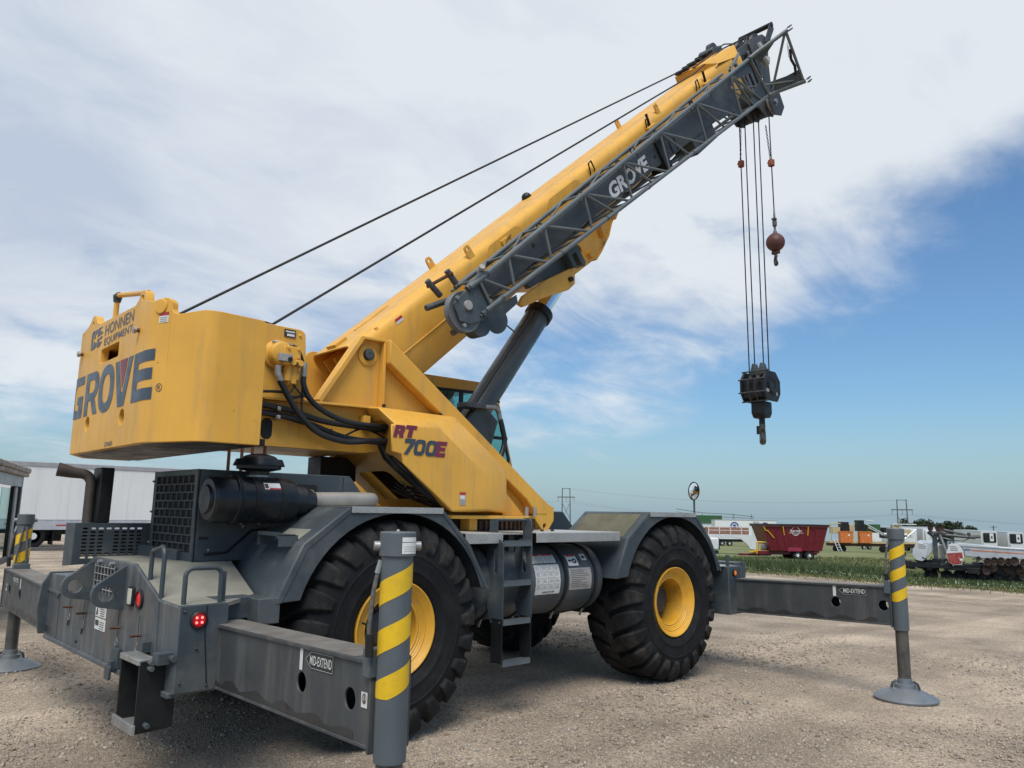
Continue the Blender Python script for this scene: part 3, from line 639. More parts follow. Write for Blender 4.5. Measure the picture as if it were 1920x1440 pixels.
holes = []
gx0, gx1 = -1.84, -1.30
for r_ in range(9):
    for c in range(8):
        if c == 3 and 1 < r_ < 8: continue
        x = gx0+.075+c*.06; z = 1.325+r_*.029
        holes.append(rrect(x-.021, x+.021, z-.0072, z+.0072, .007, 2)[::-1])
sg = MB().prism([(gx0, 1.27), (-1.25, 1.29), (-1.22, 1.60), (gx0-.0, 1.60)], 'y', .40, .408, holes=holes)
so = sg.build('slotted_guard', grey, crane)
MB().prism([(gx0, 1.60)]+[(gx0+.0, 1.27), (gx0+.012, 1.27), (gx0+.012, 1.588), (-1.22, 1.588), (-1.22, 1.60)], 'y', .408, .62).prism([(.40, 1.27), (.408, 1.6), (.66, 1.60), (.66, 1.25)], 'x', gx0-.004, gx0+.006).build('guard_top', grey, so, .004)
MB().cyl((-1.78, .56, 1.44), (-1.25, .56, 1.44), .10, n=20).build('muffler', rust, so)

# --- hydraulic tank between the wheels, decks, ladder
TY, TZ, TR = -1.02, 1.09, .335
tk = MB().lathe([(.001, -.02), (.2, -.015), (.30, 0), (TR, .02), (TR, 1.60), (.325, 1.645), (.30, 1.66), (.001, 1.665)], (1.0, TY, TZ), (1, 0, 0), 56).build('hydraulic_tank', grey, crane)
for x in (1.12, 1.52, 2.06, 2.50):
    MB().lathe([(TR, 0), (TR+.012, .004), (TR+.012, .040), (TR, .044)], (x, TY, TZ), (1, 0, 0), 48).build('tank_strap', black, tk)
    MB().tube([(x+.02, TY-.16, TZ-TR+.03), (x+.02, TY-.12, TZ-TR-.04)], .012, 8).build('strap_bolt', steel, tk)
def tw(x0, lx, a_top, a_bot, off=.002): return wrapx(TY, TZ, TR+off, x0, R(a_top), lx, R(a_bot-a_top))
# u along the tank, v down its side: angle measured from +y over the top
def tlabel(x0, lx, a0, a1, m_, name='label'): return wrap_sheet(MB(), tw(x0, lx, a0, a1), 8).build(name, m_, tk)
o = tlabel(1.66, .34, 152, 200, offwhite, 'notice_sheet'); g = MB()
for i in range(1, 4): wrap_sheet(g, tw(1.66, .34, 152, 200, .0035), 8, i/4-.008, i/4+.008, 0, .86)
for i in range(0, 4): wrap_sheet(g, tw(1.66, .34, 152, 200, .0035), 1, 0, 1, .02+i*.21, .03+i*.21)
g.build('ruled_lines', decalgrey, o); g = MB()
for i in range(4):
    for j in range(4):
        for k_ in range(4):
            wrap_sheet(g, tw(1.66, .34, 152, 200, .0035), 1, i/4+.04, i/4+.04+.12+.07*random.random(), .06+j*.21+k_*.035, .072+j*.21+k_*.035)
o2_ = g.build('small_print', decalgrey, o); o2_['kind'] = 'stuff'
t = MB(); ff = tw(1.66, .34, 152, 200, .004); text(t, 'GROVE', lambda u, v: ff(.28+.5*u, .95-.055*v), .03, .2); t.build('lettering', ink, o)
for x0, lx in ((1.655, .15), (1.815, .17)):
    o = tlabel(x0, lx, 132, 149, offwhite, 'warning_label'); g = MB(); wrap_sheet(g, tw(x0, lx, 132, 149, .0035), 3, .05, .95, 0, .2); g.build('red_band', redprint, o)
    g = MB(); [wrap_sheet(g, tw(x0, lx, 132, 149, .0035), 1, .1, .9, .3+i*.12, .36+i*.12) for i in range(6)]; g.build('small_print', decalgrey, o)
o = tlabel(2.13, .33, 160, 196, decalgrey, 'worn_notice'); g = MB(); [wrap_sheet(g, tw(2.13, .33, 160, 196, .0035), 1, .08, .5+.4*random.random(), .1+i*.085, .12+i*.085) for i in range(10)]; g.build('small_print', rust, o)
o = tlabel(2.15, .15, 135, 156, offwhite, 'warning_label'); g = MB(); ff = tw(2.15, .15, 135, 156, .0035); wrap_sheet(g, ff, 2, .05, .95, .02, .18)
g.build('red_band', redprint, o); g = MB(); poly2d(g, [[(.12+.3*a, .48+.1*b) for a, b in ((0, 0), (1, 0), (1, 1.6), (0, 1.6))]], ff); poly2d(g, [[(.68+.22*math.cos(a*.4), .6+.22*math.sin(a*.4)) for a in range(16)], [(.68+.09*math.cos(-a*.4), .6+.09*math.sin(-a*.4)) for a in range(16)]], ff); g.build('picture', ink, o)
o = tlabel(2.37, .075, 134, 147, offwhite, 'label'); g = MB(); ff = tw(2.37, .075, 134, 147, .0035); wrap_sheet(g, ff, 2, .2, .8, .3, .75); g.build('picture', ink, o)
# decks: tread plate with a turned down lip
def deck(x0, x1, yi):
    d = MB().prism([(-1.46, 1.465), (-1.46, 1.553), (-1.45, 1.558), (yi, 1.558), (yi, 1.548), (-1.452, 1.546), (-1.452, 1.465)], 'x', x0, x1)
    return d.build('deck_plate', alu, crane, .003)
deck(.70, 1.135, -.50); deck(1.56, 2.79, -.45)
MB().box(1.14, 1.555, -1.30, -.50, 1.535, 1.545).build('deck_plate', alu, crane)
MB().box(.70, 3.05, .45, 1.46, 1.54, 1.558).build('deck_plate', alu, crane)
MB().box(.60, 3.0, -.55, .55, 1.40, 1.535).build('top_plate', grey, crane, .01)
MB().box(1.45, 1.52, -1.2, -1.1, 1.28, 1.53).box(1.16, 1.22, -1.3, -1.2, 1.3, 1.53).islands('ladder_bracket', grey, crane)
for x in (1.85, 2.0, 2.15): MB().cyl((x, -1.1+.0*x, 1.557), (x, -1.1, 1.575), .018, n=8).build('bolt', black, crane)
lad = MB()
for x in (1.085, 1.435):
    lad.prism([(-1.52, .80), (-1.52, 1.47), (-1.47, 1.50), (-1.36, 1.50), (-1.30, 1.40), (-1.29, 1.0), (-1.34, .80)], 'x', x, x+.012, holes=[rrect(-1.45, -1.40, 1.20, 1.42, .024)[::-1]])
lad.prism([(-1.52, 1.47), (-1.515, 1.66), (-1.49, 1.69), (-1.42, 1.69), (-1.40, 1.66), (-1.40, 1.47)], 'x', 1.436, 1.446)
lad.prism([(-1.44, 1.56), (-1.44, 1.68), (-1.35, 1.68), (-1.33, 1.66), (-1.33, 1.56)], 'x', 1.086, 1.096)
L_ = lad.build('ladder', grey, crane, .003)
MB().tube([(1.09, -1.39, 1.67), (1.44, -1.45, 1.67)], .012, 8).build('grab_bar', grey, L_)
for z in (1.475, 1.13, .80, .455):
    rg = MB().box(1.098, 1.434, -1.515, -1.40, z-.012, z)
    rg.box(1.098, 1.434, -1.518, -1.512, z-.035, z+.004)
    for i in range(13): rg.box(1.105+i*.0255, 1.119+i*.0255, -1.519, -1.509, z, z+.017)
    rg.build('rung', jackgrey, L_)
dl = MB()
for x in (1.08, 1.432): dl.prism([(-1.52, .46), (-1.52, .82), (-1.38, .82), (-1.38, .44)], 'x', x, x+.008)
dl.islands('hanging_strap', black, L_)
for x in (1.086, 1.436):
    for y in (-1.49, -1.38): MB().cyl((x-.012, y, .79), (x-.002, y, .79), .012, n=8).build('bolt', grey, L_)

# --- front outrigger box, lamps, mirror
fb = MB().prism([(-1.50, .575), (-1.51, .62), (-1.50, 1.135), (1.50, 1.135), (1.51, .62), (1.50, .575)], 'x', 4.80, 5.12)
fb.box(5.0, 5.4, -1.1, 1.1, .62, 1.10)
fb.build('outrigger_box', grey, crane, .008)
MB().prism([(5.05, 1.12), (5.11, 1.12), (5.16, .98), (5.115, .60), (5.05, .60)], 'y', -1.50, -1.512).build('box_side_plate', grey, crane, .002)
MB().box(5.12, 5.30, -1.40, -1.0, .99, 1.17).box(5.28, 5.34, -1.42, -1.0, .80, 1.17).islands('beam_guide', grey, crane, .005)
round_lamp((4.93, -1.507, 1.06), (0, -1, 0), amber, .036)
MB().box(4.86, 4.90, -1.46, -1.43, 1.13, 1.27).build('marker_post', grey, crane, .005)
MB().box(4.70, 5.05, -1.45, -.9, 1.135, 1.142).build('tread_plate_top', alu, crane)
mirr = MB().tube([(4.20, -1.44, 1.74), (4.20, -1.44, 1.93)], .011, 8).build('mirror_post', grey, crane)
mc = Vector((4.185, -1.45, 2.02)); mn = Vector((-.93, .36, .03)).normalized()
MB().lathe([(.001, -.03), (.06, -.026), (.105, -.005), (.108, .006), (.10, .01), (.10, .004), (.001, .002)], mc, mn, 28).build('mirror', black, mirr)
MB().lathe([(.10, .003), (.08, .012), (.055, .019), (.03, .0235), (.001, .025)], mc, mn, 28).build('mirror_glass', mirror_m, mirr)

# --- outriggers
def outrigger(jx, jy, s, c0, c1, L, zoff, gz, face=-1):
    """jack centre, side, beam centre x at the box and at the end, beam length from the box"""
    def T(p):                               # p = (distance out of the box, offset to the front, height)
        a, b_, z = p; t = a/1.95
        return Vector((c0+(c1-c0)*t+b_, s*(1.45+a), z+zoff+.052*t))
    hl = [circ(1.28, .80, .052, 20), circ(1.79, .795, .052, 20)]
    bm_ = MB(T)
    def plate(b0, b1):
        bm_.prism([(0-.3, .605), (L, .605), (L, .98), (0-.3, .98)], 'y', b0, b1, holes=[h[::-1] for h in hl])
    plate(-.105, -.092); plate(.092, .105)
    bm_.box(-.3, L, -.118, .118, .972, .992); bm_.box(-.3, L, -.112, .112, .598, .615); bm_.box(L-.012, L+.004, -.115, .115, .58, .985)
    bo = bm_.build('outrigger_beam', beamgrey, crane, .003)
    # worn top and greasy lower edge
    MB(T).add([(-.3, -.112, .9935), (L-.16, -.112, .9935), (L-.16, .112, .9935), (-.3, .112, .9935)], [(0, 1, 2, 3)]).build('worn_top', MATS['worn_top'], bo)
    ed = []; n_ = 26
    for i in range(n_+1): ed.append((-.1+(L-.05)*i/n_, .655+.022*math.sin(i*1.3)+.02*random.random()-.018*i/n_))
    poly2d(mb := MB(T), [[(-.1, .617)]+[(L-.15, .617)]+ed[::-1]], lambda u, v: (u, -.1068, v)); mb.build('grease_edge', greasy, bo)
    sg_ = MB(T); sheet(sg_, lambda u, v: (1.255+.034*u, -.108, .862+.118*v)); sg_.build('extend_mark', offwhite, bo)
    a0, a1 = (1.31, 1.62)
    arrow = [(a0, .925), (a0+.07, .97), (a1, .97), (a1, .88), (a0+.07, .88)]
    d = poly2d(MB(T), [arrow], lambda u, v: (u, -.108, v)).build('extend_sign', ink, bo)
    ins = [(a0+.010, .925), (a0+.072, .966), (a1-.004, .966), (a1-.004, .884), (a0+.072, .884)]; ins2 = [(a0+.0135, .925), (a0+.0732, .9642), (a1-.0058, .9642), (a1-.0058, .8858), (a0+.0732, .8858)]
    poly2d(MB(T), [ins, ins2[::-1]], lambda u, v: (u, -.1085, v)).build('sign_border', offwhite, d)
    tx = MB(T)
    if s < 0: text(tx, 'MID-EXTEND', lambda u, v: (a0+.062+u*(a1-a0-.078), -.109, .902+.046*v), .006)
    else: text(tx, 'MID-EXTEND', lambda u, v: (a1-.012-u*(a1-a0-.075), -.109, .902+.046*v), .006)
    tx.build('lettering', offwhite, d)
    q = sheet(MB(T), lambda u, v: (1.90+.055*u, -.108, .775+.07*v)).build('warning_label', offwhite, bo)
    g_ = MB(T); poly2d(g_, [[(1.9275+.019*math.cos(a*.4), .815+.024*math.sin(a*.4)) for a in range(16)], [(1.9275+.014*math.cos(-a*.4), .815+.018*math.sin(-a*.4)) for a in range(16)]], lambda u, v: (u, -.109, v)); poly2d(g_, [[(1.92, .80), (1.936, .80), (1.932, .828), (1.925, .832)]], lambda u, v: (u, -.1092, v)); g_.build('picture', rust, q)
    # jack
    zt, zb = 1.638+zoff, .607+zoff*2.2; o = Vector((jx, jy, 0))
    jk = MB().lathe([(.055, zb), (.075, zb+.005), (.075, zt-.1), (.055, zt-.1)], o, (0, 0, 1), 36).build('outrigger_jack', jackgrey, crane)
    cam_a = math.degrees(math.atan2(-6.6-jy, -3.65-jx))
    MB().lathe([(.075, -.115), (.086, -.112), (.086, -.004), (.08, 0), (.001, .002)], (jx, jy, zt), (0, 0, 1), 36).build('jack_cap', jackgrey, jk, .002)
    kn = MB()
    for da in (-82, 98): 
        dd = Vector((math.cos(R(cam_a+da)), math.sin(R(cam_a+da)), 0)); kn.cyl(o+dd*.08+Vector((0, 0, zt-.066)), o+dd*.112+Vector((0, 0, zt-.066)), .022, n=14)
    kn.sphere((jx, jy, zt), .012, 8); kn.build('cap_plug', steel, jk, .003)
    stz = MB()
    for zc, cut in ((1.47, 0), (1.395, 1), (1.175, 0), (.955, 2), (.935 if s > 0 else 9, 9)):
        if zc > 8 or cut == 9: continue
        if zc == 1.47: continue
        vs = []; n_ = 40
        for i in range(n_+1):
            th_ = -170+340*i/n_; A = R(cam_a+th_)
            zz = zc+zoff+.115*th_/180; lo_, hi_ = zz-.054, zz+.054
            if cut == 2: lo_ = max(lo_, .892+zoff); hi_ = max(hi_, .893+zoff)
            lo_, hi_ = min(lo_, zt-.12), min(hi_, zt-.12)
            for z in (lo_, hi_): vs.append((jx+.0765*math.cos(A), jy+.0765*math.sin(A), z))
        stz.add(vs, [(2*i, 2*i+2, 2*i+3, 2*i+1) for i in range(n_)])
    stz.build('hazard_stripe', stripe_y, jk, smooth=60)
    MB().box(jx-.09, jx+.07, jy+s*-.09-.03, jy+s*-.09+.03, .97+zoff, 1.10+zoff).build('jack_bracket', jackgrey, jk, .005)
    hs_ = Vector((math.cos(R(cam_a-82)), math.sin(R(cam_a-82)), 0))
    hp = [o+hs_*.07+Vector((0, 0, 1.50+zoff)), o+hs_*.085+Vector((0, 0, 1.46+zoff)), o+hs_*.105+Vector((0, 0, 1.36+zoff)), o+hs_*.118+Vector((0, 0, 1.2+zoff)), o+hs_*.115+Vector((0, 0, 1.09+zoff))]
    MB().tube(hp, .011, 8).build('jack_hose', MATS['braided_hose'], jk)
    MB().tube([o+hs_*.075+Vector((0, 0, 1.505+zoff)), o+hs_*.09+Vector((0, 0, 1.445+zoff))], .014, 8).build('hose_fitting', steel, jk)
    MB().tube([o+hs_*.115+Vector((0, 0, 1.17+zoff)), o+hs_*.112+Vector((0, 0, 1.07+zoff))], .02, 8).build('hose_sleeve', black, jk)
    if s > 0:
        for da, dx in ((-12, -.02), (14, .03)):
            h2 = Vector((math.cos(R(cam_a+da)), math.sin(R(cam_a+da)), 0))
            MB().tube([o+h2*.08+Vector((0, 0, 1.50+zoff)), o+h2*.098+Vector((0, 0, 1.42)), o+h2*.1+Vector((-.02 if da < 0 else .02, 0, 1.25)), o+h2*.095+Vector((-.035 if da < 0 else .025, 0, 1.08))], .012, 8).build('jack_hose', MATS['braided_hose'], jk)
    lb = MB(); A0 = cam_a+14
    def lab(u, v, r_=.0875): return (jx+r_*math.cos(R(A0+62*u)), jy+r_*math.sin(R(A0+62*u)), zt-.10+v*.078)
    for v0, v1 in ((0, .66), (.7, .97)):
        vs = []
        for i in range(9): vs += [lab(i/8, v0), lab(i/8, v1)]
        lb.add(vs, [(2*i, 2*i+2, 2*i+3, 2*i+1) for i in range(8)])
    if s < 0 and jx < 0:
        lo_ = lb.build('label', offwhite, jk); g_ = MB()
        for k_ in range(3): g_.add([lab(.1+i*.2, .12+k_*.13+.03*(i % 2), .0882) for i in range(5)]+[lab(.1+i*.2, .15+k_*.13+.03*(i % 2), .0882) for i in range(5)], [(i, i+1, i+6, i+5) for i in range(4)])
        g_.build('print', decalgrey, lo_)
    MB().cyl((jx, jy, gz+.17), (jx, jy, zb+.03), .062, n=28).build('jack_rod', rod_mat, jk)
    pd = MB().lathe([(.30, -.015), (.305, .004), (.295, .012), (.13, .095), (.105, .10), (.10, .135), (.075, .14), (.07, .19), (.03, .20)], (jx, jy, gz), (0, 0, 1), 40)
    for i in range(8):
        A = R(i*45+10); d_ = Vector((math.cos(A), math.sin(A), 0)); n2_ = Vector((-d_.y, d_.x, 0))*.006
        p = [o+d_*.10+Vector((0, 0, gz+.10)), o+d_*.28+Vector((0, 0, gz+.022)), o+d_*.10+Vector((0, 0, gz+.02))]
        pd.add([q_+n2_ for q_ in p]+[q_-n2_ for q_ in p], [(0, 1, 2), (5, 4, 3), (0, 3, 4, 1), (1, 4, 5, 2), (2, 5, 3, 0)])
    pd.build('float_pad', padsteel, jk)
    for da in (-60, 60):
        d_ = Vector((math.cos(R(cam_a+da)), math.sin(R(cam_a+da)), 0))
        MB().tube([o+d_*.09+Vector((0, 0, gz+.17)), o+d_*.13+Vector((0, 0, gz+.15)), o+d_*.15+Vector((0, 0, gz+.10))], .012, 6).build('pad_latch', greasy, jk)
material('worn_top', (.15, .14, .125), .65, var=.2, vscale=6, dirt=(.10, .06, .04), dirt_amt=.6, dirt_scale=5)
material('braided_hose', (.10, .095, .085), .6, var=.3, vscale=30)
outrigger(-1.46, -3.51, -1, -1.335, -1.415, 1.985, 0, 0)
outrigger(-1.545, 3.50, 1, -1.60, -1.57, 2.12, 0, 0)
outrigger(4.985, -3.385, -1, 5.075, 5.03, 1.87, -.004, -.06)
outrigger(5.03, 3.385, 1, 5.02, 5.03, 1.87, -.004, -.06)

# --- slew ring and turntable
MB().lathe([(.62, 1.54), (.80, 1.54), (.80, 1.56), (.775, 1.565), (.775, 1.655), (.80, 1.66), (.80, 1.675), (.62, 1.675)], (1.86, 0, 0), (0, 0, 1), 64).build('slew_ring', black, crane)
rt = MB()
for i in range(84):
    a = 2*math.pi*i/84; rt.box(.772, .80, -.013, .013, 1.565, 1.655, Matrix.Translation((1.86, 0, 0)) @ Matrix.Rotation(a, 4, 'Z'))
o = rt.build('ring_teeth', rust, crane); o['kind'] = 'stuff'
MB().box(1.30, 1.40, -.80, -.66, 1.56, 1.69).build('ring_guard', yellow, crane, .004)
tt = MB(S)
tt.prism([(.95, -.45), (1.02, -.90), (2.02, -.90), (2.30, -.62), (2.60, -.55), (2.60, .55), (2.3, .62), (2.02, .9), (1.02, .9), (.95, .45)], 'z', 1.672, 1.705)
tt.build('turntable_plate', yellow, crane, .004)
lg = MB(S)
for y in (-.58, -.40, .40, .58):
    lg.prism([(2.42, 1.66), (2.44, 1.86), (2.52, 1.90), (2.62, 1.83), (2.70, 1.80), (2.70, 1.66), (2.62, 1.56), (2.55, 1.53), (2.48, 1.6)], 'y', y-.015, y+.015, holes=[circ(2.56, 1.6, .03, 10)[::-1]])
lg.islands('turntable_lock_lug', yellow, crane, .003)
for x in (2.22, 2.34): MB(S).cyl((x, -.66, 1.70), (x, -.66, 1.80), .022, n=10).build('grease_fitting', steel, crane)
# --- mast: two side plates, underside, flanges
def mast(y0, y1, name):
    pts = [(.20, 3.345), (.44, 3.35), (2.53, 1.89), (2.62, 1.80), (2.60, 1.70), (1.24, 1.70), (.46, 2.29), (.30, 2.262), (-.74, 2.262), (-.74, 2.67), (-.30, 2.675), (-.24, 2.70), (.12, 3.27), (.15, 3.32)]
    return MB(S).prism(pts, 'y', y0, y1).build(name, yellow, crane, .004)
mp_ = mast(-.47, -.44, 'mast_side_plate'); mast(.44, .47, 'mast_side_plate')
def strip(pa, pb, w, y0, y1):
    pa, pb = Vector((*pa, 0)), Vector((*pb, 0)); t = (pb-pa).normalized(); n = Vector((t.y, -t.x, 0))*w
    return [(pa.x, pa.y), (pb.x, pb.y), (pb.x+n.x, pb.y+n.y), (pa.x+n.x, pa.y+n.y)]
fl = MB(S); fl.prism(strip((-.24, 2.70), (.17, 3.345), .045, 0, 0), 'y', -.475, -.55); fl.prism([(.17, 3.345), (.44, 3.352), (.44, 3.325), (.19, 3.318)], 'y', -.475, -.55)
fl.build('mast_flange', yellow, crane, .005)
MB(S).prism([(-.74, 2.67), (.47, 2.695), (.47, 2.672), (-.74, 2.647)], 'y', -.475, -.56).build('mast_flange', yellow, crane, .005)
MB(S).prism([(.425, 2.68), (.455, 2.68), (.455, 3.335), (.425, 3.335)], 'y', -.475, -.545).build('mast_flange', yellow, crane, .004)
ib = MB(S).prism([(.46, 3.35), (2.53, 1.89), (2.60, 1.72), (2.42, 1.72), (2.28, 1.88), (.46, 3.12)], 'y', -.475, -.60)
ib.build('inclined_brace', yellow, crane, .012)
MB(S).prism([(.46, 3.35), (2.53, 1.89), (2.60, 1.72), (2.42, 1.72), (2.28, 1.88), (.46, 3.12)], 'y', .475, .60).build('inclined_brace', yellow, crane, .012)
MB(S).prism([(1.95, 1.71), (2.25, 1.71), (1.95, 1.98)], 'y', -.56, -.58).build('gusset', yellow, crane, .002)
MB(S).lathe([(.10, 0), (.10, .018), (.09, .022), (.055, .022), (.001, .022)], (.285, -.47, 3.186), (0, -1, 0), 28).build('pin_boss', yellow, mp_)
pn = MB(S).lathe([(.055, 0), (.055, .05), (.045, .055), (.001, .055)], (.285, -.47, 3.186), (0, -1, 0), 24).build('boom_pin', black, mp_)
MB(S).lathe([(.05, .056), (.04, .06), (.018, .06), (.016, .05), (.001, .05)], (.285, -.47, 3.186), (0, -1, 0), 20).build('pin_cap', MATS['beam_grey'], mp_)
us = MB(S)
us.prism([(-.74, 2.262), (.30, 2.262), (.46, 2.29), (.47, 2.315), (.3, 2.285), (-.74, 2.285)], 'y', -.44, .44)
# sloping underside with its access opening
ta, tb = Vector((.46, 0, 2.29)), Vector((1.24, 0, 1.70)); tt_ = (tb-ta).normalized(); tn_ = Vector((-tt_.z, 0, tt_.x))
Lu = (tb-ta).length
def UN(p): q = ta+tt_*p[0]+tn_*p[2]; return S((q.x, p[1], q.z))
mb = MB(UN); mb.prism([(0, -.44), (Lu, -.44), (Lu, .44), (0, .44)], 'z', 0, .02, holes=[rrect(.28, .74, -.30, .26, .08)[::-1]])
und = mb.build('mast_underside', yellow, crane)
us.build('tail_underside', yellow, crane)
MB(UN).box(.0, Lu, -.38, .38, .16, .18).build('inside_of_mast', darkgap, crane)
for i in range(5):
    y = -.34+i*.1; MB(UN).tube([(.42+i*.05, y, .05), (.5+i*.06, -.32, -.01), (.62+i*.07, -.62, -.0)], .013, 6).build('valve_hose', hose_m, und)
    MB(UN).cyl((.45+i*.055, -.36, -.02), (.45+i*.055, -.36, .05), .018, n=8).build('hose_fitting', steel, und)
bh = MB(UN); bh.tube([(-.05, -.52, .05), (.05, -.56, -.02), (.25, -.58, -.03), (.55, -.60, -.02), (.9, -.62, .02)], .04, 10); bh.build('hose_bundle', hose_m, crane)
MB(UN).tube([(-.03, -.60, .06), (.10, -.64, -.01), (.4, -.66, -.02), (.9, -.68, .02)], .03, 10).build('hose_bundle', hose_m, crane)
MB(S).box(-.74, .43, -.438, .438, 2.655, 2.668).build('tail_top', yellow, crane)
MB(S).prism(rrect(-.715, -.615, 2.32, 2.50, .045), 'y', -.4725, -.4705).build('slot', darkgap, crane)
for x, z in ((.31, 2.37), (.27, 2.57), (-.05, 2.45)): MB(S).sphere((x, -.472, z), .012, 8).build('bolt', black, mp_)
MB(S).box(-.13, .12, -.47, -.2, 2.26, 2.05).build('under_tail_box', black, crane, .004) if 0 else MB(S).box(.22, .62, .18, .44, 2.02, 2.255).build('under_tail_box', black, crane, .004)
MB(S).box(.235, .30, -.56, -.47, 2.52, 2.60).build('clip_plate', yellow, mp_, .003)
# --- counterweight
zb, zt = 2.18, 3.25
def cutout(pts, n=None): return pts[::-1]
rp = [(.94, zb), (-.94, zb), (-.94, 3.21)]
rp += [(-.90, 3.215), (-.84, 3.235)]+[(-.70+.075*math.cos(R(a)), 3.285+.055*math.sin(R(a))) for a in range(200, -21, -20)]+[(-.56, 3.245), (.30, 3.26), (.36, 3.27)]
rp = [(.94, zb), (.94, 3.265), (.82, 3.28), (.74, 3.30)]+[(.60+.085*math.cos(R(a)), 3.315+.055*math.sin(R(a))) for a in range(20, 165, 18)]+[(.47, 3.285), (.38, 3.262), (-.54, 3.245), (-.61, 3.275)]+[(-.70+.07*math.cos(R(a)), 3.285+.05*math.sin(R(a))) for a in range(20, 165, 18)]+[(-.79, 3.237), (-.79, zb)]
hs = [circ(.47, 2.415, .062, 20)[::-1], circ(-.46, 2.40, .062, 20)[::-1], rrect(-.22, .27, 2.90, 3.02, .02)[::-1], circ(.60, 3.30, .022, 12)[::-1], circ(-.71, 3.275, .022, 12)[::-1]]
mb = MB(S); mb.prism(rp, 'x', -1.81, -1.75, holes=hs)
cw = mb.build('counterweight', yellow, crane, .006)
c1 = (-1.81, -.94); c2 = (-1.583, -1.444); c3 = (-1.159, -1.444)
def bend_path(t_=.10, n_=8):
    P = [Vector((-1.81, -.79))]
    for a_, v_, b2_ in (((-1.81, .94), c1, c2), (c1, c2, c3)):
        a_, v_, b2_ = Vector(a_), Vector(v_), Vector(b2_); p_ = v_+(a_-v_).normalized()*t_; q_ = v_+(b2_-v_).normalized()*t_
        P += [p_*(1-k_/n_)**2+v_*2*(k_/n_)*(1-k_/n_)+q_*(k_/n_)**2 for k_ in range(n_+1)]
    P.append(Vector(c3)); out_ = [P[0]]
    for p_ in P[1:]:
        n2 = max(1, int((p_-out_[-1]).length/.03)); o2 = out_[-1]
        out_ += [o2+(p_-o2)*(i_+1)/n2 for i_ in range(n2) if (p_-o2).length > 1e-6]
    return out_
PATH = bend_path(); PU = [.79]
for i in range(1, len(PATH)): PU.append(PU[-1]+(PATH[i]-PATH[i-1]).length)
def path_at(u):
    u = min(max(u, PU[0]), PU[-1]-1e-6); i = max(j for j in range(len(PU)-1) if PU[j] <= u); f = (u-PU[i])/(PU[i+1]-PU[i])
    def nrm(j):
        t = (PATH[min(j+1, len(PATH)-1)]-PATH[max(j-1, 0)]).normalized(); return Vector((t.y, -t.x))
    n_ = (nrm(i)*(1-f)+nrm(i+1)*f).normalized()
    if n_.x > .3: n_ = -n_
    return PATH[i]+(PATH[i+1]-PATH[i])*f, n_
L1 = math.hypot(c2[0]-c1[0], c2[1]-c1[1])
TOPZ = [(.79, 3.237), (.94, 3.205), (.985, 3.215)]+[(1.06-.075*math.cos(R(a)), 3.155+.065*math.sin(R(a))) for a in range(70, 180, 18)]+[(1.135, 3.13), (1.155, 3.10), (1.20, 3.086), (1.45, 3.095), (1.85, 3.085), (PU[-1]-.03, 3.082), (PU[-1], 3.06)]
def topz(u):
    for (a_, za), (b_, zb2) in zip(TOPZ[:-1], TOPZ[1:]):
        if a_ <= u <= b_: return za+(zb2-za)*(u-a_)/max(1e-6, b_-a_)
    return TOPZ[-1][1]
us_ = sorted(set([round(u, 4) for u in PU]+[round(t[0], 4) for t in TOPZ])); vs = []
for u in us_:
    p_, n_ = path_at(u); q_ = p_-n_*.055
    vs += [(p_.x, p_.y, zb), (p_.x, p_.y, topz(u)), (q_.x, q_.y, topz(u)), (q_.x, q_.y, zb)]
fs = []
for i in range(len(us_)-1):
    o_ = i*4
    for e_ in range(4): fs.append((o_+e_, o_+(e_+1) % 4, o_+4+(e_+1) % 4, o_+4+e_))
fs += [(0, 1, 2, 3), tuple(len(us_)*4-1-k_ for k_ in range(4))]
MB(S).add(vs, fs).build('corner_plate', yellow, cw, .004, smooth=25)
def wallplate(a, b, prof, th_=.05):
    a, b = Vector(a), Vector(b); t = (b-a); t.normalize(); n = Vector((-t.y, t.x))
    if n.dot(Vector((-.6, 0))-a) < 0: n = -n
    m_ = MB(S); vs0 = [(a.x+t.x*u, a.y+t.y*u, z) for u, z in prof]; vs1 = [(x+n.x*th_, y+n.y*th_, z) for x, y, z in vs0]; k = len(prof)
    m_.add(vs0+vs1, [tuple(range(k)), tuple(range(2*k-1, k-1, -1))]+[(i, (i+1) % k, (i+1) % k+k, i+k) for i in range(k)]); return m_, 0
for s_ in (1,):
    m_, _ = wallplate((-1.81, .94), (-1.583, 1.444), [(0, zb), (L1, zb), (L1, 3.095), (0, 3.23)]); m_.build('corner_plate', yellow, cw, .004)
    m_, _ = wallplate((-1.583, 1.444), (-1.159, 1.444), [(0, zb), (.424, zb), (.424, 3.085), (0, 3.095)]); m_.build('side_plate', yellow, cw, .006)
MB(S).prism([(-1.755, -.92), (-1.55, -1.40), (-1.10, -1.40), (-1.10, 1.40), (-1.55, 1.40), (-1.755, .92)], 'z', zb+.004, zb+.05).build('underside', MATS['black_paint'], cw)  # black put on the underside to stand for the shade there
MB(S).prism([(-1.755, -.92), (-1.55, -1.40), (-1.16, -1.40), (-1.16, 1.40), (-1.55, 1.40), (-1.755, .92)], 'z', 3.03, 3.05).build('top_plate', yellow, cw)
MB(S).box(-1.45, -1.15, .55, 1.40, zb+.06, 3.03).box(-1.45, -1.15, -1.40, -.55, zb+.06, 3.03).islands('ballast_block', yellow, cw)
nch = Vector((-.504, -.227, 0)).normalized()
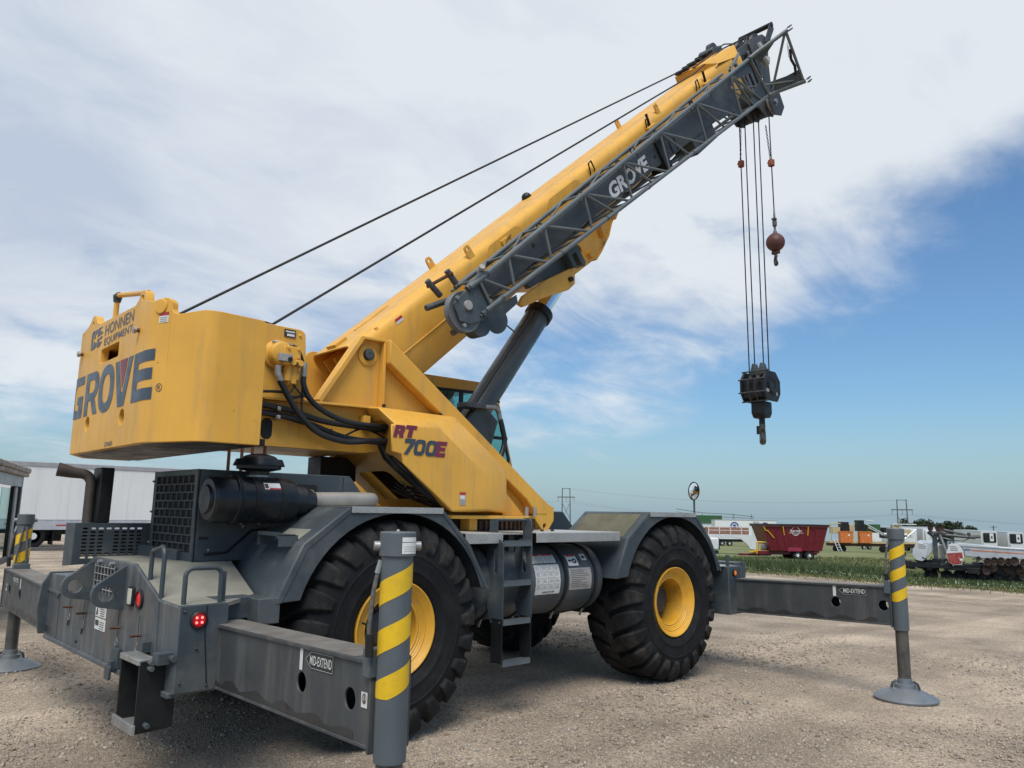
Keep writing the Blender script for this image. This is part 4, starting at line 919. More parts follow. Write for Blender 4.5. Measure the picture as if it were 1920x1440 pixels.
def perim(u, z, off=.003):                   # u runs along the rear face (from +y) and on round the corner
    if u < -.94: d = -.94-u; return S((-1.81+(-d)*0+d*.4107-off*.9, .94+d*.9118 if 0 else .94+d*.9118, z))
    if u <= .79: return S((-1.81-off, -u, z))
    p_, n_ = path_at(u); return S((p_.x+n_.x*off, p_.y+n_.y*off, z))
ZL, HL = 2.485, .365
def up(u0, w, sh=0.): return lambda u, v: perim(u0+w*u+sh*v, ZL+HL*v)
let = MB()
# G R O V E, block capitals
def ring(cx, cy, rx, ry, tx, ty, n=28): return [[(cx+rx*math.copysign(abs(math.cos(a))**.8, math.cos(a)), cy+ry*math.copysign(abs(math.sin(a))**.85, math.sin(a))) for a in [2*math.pi*i/n for i in range(n)]], [(cx+(rx-tx)*math.copysign(abs(math.cos(a))**.8, math.cos(a)), cy+(ry-ty)*math.copysign(abs(math.sin(a))**.85, math.sin(a))) for a in [-2*math.pi*i/n for i in range(n)]]]
W_ = .40
G_ = [[(1.0, 1.0), (.35, 1.0), (.12, .93), (.02, .78), (0, .5), (.02, .22), (.12, .07), (.35, 0), (1.0, 0), (1.0, .52), (.55, .52), (.55, .34), (.68, .34), (.68, .2), (.42, .2), (.34, .3), (.33, .5), (.34, .7), (.42, .8), (1.0, .8)]]
poly2d(let, G_, lambda u, v: perim(-1.06+.38*u, ZL+HL*v), cuts=(.316,))
R_ = [[(0, 0), (.26, 0), (.26, .34), (.45, .34), (.68, 0), (.98, 0), (.72, .38), (.86, .46), (.95, .6), (.95, .8), (.88, .92), (.7, 1.0), (0, 1.0)], [(.26, .52), (.26, .82), (.58, .82), (.68, .75), (.68, .6), (.58, .52)]]
poly2d(let, R_, up(-.61, W_)); poly2d(let, ring(.5, .5, .5, .53, .26, .21), up(-.215, .41))
poly2d(let, [[(0, 1.0), (.23, 1.0), (.48, .30), (.56, .30), (.76, 1.0), (1.0, 1.0), (.68, 0), (.34, 0)]], lambda u, v: perim(.185+.44*u, ZL+HL*v))
E_ = [[(0, 0), (1, 0), (1, .24), (.30, .24), (.30, .40), (.96, .40), (.96, .63), (.30, .63), (.30, .77), (1, .77), (1, 1), (0, 1)]]
poly2d(let, E_, lambda u, v: perim(.655+.355*u, ZL+HL*v), cuts=tuple(.02+.04*i for i in range(25)))
let.build('lettering', slate, cw)
rv = MB(); poly2d(rv, [[(.28, 1.0), (.70, 1.0), (.515, .36)]], lambda u, v: perim(.185+.44*u, ZL+HL*v)); rv.build('lettering_accent', MATS['letter_maroon'], cw)
t = MB(); text(t, 'HONNEN', lambda u, v: perim(-.205+.74*u, 3.128+.092*v), .004); text(t, 'EQUIPMENT', lambda u, v: perim(-.20+.73*u, 3.035+.07*v), .002)
for lp in ([(0, 0), (.36, 0), (.5, .12), (.5, .32), (.36, .24), (.36, .38), (.22, .38), (.22, .14), (.14, .14), (.14, .86), (.25, 1), (.12, 1), (0, .86)], [(.22, .55), (.36, .55), (.36, .72), (.5, .80), (.5, 1), (.34, 1), (.22, .9)], [(.56, 0), (.78, 0), (1, .22), (.72, .22), (.72, .38), (.95, .38), (1, .5), (.86, .5), (.70, .42), (.56, .5)], [(.56, .55), (.72, .6), (1, .62), (.92, .78), (.72, .78), (.72, .9), (1, 1), (.6, 1), (.56, .9)]):
    poly2d(t, [lp], lambda u, v: perim(-.60+.33*u, 3.06+.165*v))
t.build('lettering', slate, cw)
t = MB(); text(t, '229682', lambda u, v: perim(.10+.20*u, 2.195+.035*v), .01)
poly2d(t, [circ(1.075, 2.565, .03, 20), circ(1.075, 2.565, .025, 20)[::-1]], lambda u, v: perim(u, v)); text(t, 'R', lambda u, v: perim(1.063+.026*u, 2.55+.03*v), .01)
t.build('small_marks', slate, cw)
o = MB(); 
for (z0_, z1_, m_, nm) in ((3.055, 3.12, offwhite, 'warning_label'),):
    o = sheet(MB(), lambda u, v: perim(1.02+.09*u, 3.035+.075*v)).build('warning_label', offwhite, cw)
    sheet(MB(), lambda u, v: perim(1.02+.09*u, 3.085+.025*v, .004)).build('red_band', redprint, o)
    g_ = MB(); [sheet(g_, lambda u, v, i=i: perim(1.03+.07*u, 3.042+i*.013+.006*v, .004)) for i in range(3)]; g_.build('print', decalgrey, o)
MB().lathe([(.055, 0), (.055, .008), (.05, .012), (.001, .012)], perim(1.03, 3.155, 0), S(nch)-S((0, 0, 0)), 24).build('lug_boss', yellow, cw, .002)
for y, z in ((.84, 3.06), (-.70, 3.025)):
    MB(S).cyl((-1.81, y, z), (-1.835, y, z), .016, n=8).build('bolt', rust, cw)
    MB(S).cyl((-1.835, y, z), (-1.855, y, z), .027, n=6).build('nut', steel, cw)
pb_ = MB(S); pb_.tube([(-1.76, .15, 3.24), (-1.76, .15, 3.44)]+[(-1.76, .15-.03*(1-math.cos(R(a))), 3.44+.03*math.sin(R(a))) for a in (30, 60, 90)]+[(-1.76, -.66, 3.335)], .021, 10)
pb_.build('guard_pipe', yellow, cw); MB(S).tube([(-1.76, .15, 3.415), (-1.76, .145, 3.465), (-1.76, .10, 3.468)], .028, 10).build('pipe_elbow', grey, cw); MB(S).cyl((-1.76, .15, 3.235), (-1.76, .15, 3.265), .03, n=12).build('pipe_socket', grey, cw)
# --- hoists and their gear motor
MB(S).prism([(-1.2, 2.655), (-.38, 2.655), (-.38, 2.98)]+[(-.46+.06*math.cos(R(a)), 3.235+.055*math.sin(R(a))) for a in (0, 25, 50, 75, 95)]+[(-.80, 3.295), (-1.05, 3.0)], 'y', -.56, -.53).build('hoist_side_plate', yellow, crane, .004)
MB(S).prism([(-1.2, 2.68), (-.38, 2.68), (-.38, 3.24), (-.44, 3.29), (-.9, 3.29), (-1.1, 3.0)], 'y', .53, .56).build('hoist_side_plate', yellow, crane, .004)
for x, z in ((-.72, 3.05), (-1.30, 2.95)): MB(S).lathe([(.30, -.40), (.30, -.37), (.20, -.37), (.20, .37), (.30, .37), (.30, .40)], (x, 0, z), (0, 1, 0), 32).build('hoist_drum', black, crane)
o = MB(S).box(-.605, -.50, -.5685, -.562, 3.205, 3.272).build('maker_plate', ink, crane)
g_ = MB(S); sheet(g_, lambda u, v: (-.595+.085*u, -.57, 3.247+.012*v)); sheet(g_, lambda u, v: (-.582+.07*u, -.57, 3.214+.02*v)); g_.build('print', offwhite, o)
MB(S).sphere((-.455, -.562, 3.235), .014, 8).build('bolt', yellow, crane)
gm = MB(S); gm.lathe([(.13, 0), (.13, .04), (.11, .05), (.10, .12), (.085, .13), (.001, .13)], (-.66, -.56, 3.03), (0, -1, 0), 24)
gm.box(-.66, -.505, -.70, -.56, 2.985, 3.10).box(-.675, -.485, -.72, -.60, 2.93, 2.985).cyl((-.60, -.66, 2.80), (-.60, -.66, 2.94), .035).cyl((-.545, -.66, 2.78), (-.545, -.66, 2.94), .03).cyl((-.60, -.63, 2.81), (-.52, -.63, 2.81), .04).box(-.63, -.5, -.68, -.58, 2.82, 2.88)
gmo = gm.build('hoist_motor', MATS['yellow_paint'], crane, .008)
MB(S).box(-.715, -.60, -.745, -.70, 2.955, 3.02).build('motor_valve_block', decalgrey, gmo, .004)
for x, z in ((-.62, 3.08), (-.53, 3.08), (-.62, 3.01), (-.53, 3.01)): MB(S).cyl((x, -.70, z), (x, -.715, z), .012, n=6).build('bolt', yellow, gmo)
for x in (-.585, -.515): MB(S).lathe([(.014, 0), (.026, .0), (.026, .012), (.014, .012)], (x, -.722, 2.958), (0, -1, 0), 14).build('port', MATS['yellow_paint'], gmo)
MB(S).box(-.60, -.49, -.726, -.72, 2.93, 2.965).build('port_plate', rust, gmo)
MB(S).cyl((-.625, -.745, 2.975), (-.625, -.757, 2.975), .02).build('plug', black, gmo)
MB(S).tube([(-.74, -.63, 3.13), (-.66, -.64, 3.127), (-.56, -.645, 3.12)], .011, 8).build('steel_line', steel, gmo)
# hoses from hoist to valve cover
def hose(pts, r, name='hydraulic_hose'):
    P = [Vector(p) for p in pts]; out = []
    for i in range(len(P)-1):
        p0, p1, p2, p3 = P[max(i-1, 0)], P[i], P[i+1], P[min(i+2, len(P)-1)]
        for k_ in range(6):
            t = k_/6; out.append(.5*((2*p1)+(-p0+p2)*t+(2*p0-5*p1+4*p2-p3)*t*t+(-p0+3*p1-3*p2+p3)*t**3))
    out.append(P[-1]); return MB(S).tube(out, r, 10).build(name, hose_m, crane)
hose([(-.56, -.645, 3.12), (-.50, -.64, 3.09), (-.455, -.64, 3.0), (-.445, -.64, 2.93)], .012)
hose([(-.45, -.66, 2.88), (-.44, -.66, 2.78), (-.36, -.66, 2.66), (-.18, -.66, 2.56), (.06, -.66, 2.505), (.46, -.66, 2.50)], .0245)
MB(S).tube([(-.452, -.66, 2.98), (-.45, -.66, 2.86)], .026, 10).build('hose_fitting', steel, crane)
hose([(-.68, -.69, 2.80), (-.58, -.68, 2.66), (-.46, -.67, 2.52), (-.28, -.67, 2.39), (-.02, -.67, 2.335), (.22, -.67, 2.355), (.46, -.67, 2.375)], .0265)
MB(S).tube([(-.70, -.69, 2.92), (-.70, -.69, 2.86), (-.67, -.69, 2.79)], .027, 10).build('hose_fitting', steel, crane)
hose([(-.78, -.56, 2.60), (-.5, -.56, 2.57), (-.2, -.56, 2.51), (.1, -.57, 2.49), (.46, -.58, 2.475)], .026)
hose([(-.78, -.54, 2.535), (-.55, -.54, 2.52), (-.3, -.55, 2.47), (0, -.57, 2.385), (.25, -.6, 2.36), (.46, -.6, 2.36)], .026)
hose([(-.42, -.60, 2.9), (-.42, -.6, 2.6), (-.36, -.58, 2.48), (-.22, -.58, 2.385), (-.02, -.58, 2.38), (.2, -.56, 2.47), (.4, -.55, 2.44), (.5, -.55, 2.37)], .009, 'control_hose')
hose([(-.8, -.6, 2.70), (-.6, -.6, 2.715), (-.5, -.6, 2.68), (-.4, -.6, 2.72), (-.36, -.55, 2.78)], .012, 'control_hose')
hose([(-.56, -.66, 2.80), (-.5, -.66, 2.74), (-.42, -.62, 2.70), (-.3, -.56, 2.69)], .007, 'control_hose')
hose([(-.53, -.64, 2.95), (-.5, -.63, 2.8), (-.55, -.6, 2.70)], .005, 'control_hose')
for z_ in (2.50, 2.575): MB(S).box(-.63, -.60, -.595, -.50, z_-.018, z_+.018).build('hose_clamp', steel, crane, .006)
# --- moulded valve cover with the model mark
oc = [(.27, 2.67), (1.17, 2.66), (1.875, 2.17), (1.885, 1.73), (1.12, 1.74), (.52, 2.23), (.40, 2.27), (.40, 2.52), (.33, 2.56)]
ic = [(.33, 2.495), (.79, 2.51), (1.43, 2.06), (1.42, 1.755), (.985, 1.735), (.405, 2.155), (.39, 2.235), (.285, 2.25), (.27, 2.49)]
vc = MB(S); k = 9
bk = [(x, -.50, z) for x, z in ((.27, 2.69), (1.22, 2.68), (1.95, 2.17), (1.95, 1.73), (1.2, 1.74), (.6, 2.22), (.5, 2.27), (.5, 2.52), (.36, 2.56))]
vs = bk+[(x, -.715, z) for x, z in oc]+[(x, -.95, z) for x, z in ic]
fs = [tuple(range(2*k, 3*k))]
for a in (0, k):
    for i in range(k): fs.append((a+i, a+(i+1) % k, a+k+(i+1) % k, a+k+i))
vc.add(vs, fs); vco = vc.build('valve_cover', yellow, crane, .016, seg=3)
def cfn(x0, w, z0, h, sh=.0): return lambda u, v: S((x0+w*u+sh*v, -.954, z0+h*v))
def cfo(x0, w, z0, h, sh, off): return lambda u, v: S((x0+w*u+sh*v, -.954-off, z0+h*v))
Rr = [[(0, 0), (.36, 0), (.36, .3), (.5, .3), (.55, 0), (.96, 0), (.88, .4), (.96, .6), (.94, .85), (.8, 1), (0, 1)], [(.36, .55), (.36, .72), (.5, .72), (.56, .635), (.5, .55)]]
Tt = [[(.30, 0), (.72, 0), (.72, .68), (1, .68), (1, 1), (0, 1), (0, .68), (.30, .68)]]
sevn = [[(.12, 0), (.5, 0), (1, .72), (1, 1), (0, 1), (0, .72), (.58, .72)]]
zero = [rrect(0, 1, 0, 1, .3, 4), rrect(.30, .70, .24, .76, .12, 4)[::-1]]
Ee = [[(0, 0), (1, 0), (1, .26), (.42, .26), (.42, .38), (.92, .38), (.92, .62), (.42, .62), (.42, .74), (1, .74), (1, 1), (0, 1)]]
b_ = MB()
for lp, x0, w, z0, h in ((Rr[:1], .287, .122, 2.377, .121), (Tt, .402, .126, 2.384, .121)):
    poly2d(b_, lp, cfo(x0, w, z0, h, .028, -.001))
for lp, x0, w in ((sevn, .396, .115), (zero[:1], .510, .122), (zero[:1], .640, .122), (Ee, .752, .122)): poly2d(b_, lp, cfo(x0-.004, w+.008, 2.231, .153, .03, -.001))
poly2d(MB(), [], None) if 0 else None
bo_ = MB(); 
for lp, x0, w, z0, h in ((Rr, .291, .115, 2.381, .113), (Tt, .406, .119, 2.388, .113)): poly2d(bo_, lp, cfo(x0, w, z0, h, .028, 0))
bb = MB()
for lp, x0, w in ((sevn, .396, .113), (zero, .510, .122), (zero, .640, .122)): poly2d(bb, lp, cfo(x0, w, 2.235, .145, .03, .001))
E2 = MB(); poly2d(E2, Ee, cfo(.752, .120, 2.235, .145, .03, .0005))
def outline(lps, x0, w, z0, h, off, g=.004):
    o_ = MB(); poly2d(o_, lps, cfo(x0, w, z0, h, .028, off)); return o_
bo_.build('model_letters', maroon, vco); E2.build('model_letter', maroon, vco); bb.build('model_numerals', slate, vco)
o = sheet(MB(S), lambda u, v: (1.065+.075*u, -.9535, 1.80+.12*v)).build('hand_crush_label', decalgrey, vco)
sheet(MB(S), lambda u, v: (1.065+.075*u, -.9545, 1.895+.025*v)).build('red_band', redprint, o); g_ = MB(S); poly2d(g_, [[(1.072, 1.868), (1.13, 1.886), (1.13, 1.876), (1.10, 1.862), (1.08, 1.858)]], lambda u, v: (u, -.9548, v)); sheet(g_, lambda u, v: (1.07+.06*u, -.9542, 1.855+.035*v)); g_.build('picture', offwhite, o)
for x, z in ((.40, 2.695), (1.06, 2.675)): MB(S).cyl((x, -.62, z-.01), (x, -.62, z+.02), .018, n=8).build('cover_bolt', black, vco)
# --- cab on the far side
gl_hole = [(1.52, 2.30), (1.52, 3.12), (1.58, 3.175), (2.45, 3.20), (2.80, 3.10), (3.035, 2.40), (3.02, 2.32), (2.95, 2.28)]
cab_o = [(1.30, 1.78), (1.30, 3.24), (1.36, 3.315), (2.56, 3.325), (2.80, 3.27), (3.12, 2.22), (3.08, 2.10), (2.75, 1.78)]
cabw = MB(S)
for y0, y1 in ((.52, .545), (1.40, 1.425)): cabw.prism(cab_o, 'y', y0, y1, holes=[gl_hole[::-1]])
cabw.prism([(1.30, 3.24), (1.36, 3.315), (2.56, 3.325), (2.80, 3.27), (2.79, 3.25), (2.55, 3.30), (1.37, 3.29), (1.32, 3.23)], 'y', .545, 1.40)
cabw.box(1.30, 1.325, .545, 1.40, 1.78, 2.5).box(1.30, 3.0, .545, 1.40, 1.78, 1.80)
cabw.prism([(3.12, 2.22), (3.08, 2.10), (2.75, 1.78), (2.75, 1.82), (3.06, 2.12), (3.095, 2.22)], 'y', .545, 1.40)
cb_ = cabw.build('cab', yellow, crane, .012)
fw_ = MB(S)
gi = [(1.56, 2.34), (1.56, 3.10), (1.60, 3.14), (2.44, 3.165), (2.77, 3.075), (2.995, 2.40), (2.98, 2.34), (2.93, 2.315)]
for y0, y1 in ((.508, .524), (1.42, 1.436)): fw_.prism(gl_hole, 'y', y0, y1, holes=[gi[::-1]])
fw_.box(2.20, 2.26, .508, .53, 2.32, 3.165); fw_.box(2.26, 2.99, .506, .53, 2.635, 2.675)
fw_.islands('window_frame', black, cb_, .004)
for y in (.516, 1.428): MB(S).prism(gi, 'y', y, y+.004).build('window', cabglass, cb_)
MB(S).add([(3.09, .56, 2.25), (3.09, 1.39, 2.25), (2.785, 1.39, 3.25), (2.785, .56, 3.25)], [(0, 1, 2, 3)]).build('windscreen', cabglass, cb_)
gd = MB(S)
for i in range(13): gd.tube([(1.60+i*.047, .60, 2.55), (1.60+i*.047, .60, 3.16)], .0035, 4)
for i in range(9): gd.tube([(1.57, .602, 2.60+i*.062), (2.2, .602, 2.60+i*.065)], .0035, 4)
gd.build('window_guard', black, cb_)
si = MB(S).box(1.62, 2.1, .75, 1.2, 2.05, 2.2).box(1.58, 1.72, .75, 1.2, 2.2, 2.78).box(1.6, 1.7, .85, 1.1, 2.78, 2.95).box(2.3, 2.62, .7, .9, 1.85, 2.42).box(2.62, 2.78, .7, 1.1, 2.2, 2.62)
si.islands('seat_and_console', seat_m, cb_, .02)
MB(S).add([(2.45, .60, 2.63), (3.0, .60, 2.30), (2.7, .60, 2.0), (2.3, .60, 2.0)], [(0, 1, 2, 3)]).build('dash_panel', seat_m, cb_)
MB(S).tube([(1.95, .49, 2.86), (1.95, .47, 2.98), (2.03, .47, 2.99), (2.05, .47, 2.95), (2.05, .49, 2.80)], .012, 8).build('grab_handle', yellow, cb_)

# --- boom
def sect(hw, top, bot, c=.11, lw=None):
    lw = lw or hw*.74
    p = arc(hw-c, top-c, c, 0, 90, 5)+arc(-hw+c, top-c, c, 90, 180, 5)
    q = [(-hw, -.235), (-lw-.012, bot+.07), (-lw+.05, bot), (lw-.05, bot), (lw+.012, bot+.07), (hw, -.235)]
    return p+q
def bprism(mb, pts, s0, s1, holes=()): return mb.prism(pts, 'x', s0, s1, holes=holes)
o_s = sect(.40, .158, -.575); i_s = sect(.385, .143, -.56, .10)
mb = MB(B); bprism(mb, o_s, -.04, 9.12, holes=[i_s[::-1]])
bb = mb.build('boom_base_section', yellow, crane, smooth=40)
MB(B).prism([(-.38, .14), (.38, .14), (.38, -.24), (.28, -.55), (-.28, -.55), (-.38, -.24)], 'x', .30, .33).build('boom_rear_plate', yellow, bb)
for y in (-.30, -.1, .1, .3): MB(B).box(.0, .3, y-.008, y+.008, -.53, .05).build('rear_rib', yellow, bb)
MB(B).box(.02, .2, -.06, .10, -.42, -.28).build('rear_junction_box', black, bb, .005)
MB(B).add([(-.04, -.40, .10), (-.04, .40, .10), (-.30, .40, -.10), (-.30, -.40, -.10)], [(0, 1, 2, 3)])
for s0, s1 in ((.35, .85),): MB(B).box(s0, s1, .02, .05, .158, .166).build('weld_bar', yellow, bb)
MB(B).box(.0, .16, -.07, .10, .158, .19).build('stop_block', yellow, bb, .004)
for y in (-.402, .402):
    MB(B).tube([(.1, y, -.235), (9.1, y, -.235)], .006, 6).build('seam_weld', yellow, bb)
MB(B).tube([(.2, .10, .159), (9.0, .10, .159)], .004, 5).build('seam_weld', yellow, bb)
def blug(s0, y, h=.12):
    MB(B).prism([(s0-.05, .05 if y < 0 else .14), (s0+.05, .05 if y < 0 else .14)]+[(s0+.045*math.cos(R(a)), .158+h-.045+.045*math.sin(R(a))) for a in range(0, 181, 30)], 'y', y-.012, y+.012, holes=[circ(s0, .158+h-.05, .02, 10)[::-1]]).build('lifting_lug', yellow, bb, .002)
for s0, y in ((1.86, .30), (1.86, -.375), (6.4, .30), (6.45, -.375)): blug(s0, y, .13 if y > 0 else .10)
MB(B).sphere((3.75, .22, .16), .07, 12).build('boom_top_light', black, bb)
# boxed access plates and small gear on the near side
for s0, s1 in ((2.05, 2.75), (3.3, 4.1)):
    MB(B).prism(rrect(s0, s1, -.20, .10, .12, 4), 'y', -.400, -.408).build('doubler_plate', yellow, bb, .002)
for s0 in (2.42, 2.36):
    MB(B).box(s0-.03, s0+.03, -.43, -.405, -.03, .06).build('cover_clip', yellow, bb, .003)
MB(B).tube([(2.32, -.42, -.02), (2.44, -.43, .04), (2.52, -.42, .05)], .008, 6).build('lead', rust, bb)
for s0 in (4.35, 5.95, 7.65):
    MB(B).tube([(s0, -.41, .02), (s0+.01, -.44, .16), (s0+.08, -.44, .17), (s0+.12, -.41, .03)], .009, 6).build('cable_hook', black, bb)
for s0 in (6.05, 8.0):
    MB(B).tube([(s0, -.41, .05), (s0+.005, -.43, .22)], .02, 8).build('stow_pin', black, bb); MB(B).box(s0-.12, s0+.1, -.46, -.40, -.10, .05).build('stow_bracket', yellow, bb, .01)
sheet(MB(B), lambda u, v: (.53+.10*u, -.4025, .035+.055*v)).build('warning_label', offwhite, bb)
sheet(MB(B), lambda u, v: (.53+.10*u, -.4035, .064+.026*v)).build('red_band', redprint, bb)
# lower gussets that take the lift cylinder, with the dark opening
gp_ = [(2.55, -.56), (3.10, -.86), (3.75, -.90), (3.93, -.86), (4.2, -.77), (4.36, -.67), (4.62, -.57), (4.62, -.30), (2.55, -.30)]
for y in (-.335, .31): MB(B).prism(gp_, 'y', y, y+.025, holes=[circ(3.5, -.66, .11, 18, .09)[::-1]]).build('cylinder_gusset', yellow, bb, .004)
gb_ = MB(B)
for a, b in zip(gp_[:6], gp_[1:7]): gb_.hexa([(a[0], -.36, a[1]), (b[0], -.36, b[1]), (b[0], .33, b[1]), (a[0], .33, a[1])], [(a[0], -.36, a[1]-.02), (b[0], -.36, b[1]-.02), (b[0], .33, b[1]-.02), (a[0], .33, a[1]-.02)]) if not (3.0 < a[0] < 3.4) else None
gb_.build('gusset_floor', yellow, bb, .003)
MB(B).prism([(4.05, -.57), (4.15, -.57), (4.12, -.72), (4.02, -.74)], 'y', -.36, -.42).build('gusset_rib', yellow, bb, .003)
MB(B).prism([(4.45, -.54), (4.55, -.5), (4.50, -.62), (4.40, -.66)], 'y', -.36, -.42).build('gusset_rib', yellow, bb, .003)
MB(B).lathe([(.09, -.2), (.17, -.19), (.14, -.1), (.14, .1), (.17, .19), (.09, .2)], (3.42, 0, -.70), (0, 1, 0), 24).build('inside_sheave', rust, bb)
MB(B).cyl((3.69, -.40, -.80), (3.69, .40, -.80), .055, n=18).build('cylinder_pin', yellow, bb)
# stow bracket under the jib
MB(B).prism([(1.98, -.60), (2.10, -.56), (2.55, -.60), (3.05, -.70), (3.02, -.80), (2.95, -.88), (2.80, -.88), (2.36, -.74), (2.02, -.66)], 'y', -.50, -.56).build('jib_stow_arm', yellow, bb, .01)
MB(B).cyl((2.90, -.47, -.79), (2.90, -.60, -.79), .03, n=12).build('arm_pin', black, bb)
MB(B).prism([(2.30, -.56), (2.55, -.60), (2.9, -.70), (3.05, -.66), (3.25, -.62), (3.22, -.50), (2.3, -.45)], 'y', -.42, -.50).build('stow_saddle', grey, bb, .006)
MB(B).prism([(3.0, -.50), (3.24, -.50), (3.24, -.74), (3.20, -.78), (3.16, -.74), (3.16, -.56), (3.08, -.56), (3.06, -.7), (3.0, -.7)], 'y', -.62, -.46).build('stow_hook', grey, bb, .006)
# flared guard and inner sections at the tip
gsec = [(.40, .02), (.42, .16), (.36, .285), (-.36, .285), (-.42, .16), (-.40, .02)]
mb = MB(B); mb.add([(8.55, .40, .13), (8.55, -.40, .13), (8.62, -.40, .165), (8.62, .40, .165), (8.62, .40, .26), (8.62, -.16, .26), (9.4, -.40, .25), (9.4, .40, .25), (9.4, -.40, .05), (9.4, .4, .05), (8.62, -.40, .165)], [(0, 1, 2, 3), (3, 2, 5, 4), (4, 5, 6, 7), (2, 8, 6, 5), (7, 6, 8, 9), (3, 4, 7, 9)])
mb.build('rope_guard_cowl', yellow, bb, .01)
rg = MB(B).box(8.58, 9.45, -.02, .02, .262, .282).box(8.58, 9.40, .28, .32, .262, .282)
rg.islands('rope_rail', rust, bb)
for s0 in (8.62, 8.9, 9.1, 9.42): MB(B).box(s0-.03, s0+.03, .10, .36, .27, .325).build('rope_guide', black, bb, .004)
mb = MB(B); bprism(mb, sect(.36, .125, -.54), 9.0, 9.45, holes=[sect(.34, .105, -.52)[::-1]]); sec2 = mb.build('boom_inner_section', yellow, crane, .006)
mb = MB(B); bprism(mb, sect(.32, .095, -.50), 9.3, 9.62); mb.build('boom_inner_section', yellow, crane, .006)
for i in range(3): MB(B).box(9.14+.0*i, 9.20, -.366, -.362, -.10-i*.09, -.05-i*.09).build('wear_pad_slot', black, sec2)
# boom head
hp_ = [(9.35, .12), (10.3, .14), (10.75, .08), (10.92, -.06), (10.62, -.36), (10.30, -.84), (10.22, -1.12), (9.98, -1.24), (9.72, -1.12), (9.45, -.62), (9.35, -.5)]
for y in (-.30, -.02, .27): MB(B).prism(hp_, 'y', y, y+.022, holes=[circ(9.75, -.15, .15, 14)[::-1], circ(10.05, -.55, .13, 14)[::-1]]).build('head_plate', MATS['beam_grey'], crane, .004)
for i, y in enumerate((-.20, -.09, .09, .20)):
    MB(B).lathe([(.05, -.03), (.20, -.03), (.205, -.025), (.175, 0), (.205, .025), (.20, .03), (.05, .03)], (9.97, y, -1.0), (0, 1, 0), 30).build('head_sheave', greasy, crane)
    MB(B).lathe([(.05, -.03), (.19, -.03), (.195, -.025), (.17, 0), (.195, .025), (.19, .03), (.05, .03)], (10.6, y, -.03), (0, 1, 0), 30).build('head_sheave', greasy, crane)
MB(B).lathe([(.05, -.03), (.20, -.03), (.205, -.025), (.175, 0), (.205, .025), (.20, .03), (.05, .03)], (10.02, -.37, -1.02), (0, 1, 0), 30).build('whip_sheave', MATS['decal_grey_silver'], crane)
MB(B).prism([(9.8, -.8), (10.3, -.75), (10.25, -1.2), (10.02, -1.28), (9.8, -1.18)], 'y', -.425, -.41, holes=[circ(10.02, -1.02, .07, 14)[::-1]]).build('whip_sheave_plate', greasy, crane, .003)
MB(B).cyl((10.0, -.45, -1.0), (10.0, .32, -1.0), .045, n=14).build('sheave_shaft', steel, crane)
MB(B).cyl((10.9, -.33, -.1), (10.9, .31, -.1), .03, n=10).build('roller_tie', black, crane)
MB(B).cyl((11.2, -.34, .12), (11.2, .33, .12), .045, n=14).build('rope_roller', black, crane)
for y in (-.33, .31): MB(B).prism([(11.15, .15), (11.25, .15), (11.22, .02), (10.85, -.12), (10.7, -.06), (10.8, .0)], 'y', y, y+.018).build('roller_arm', greasy, crane, .002)
for i in range(5): MB(B).prism([(9.5+i*.13, .12), (9.6+i*.13, .14), (9.58+i*.13, .36-.02*i), (9.5+i*.13, .33-.02*i)], 'y', .05+.03*i, .33).build('rope_deflector', MATS['beam_grey'], crane, .004)
MB(B).lathe([(.05, -.05), (.13, -.05), (.13, .05), (.05, .05)], (9.75, .18, .28), (0, 1, 0), 20).build('idler_sheave', MATS['beam_grey'], crane)
for i in range(4): MB(B).box(9.5+.18*i, 9.6+.18*i, -.34, -.30, -.9+.12*i, -.2+.1*i).build('head_stiffener', MATS['beam_grey'], crane, .01)
hk_ = MB(B).tube([(10.3, -.38, .0), (10.25, -.42, -.12), (10.2, -.4, -.25), (10.28, -.4, -.36), (10.38, -.4, -.3)], .045, 8).build('stowed_hook', MATS['decal_grey_silver'], crane)

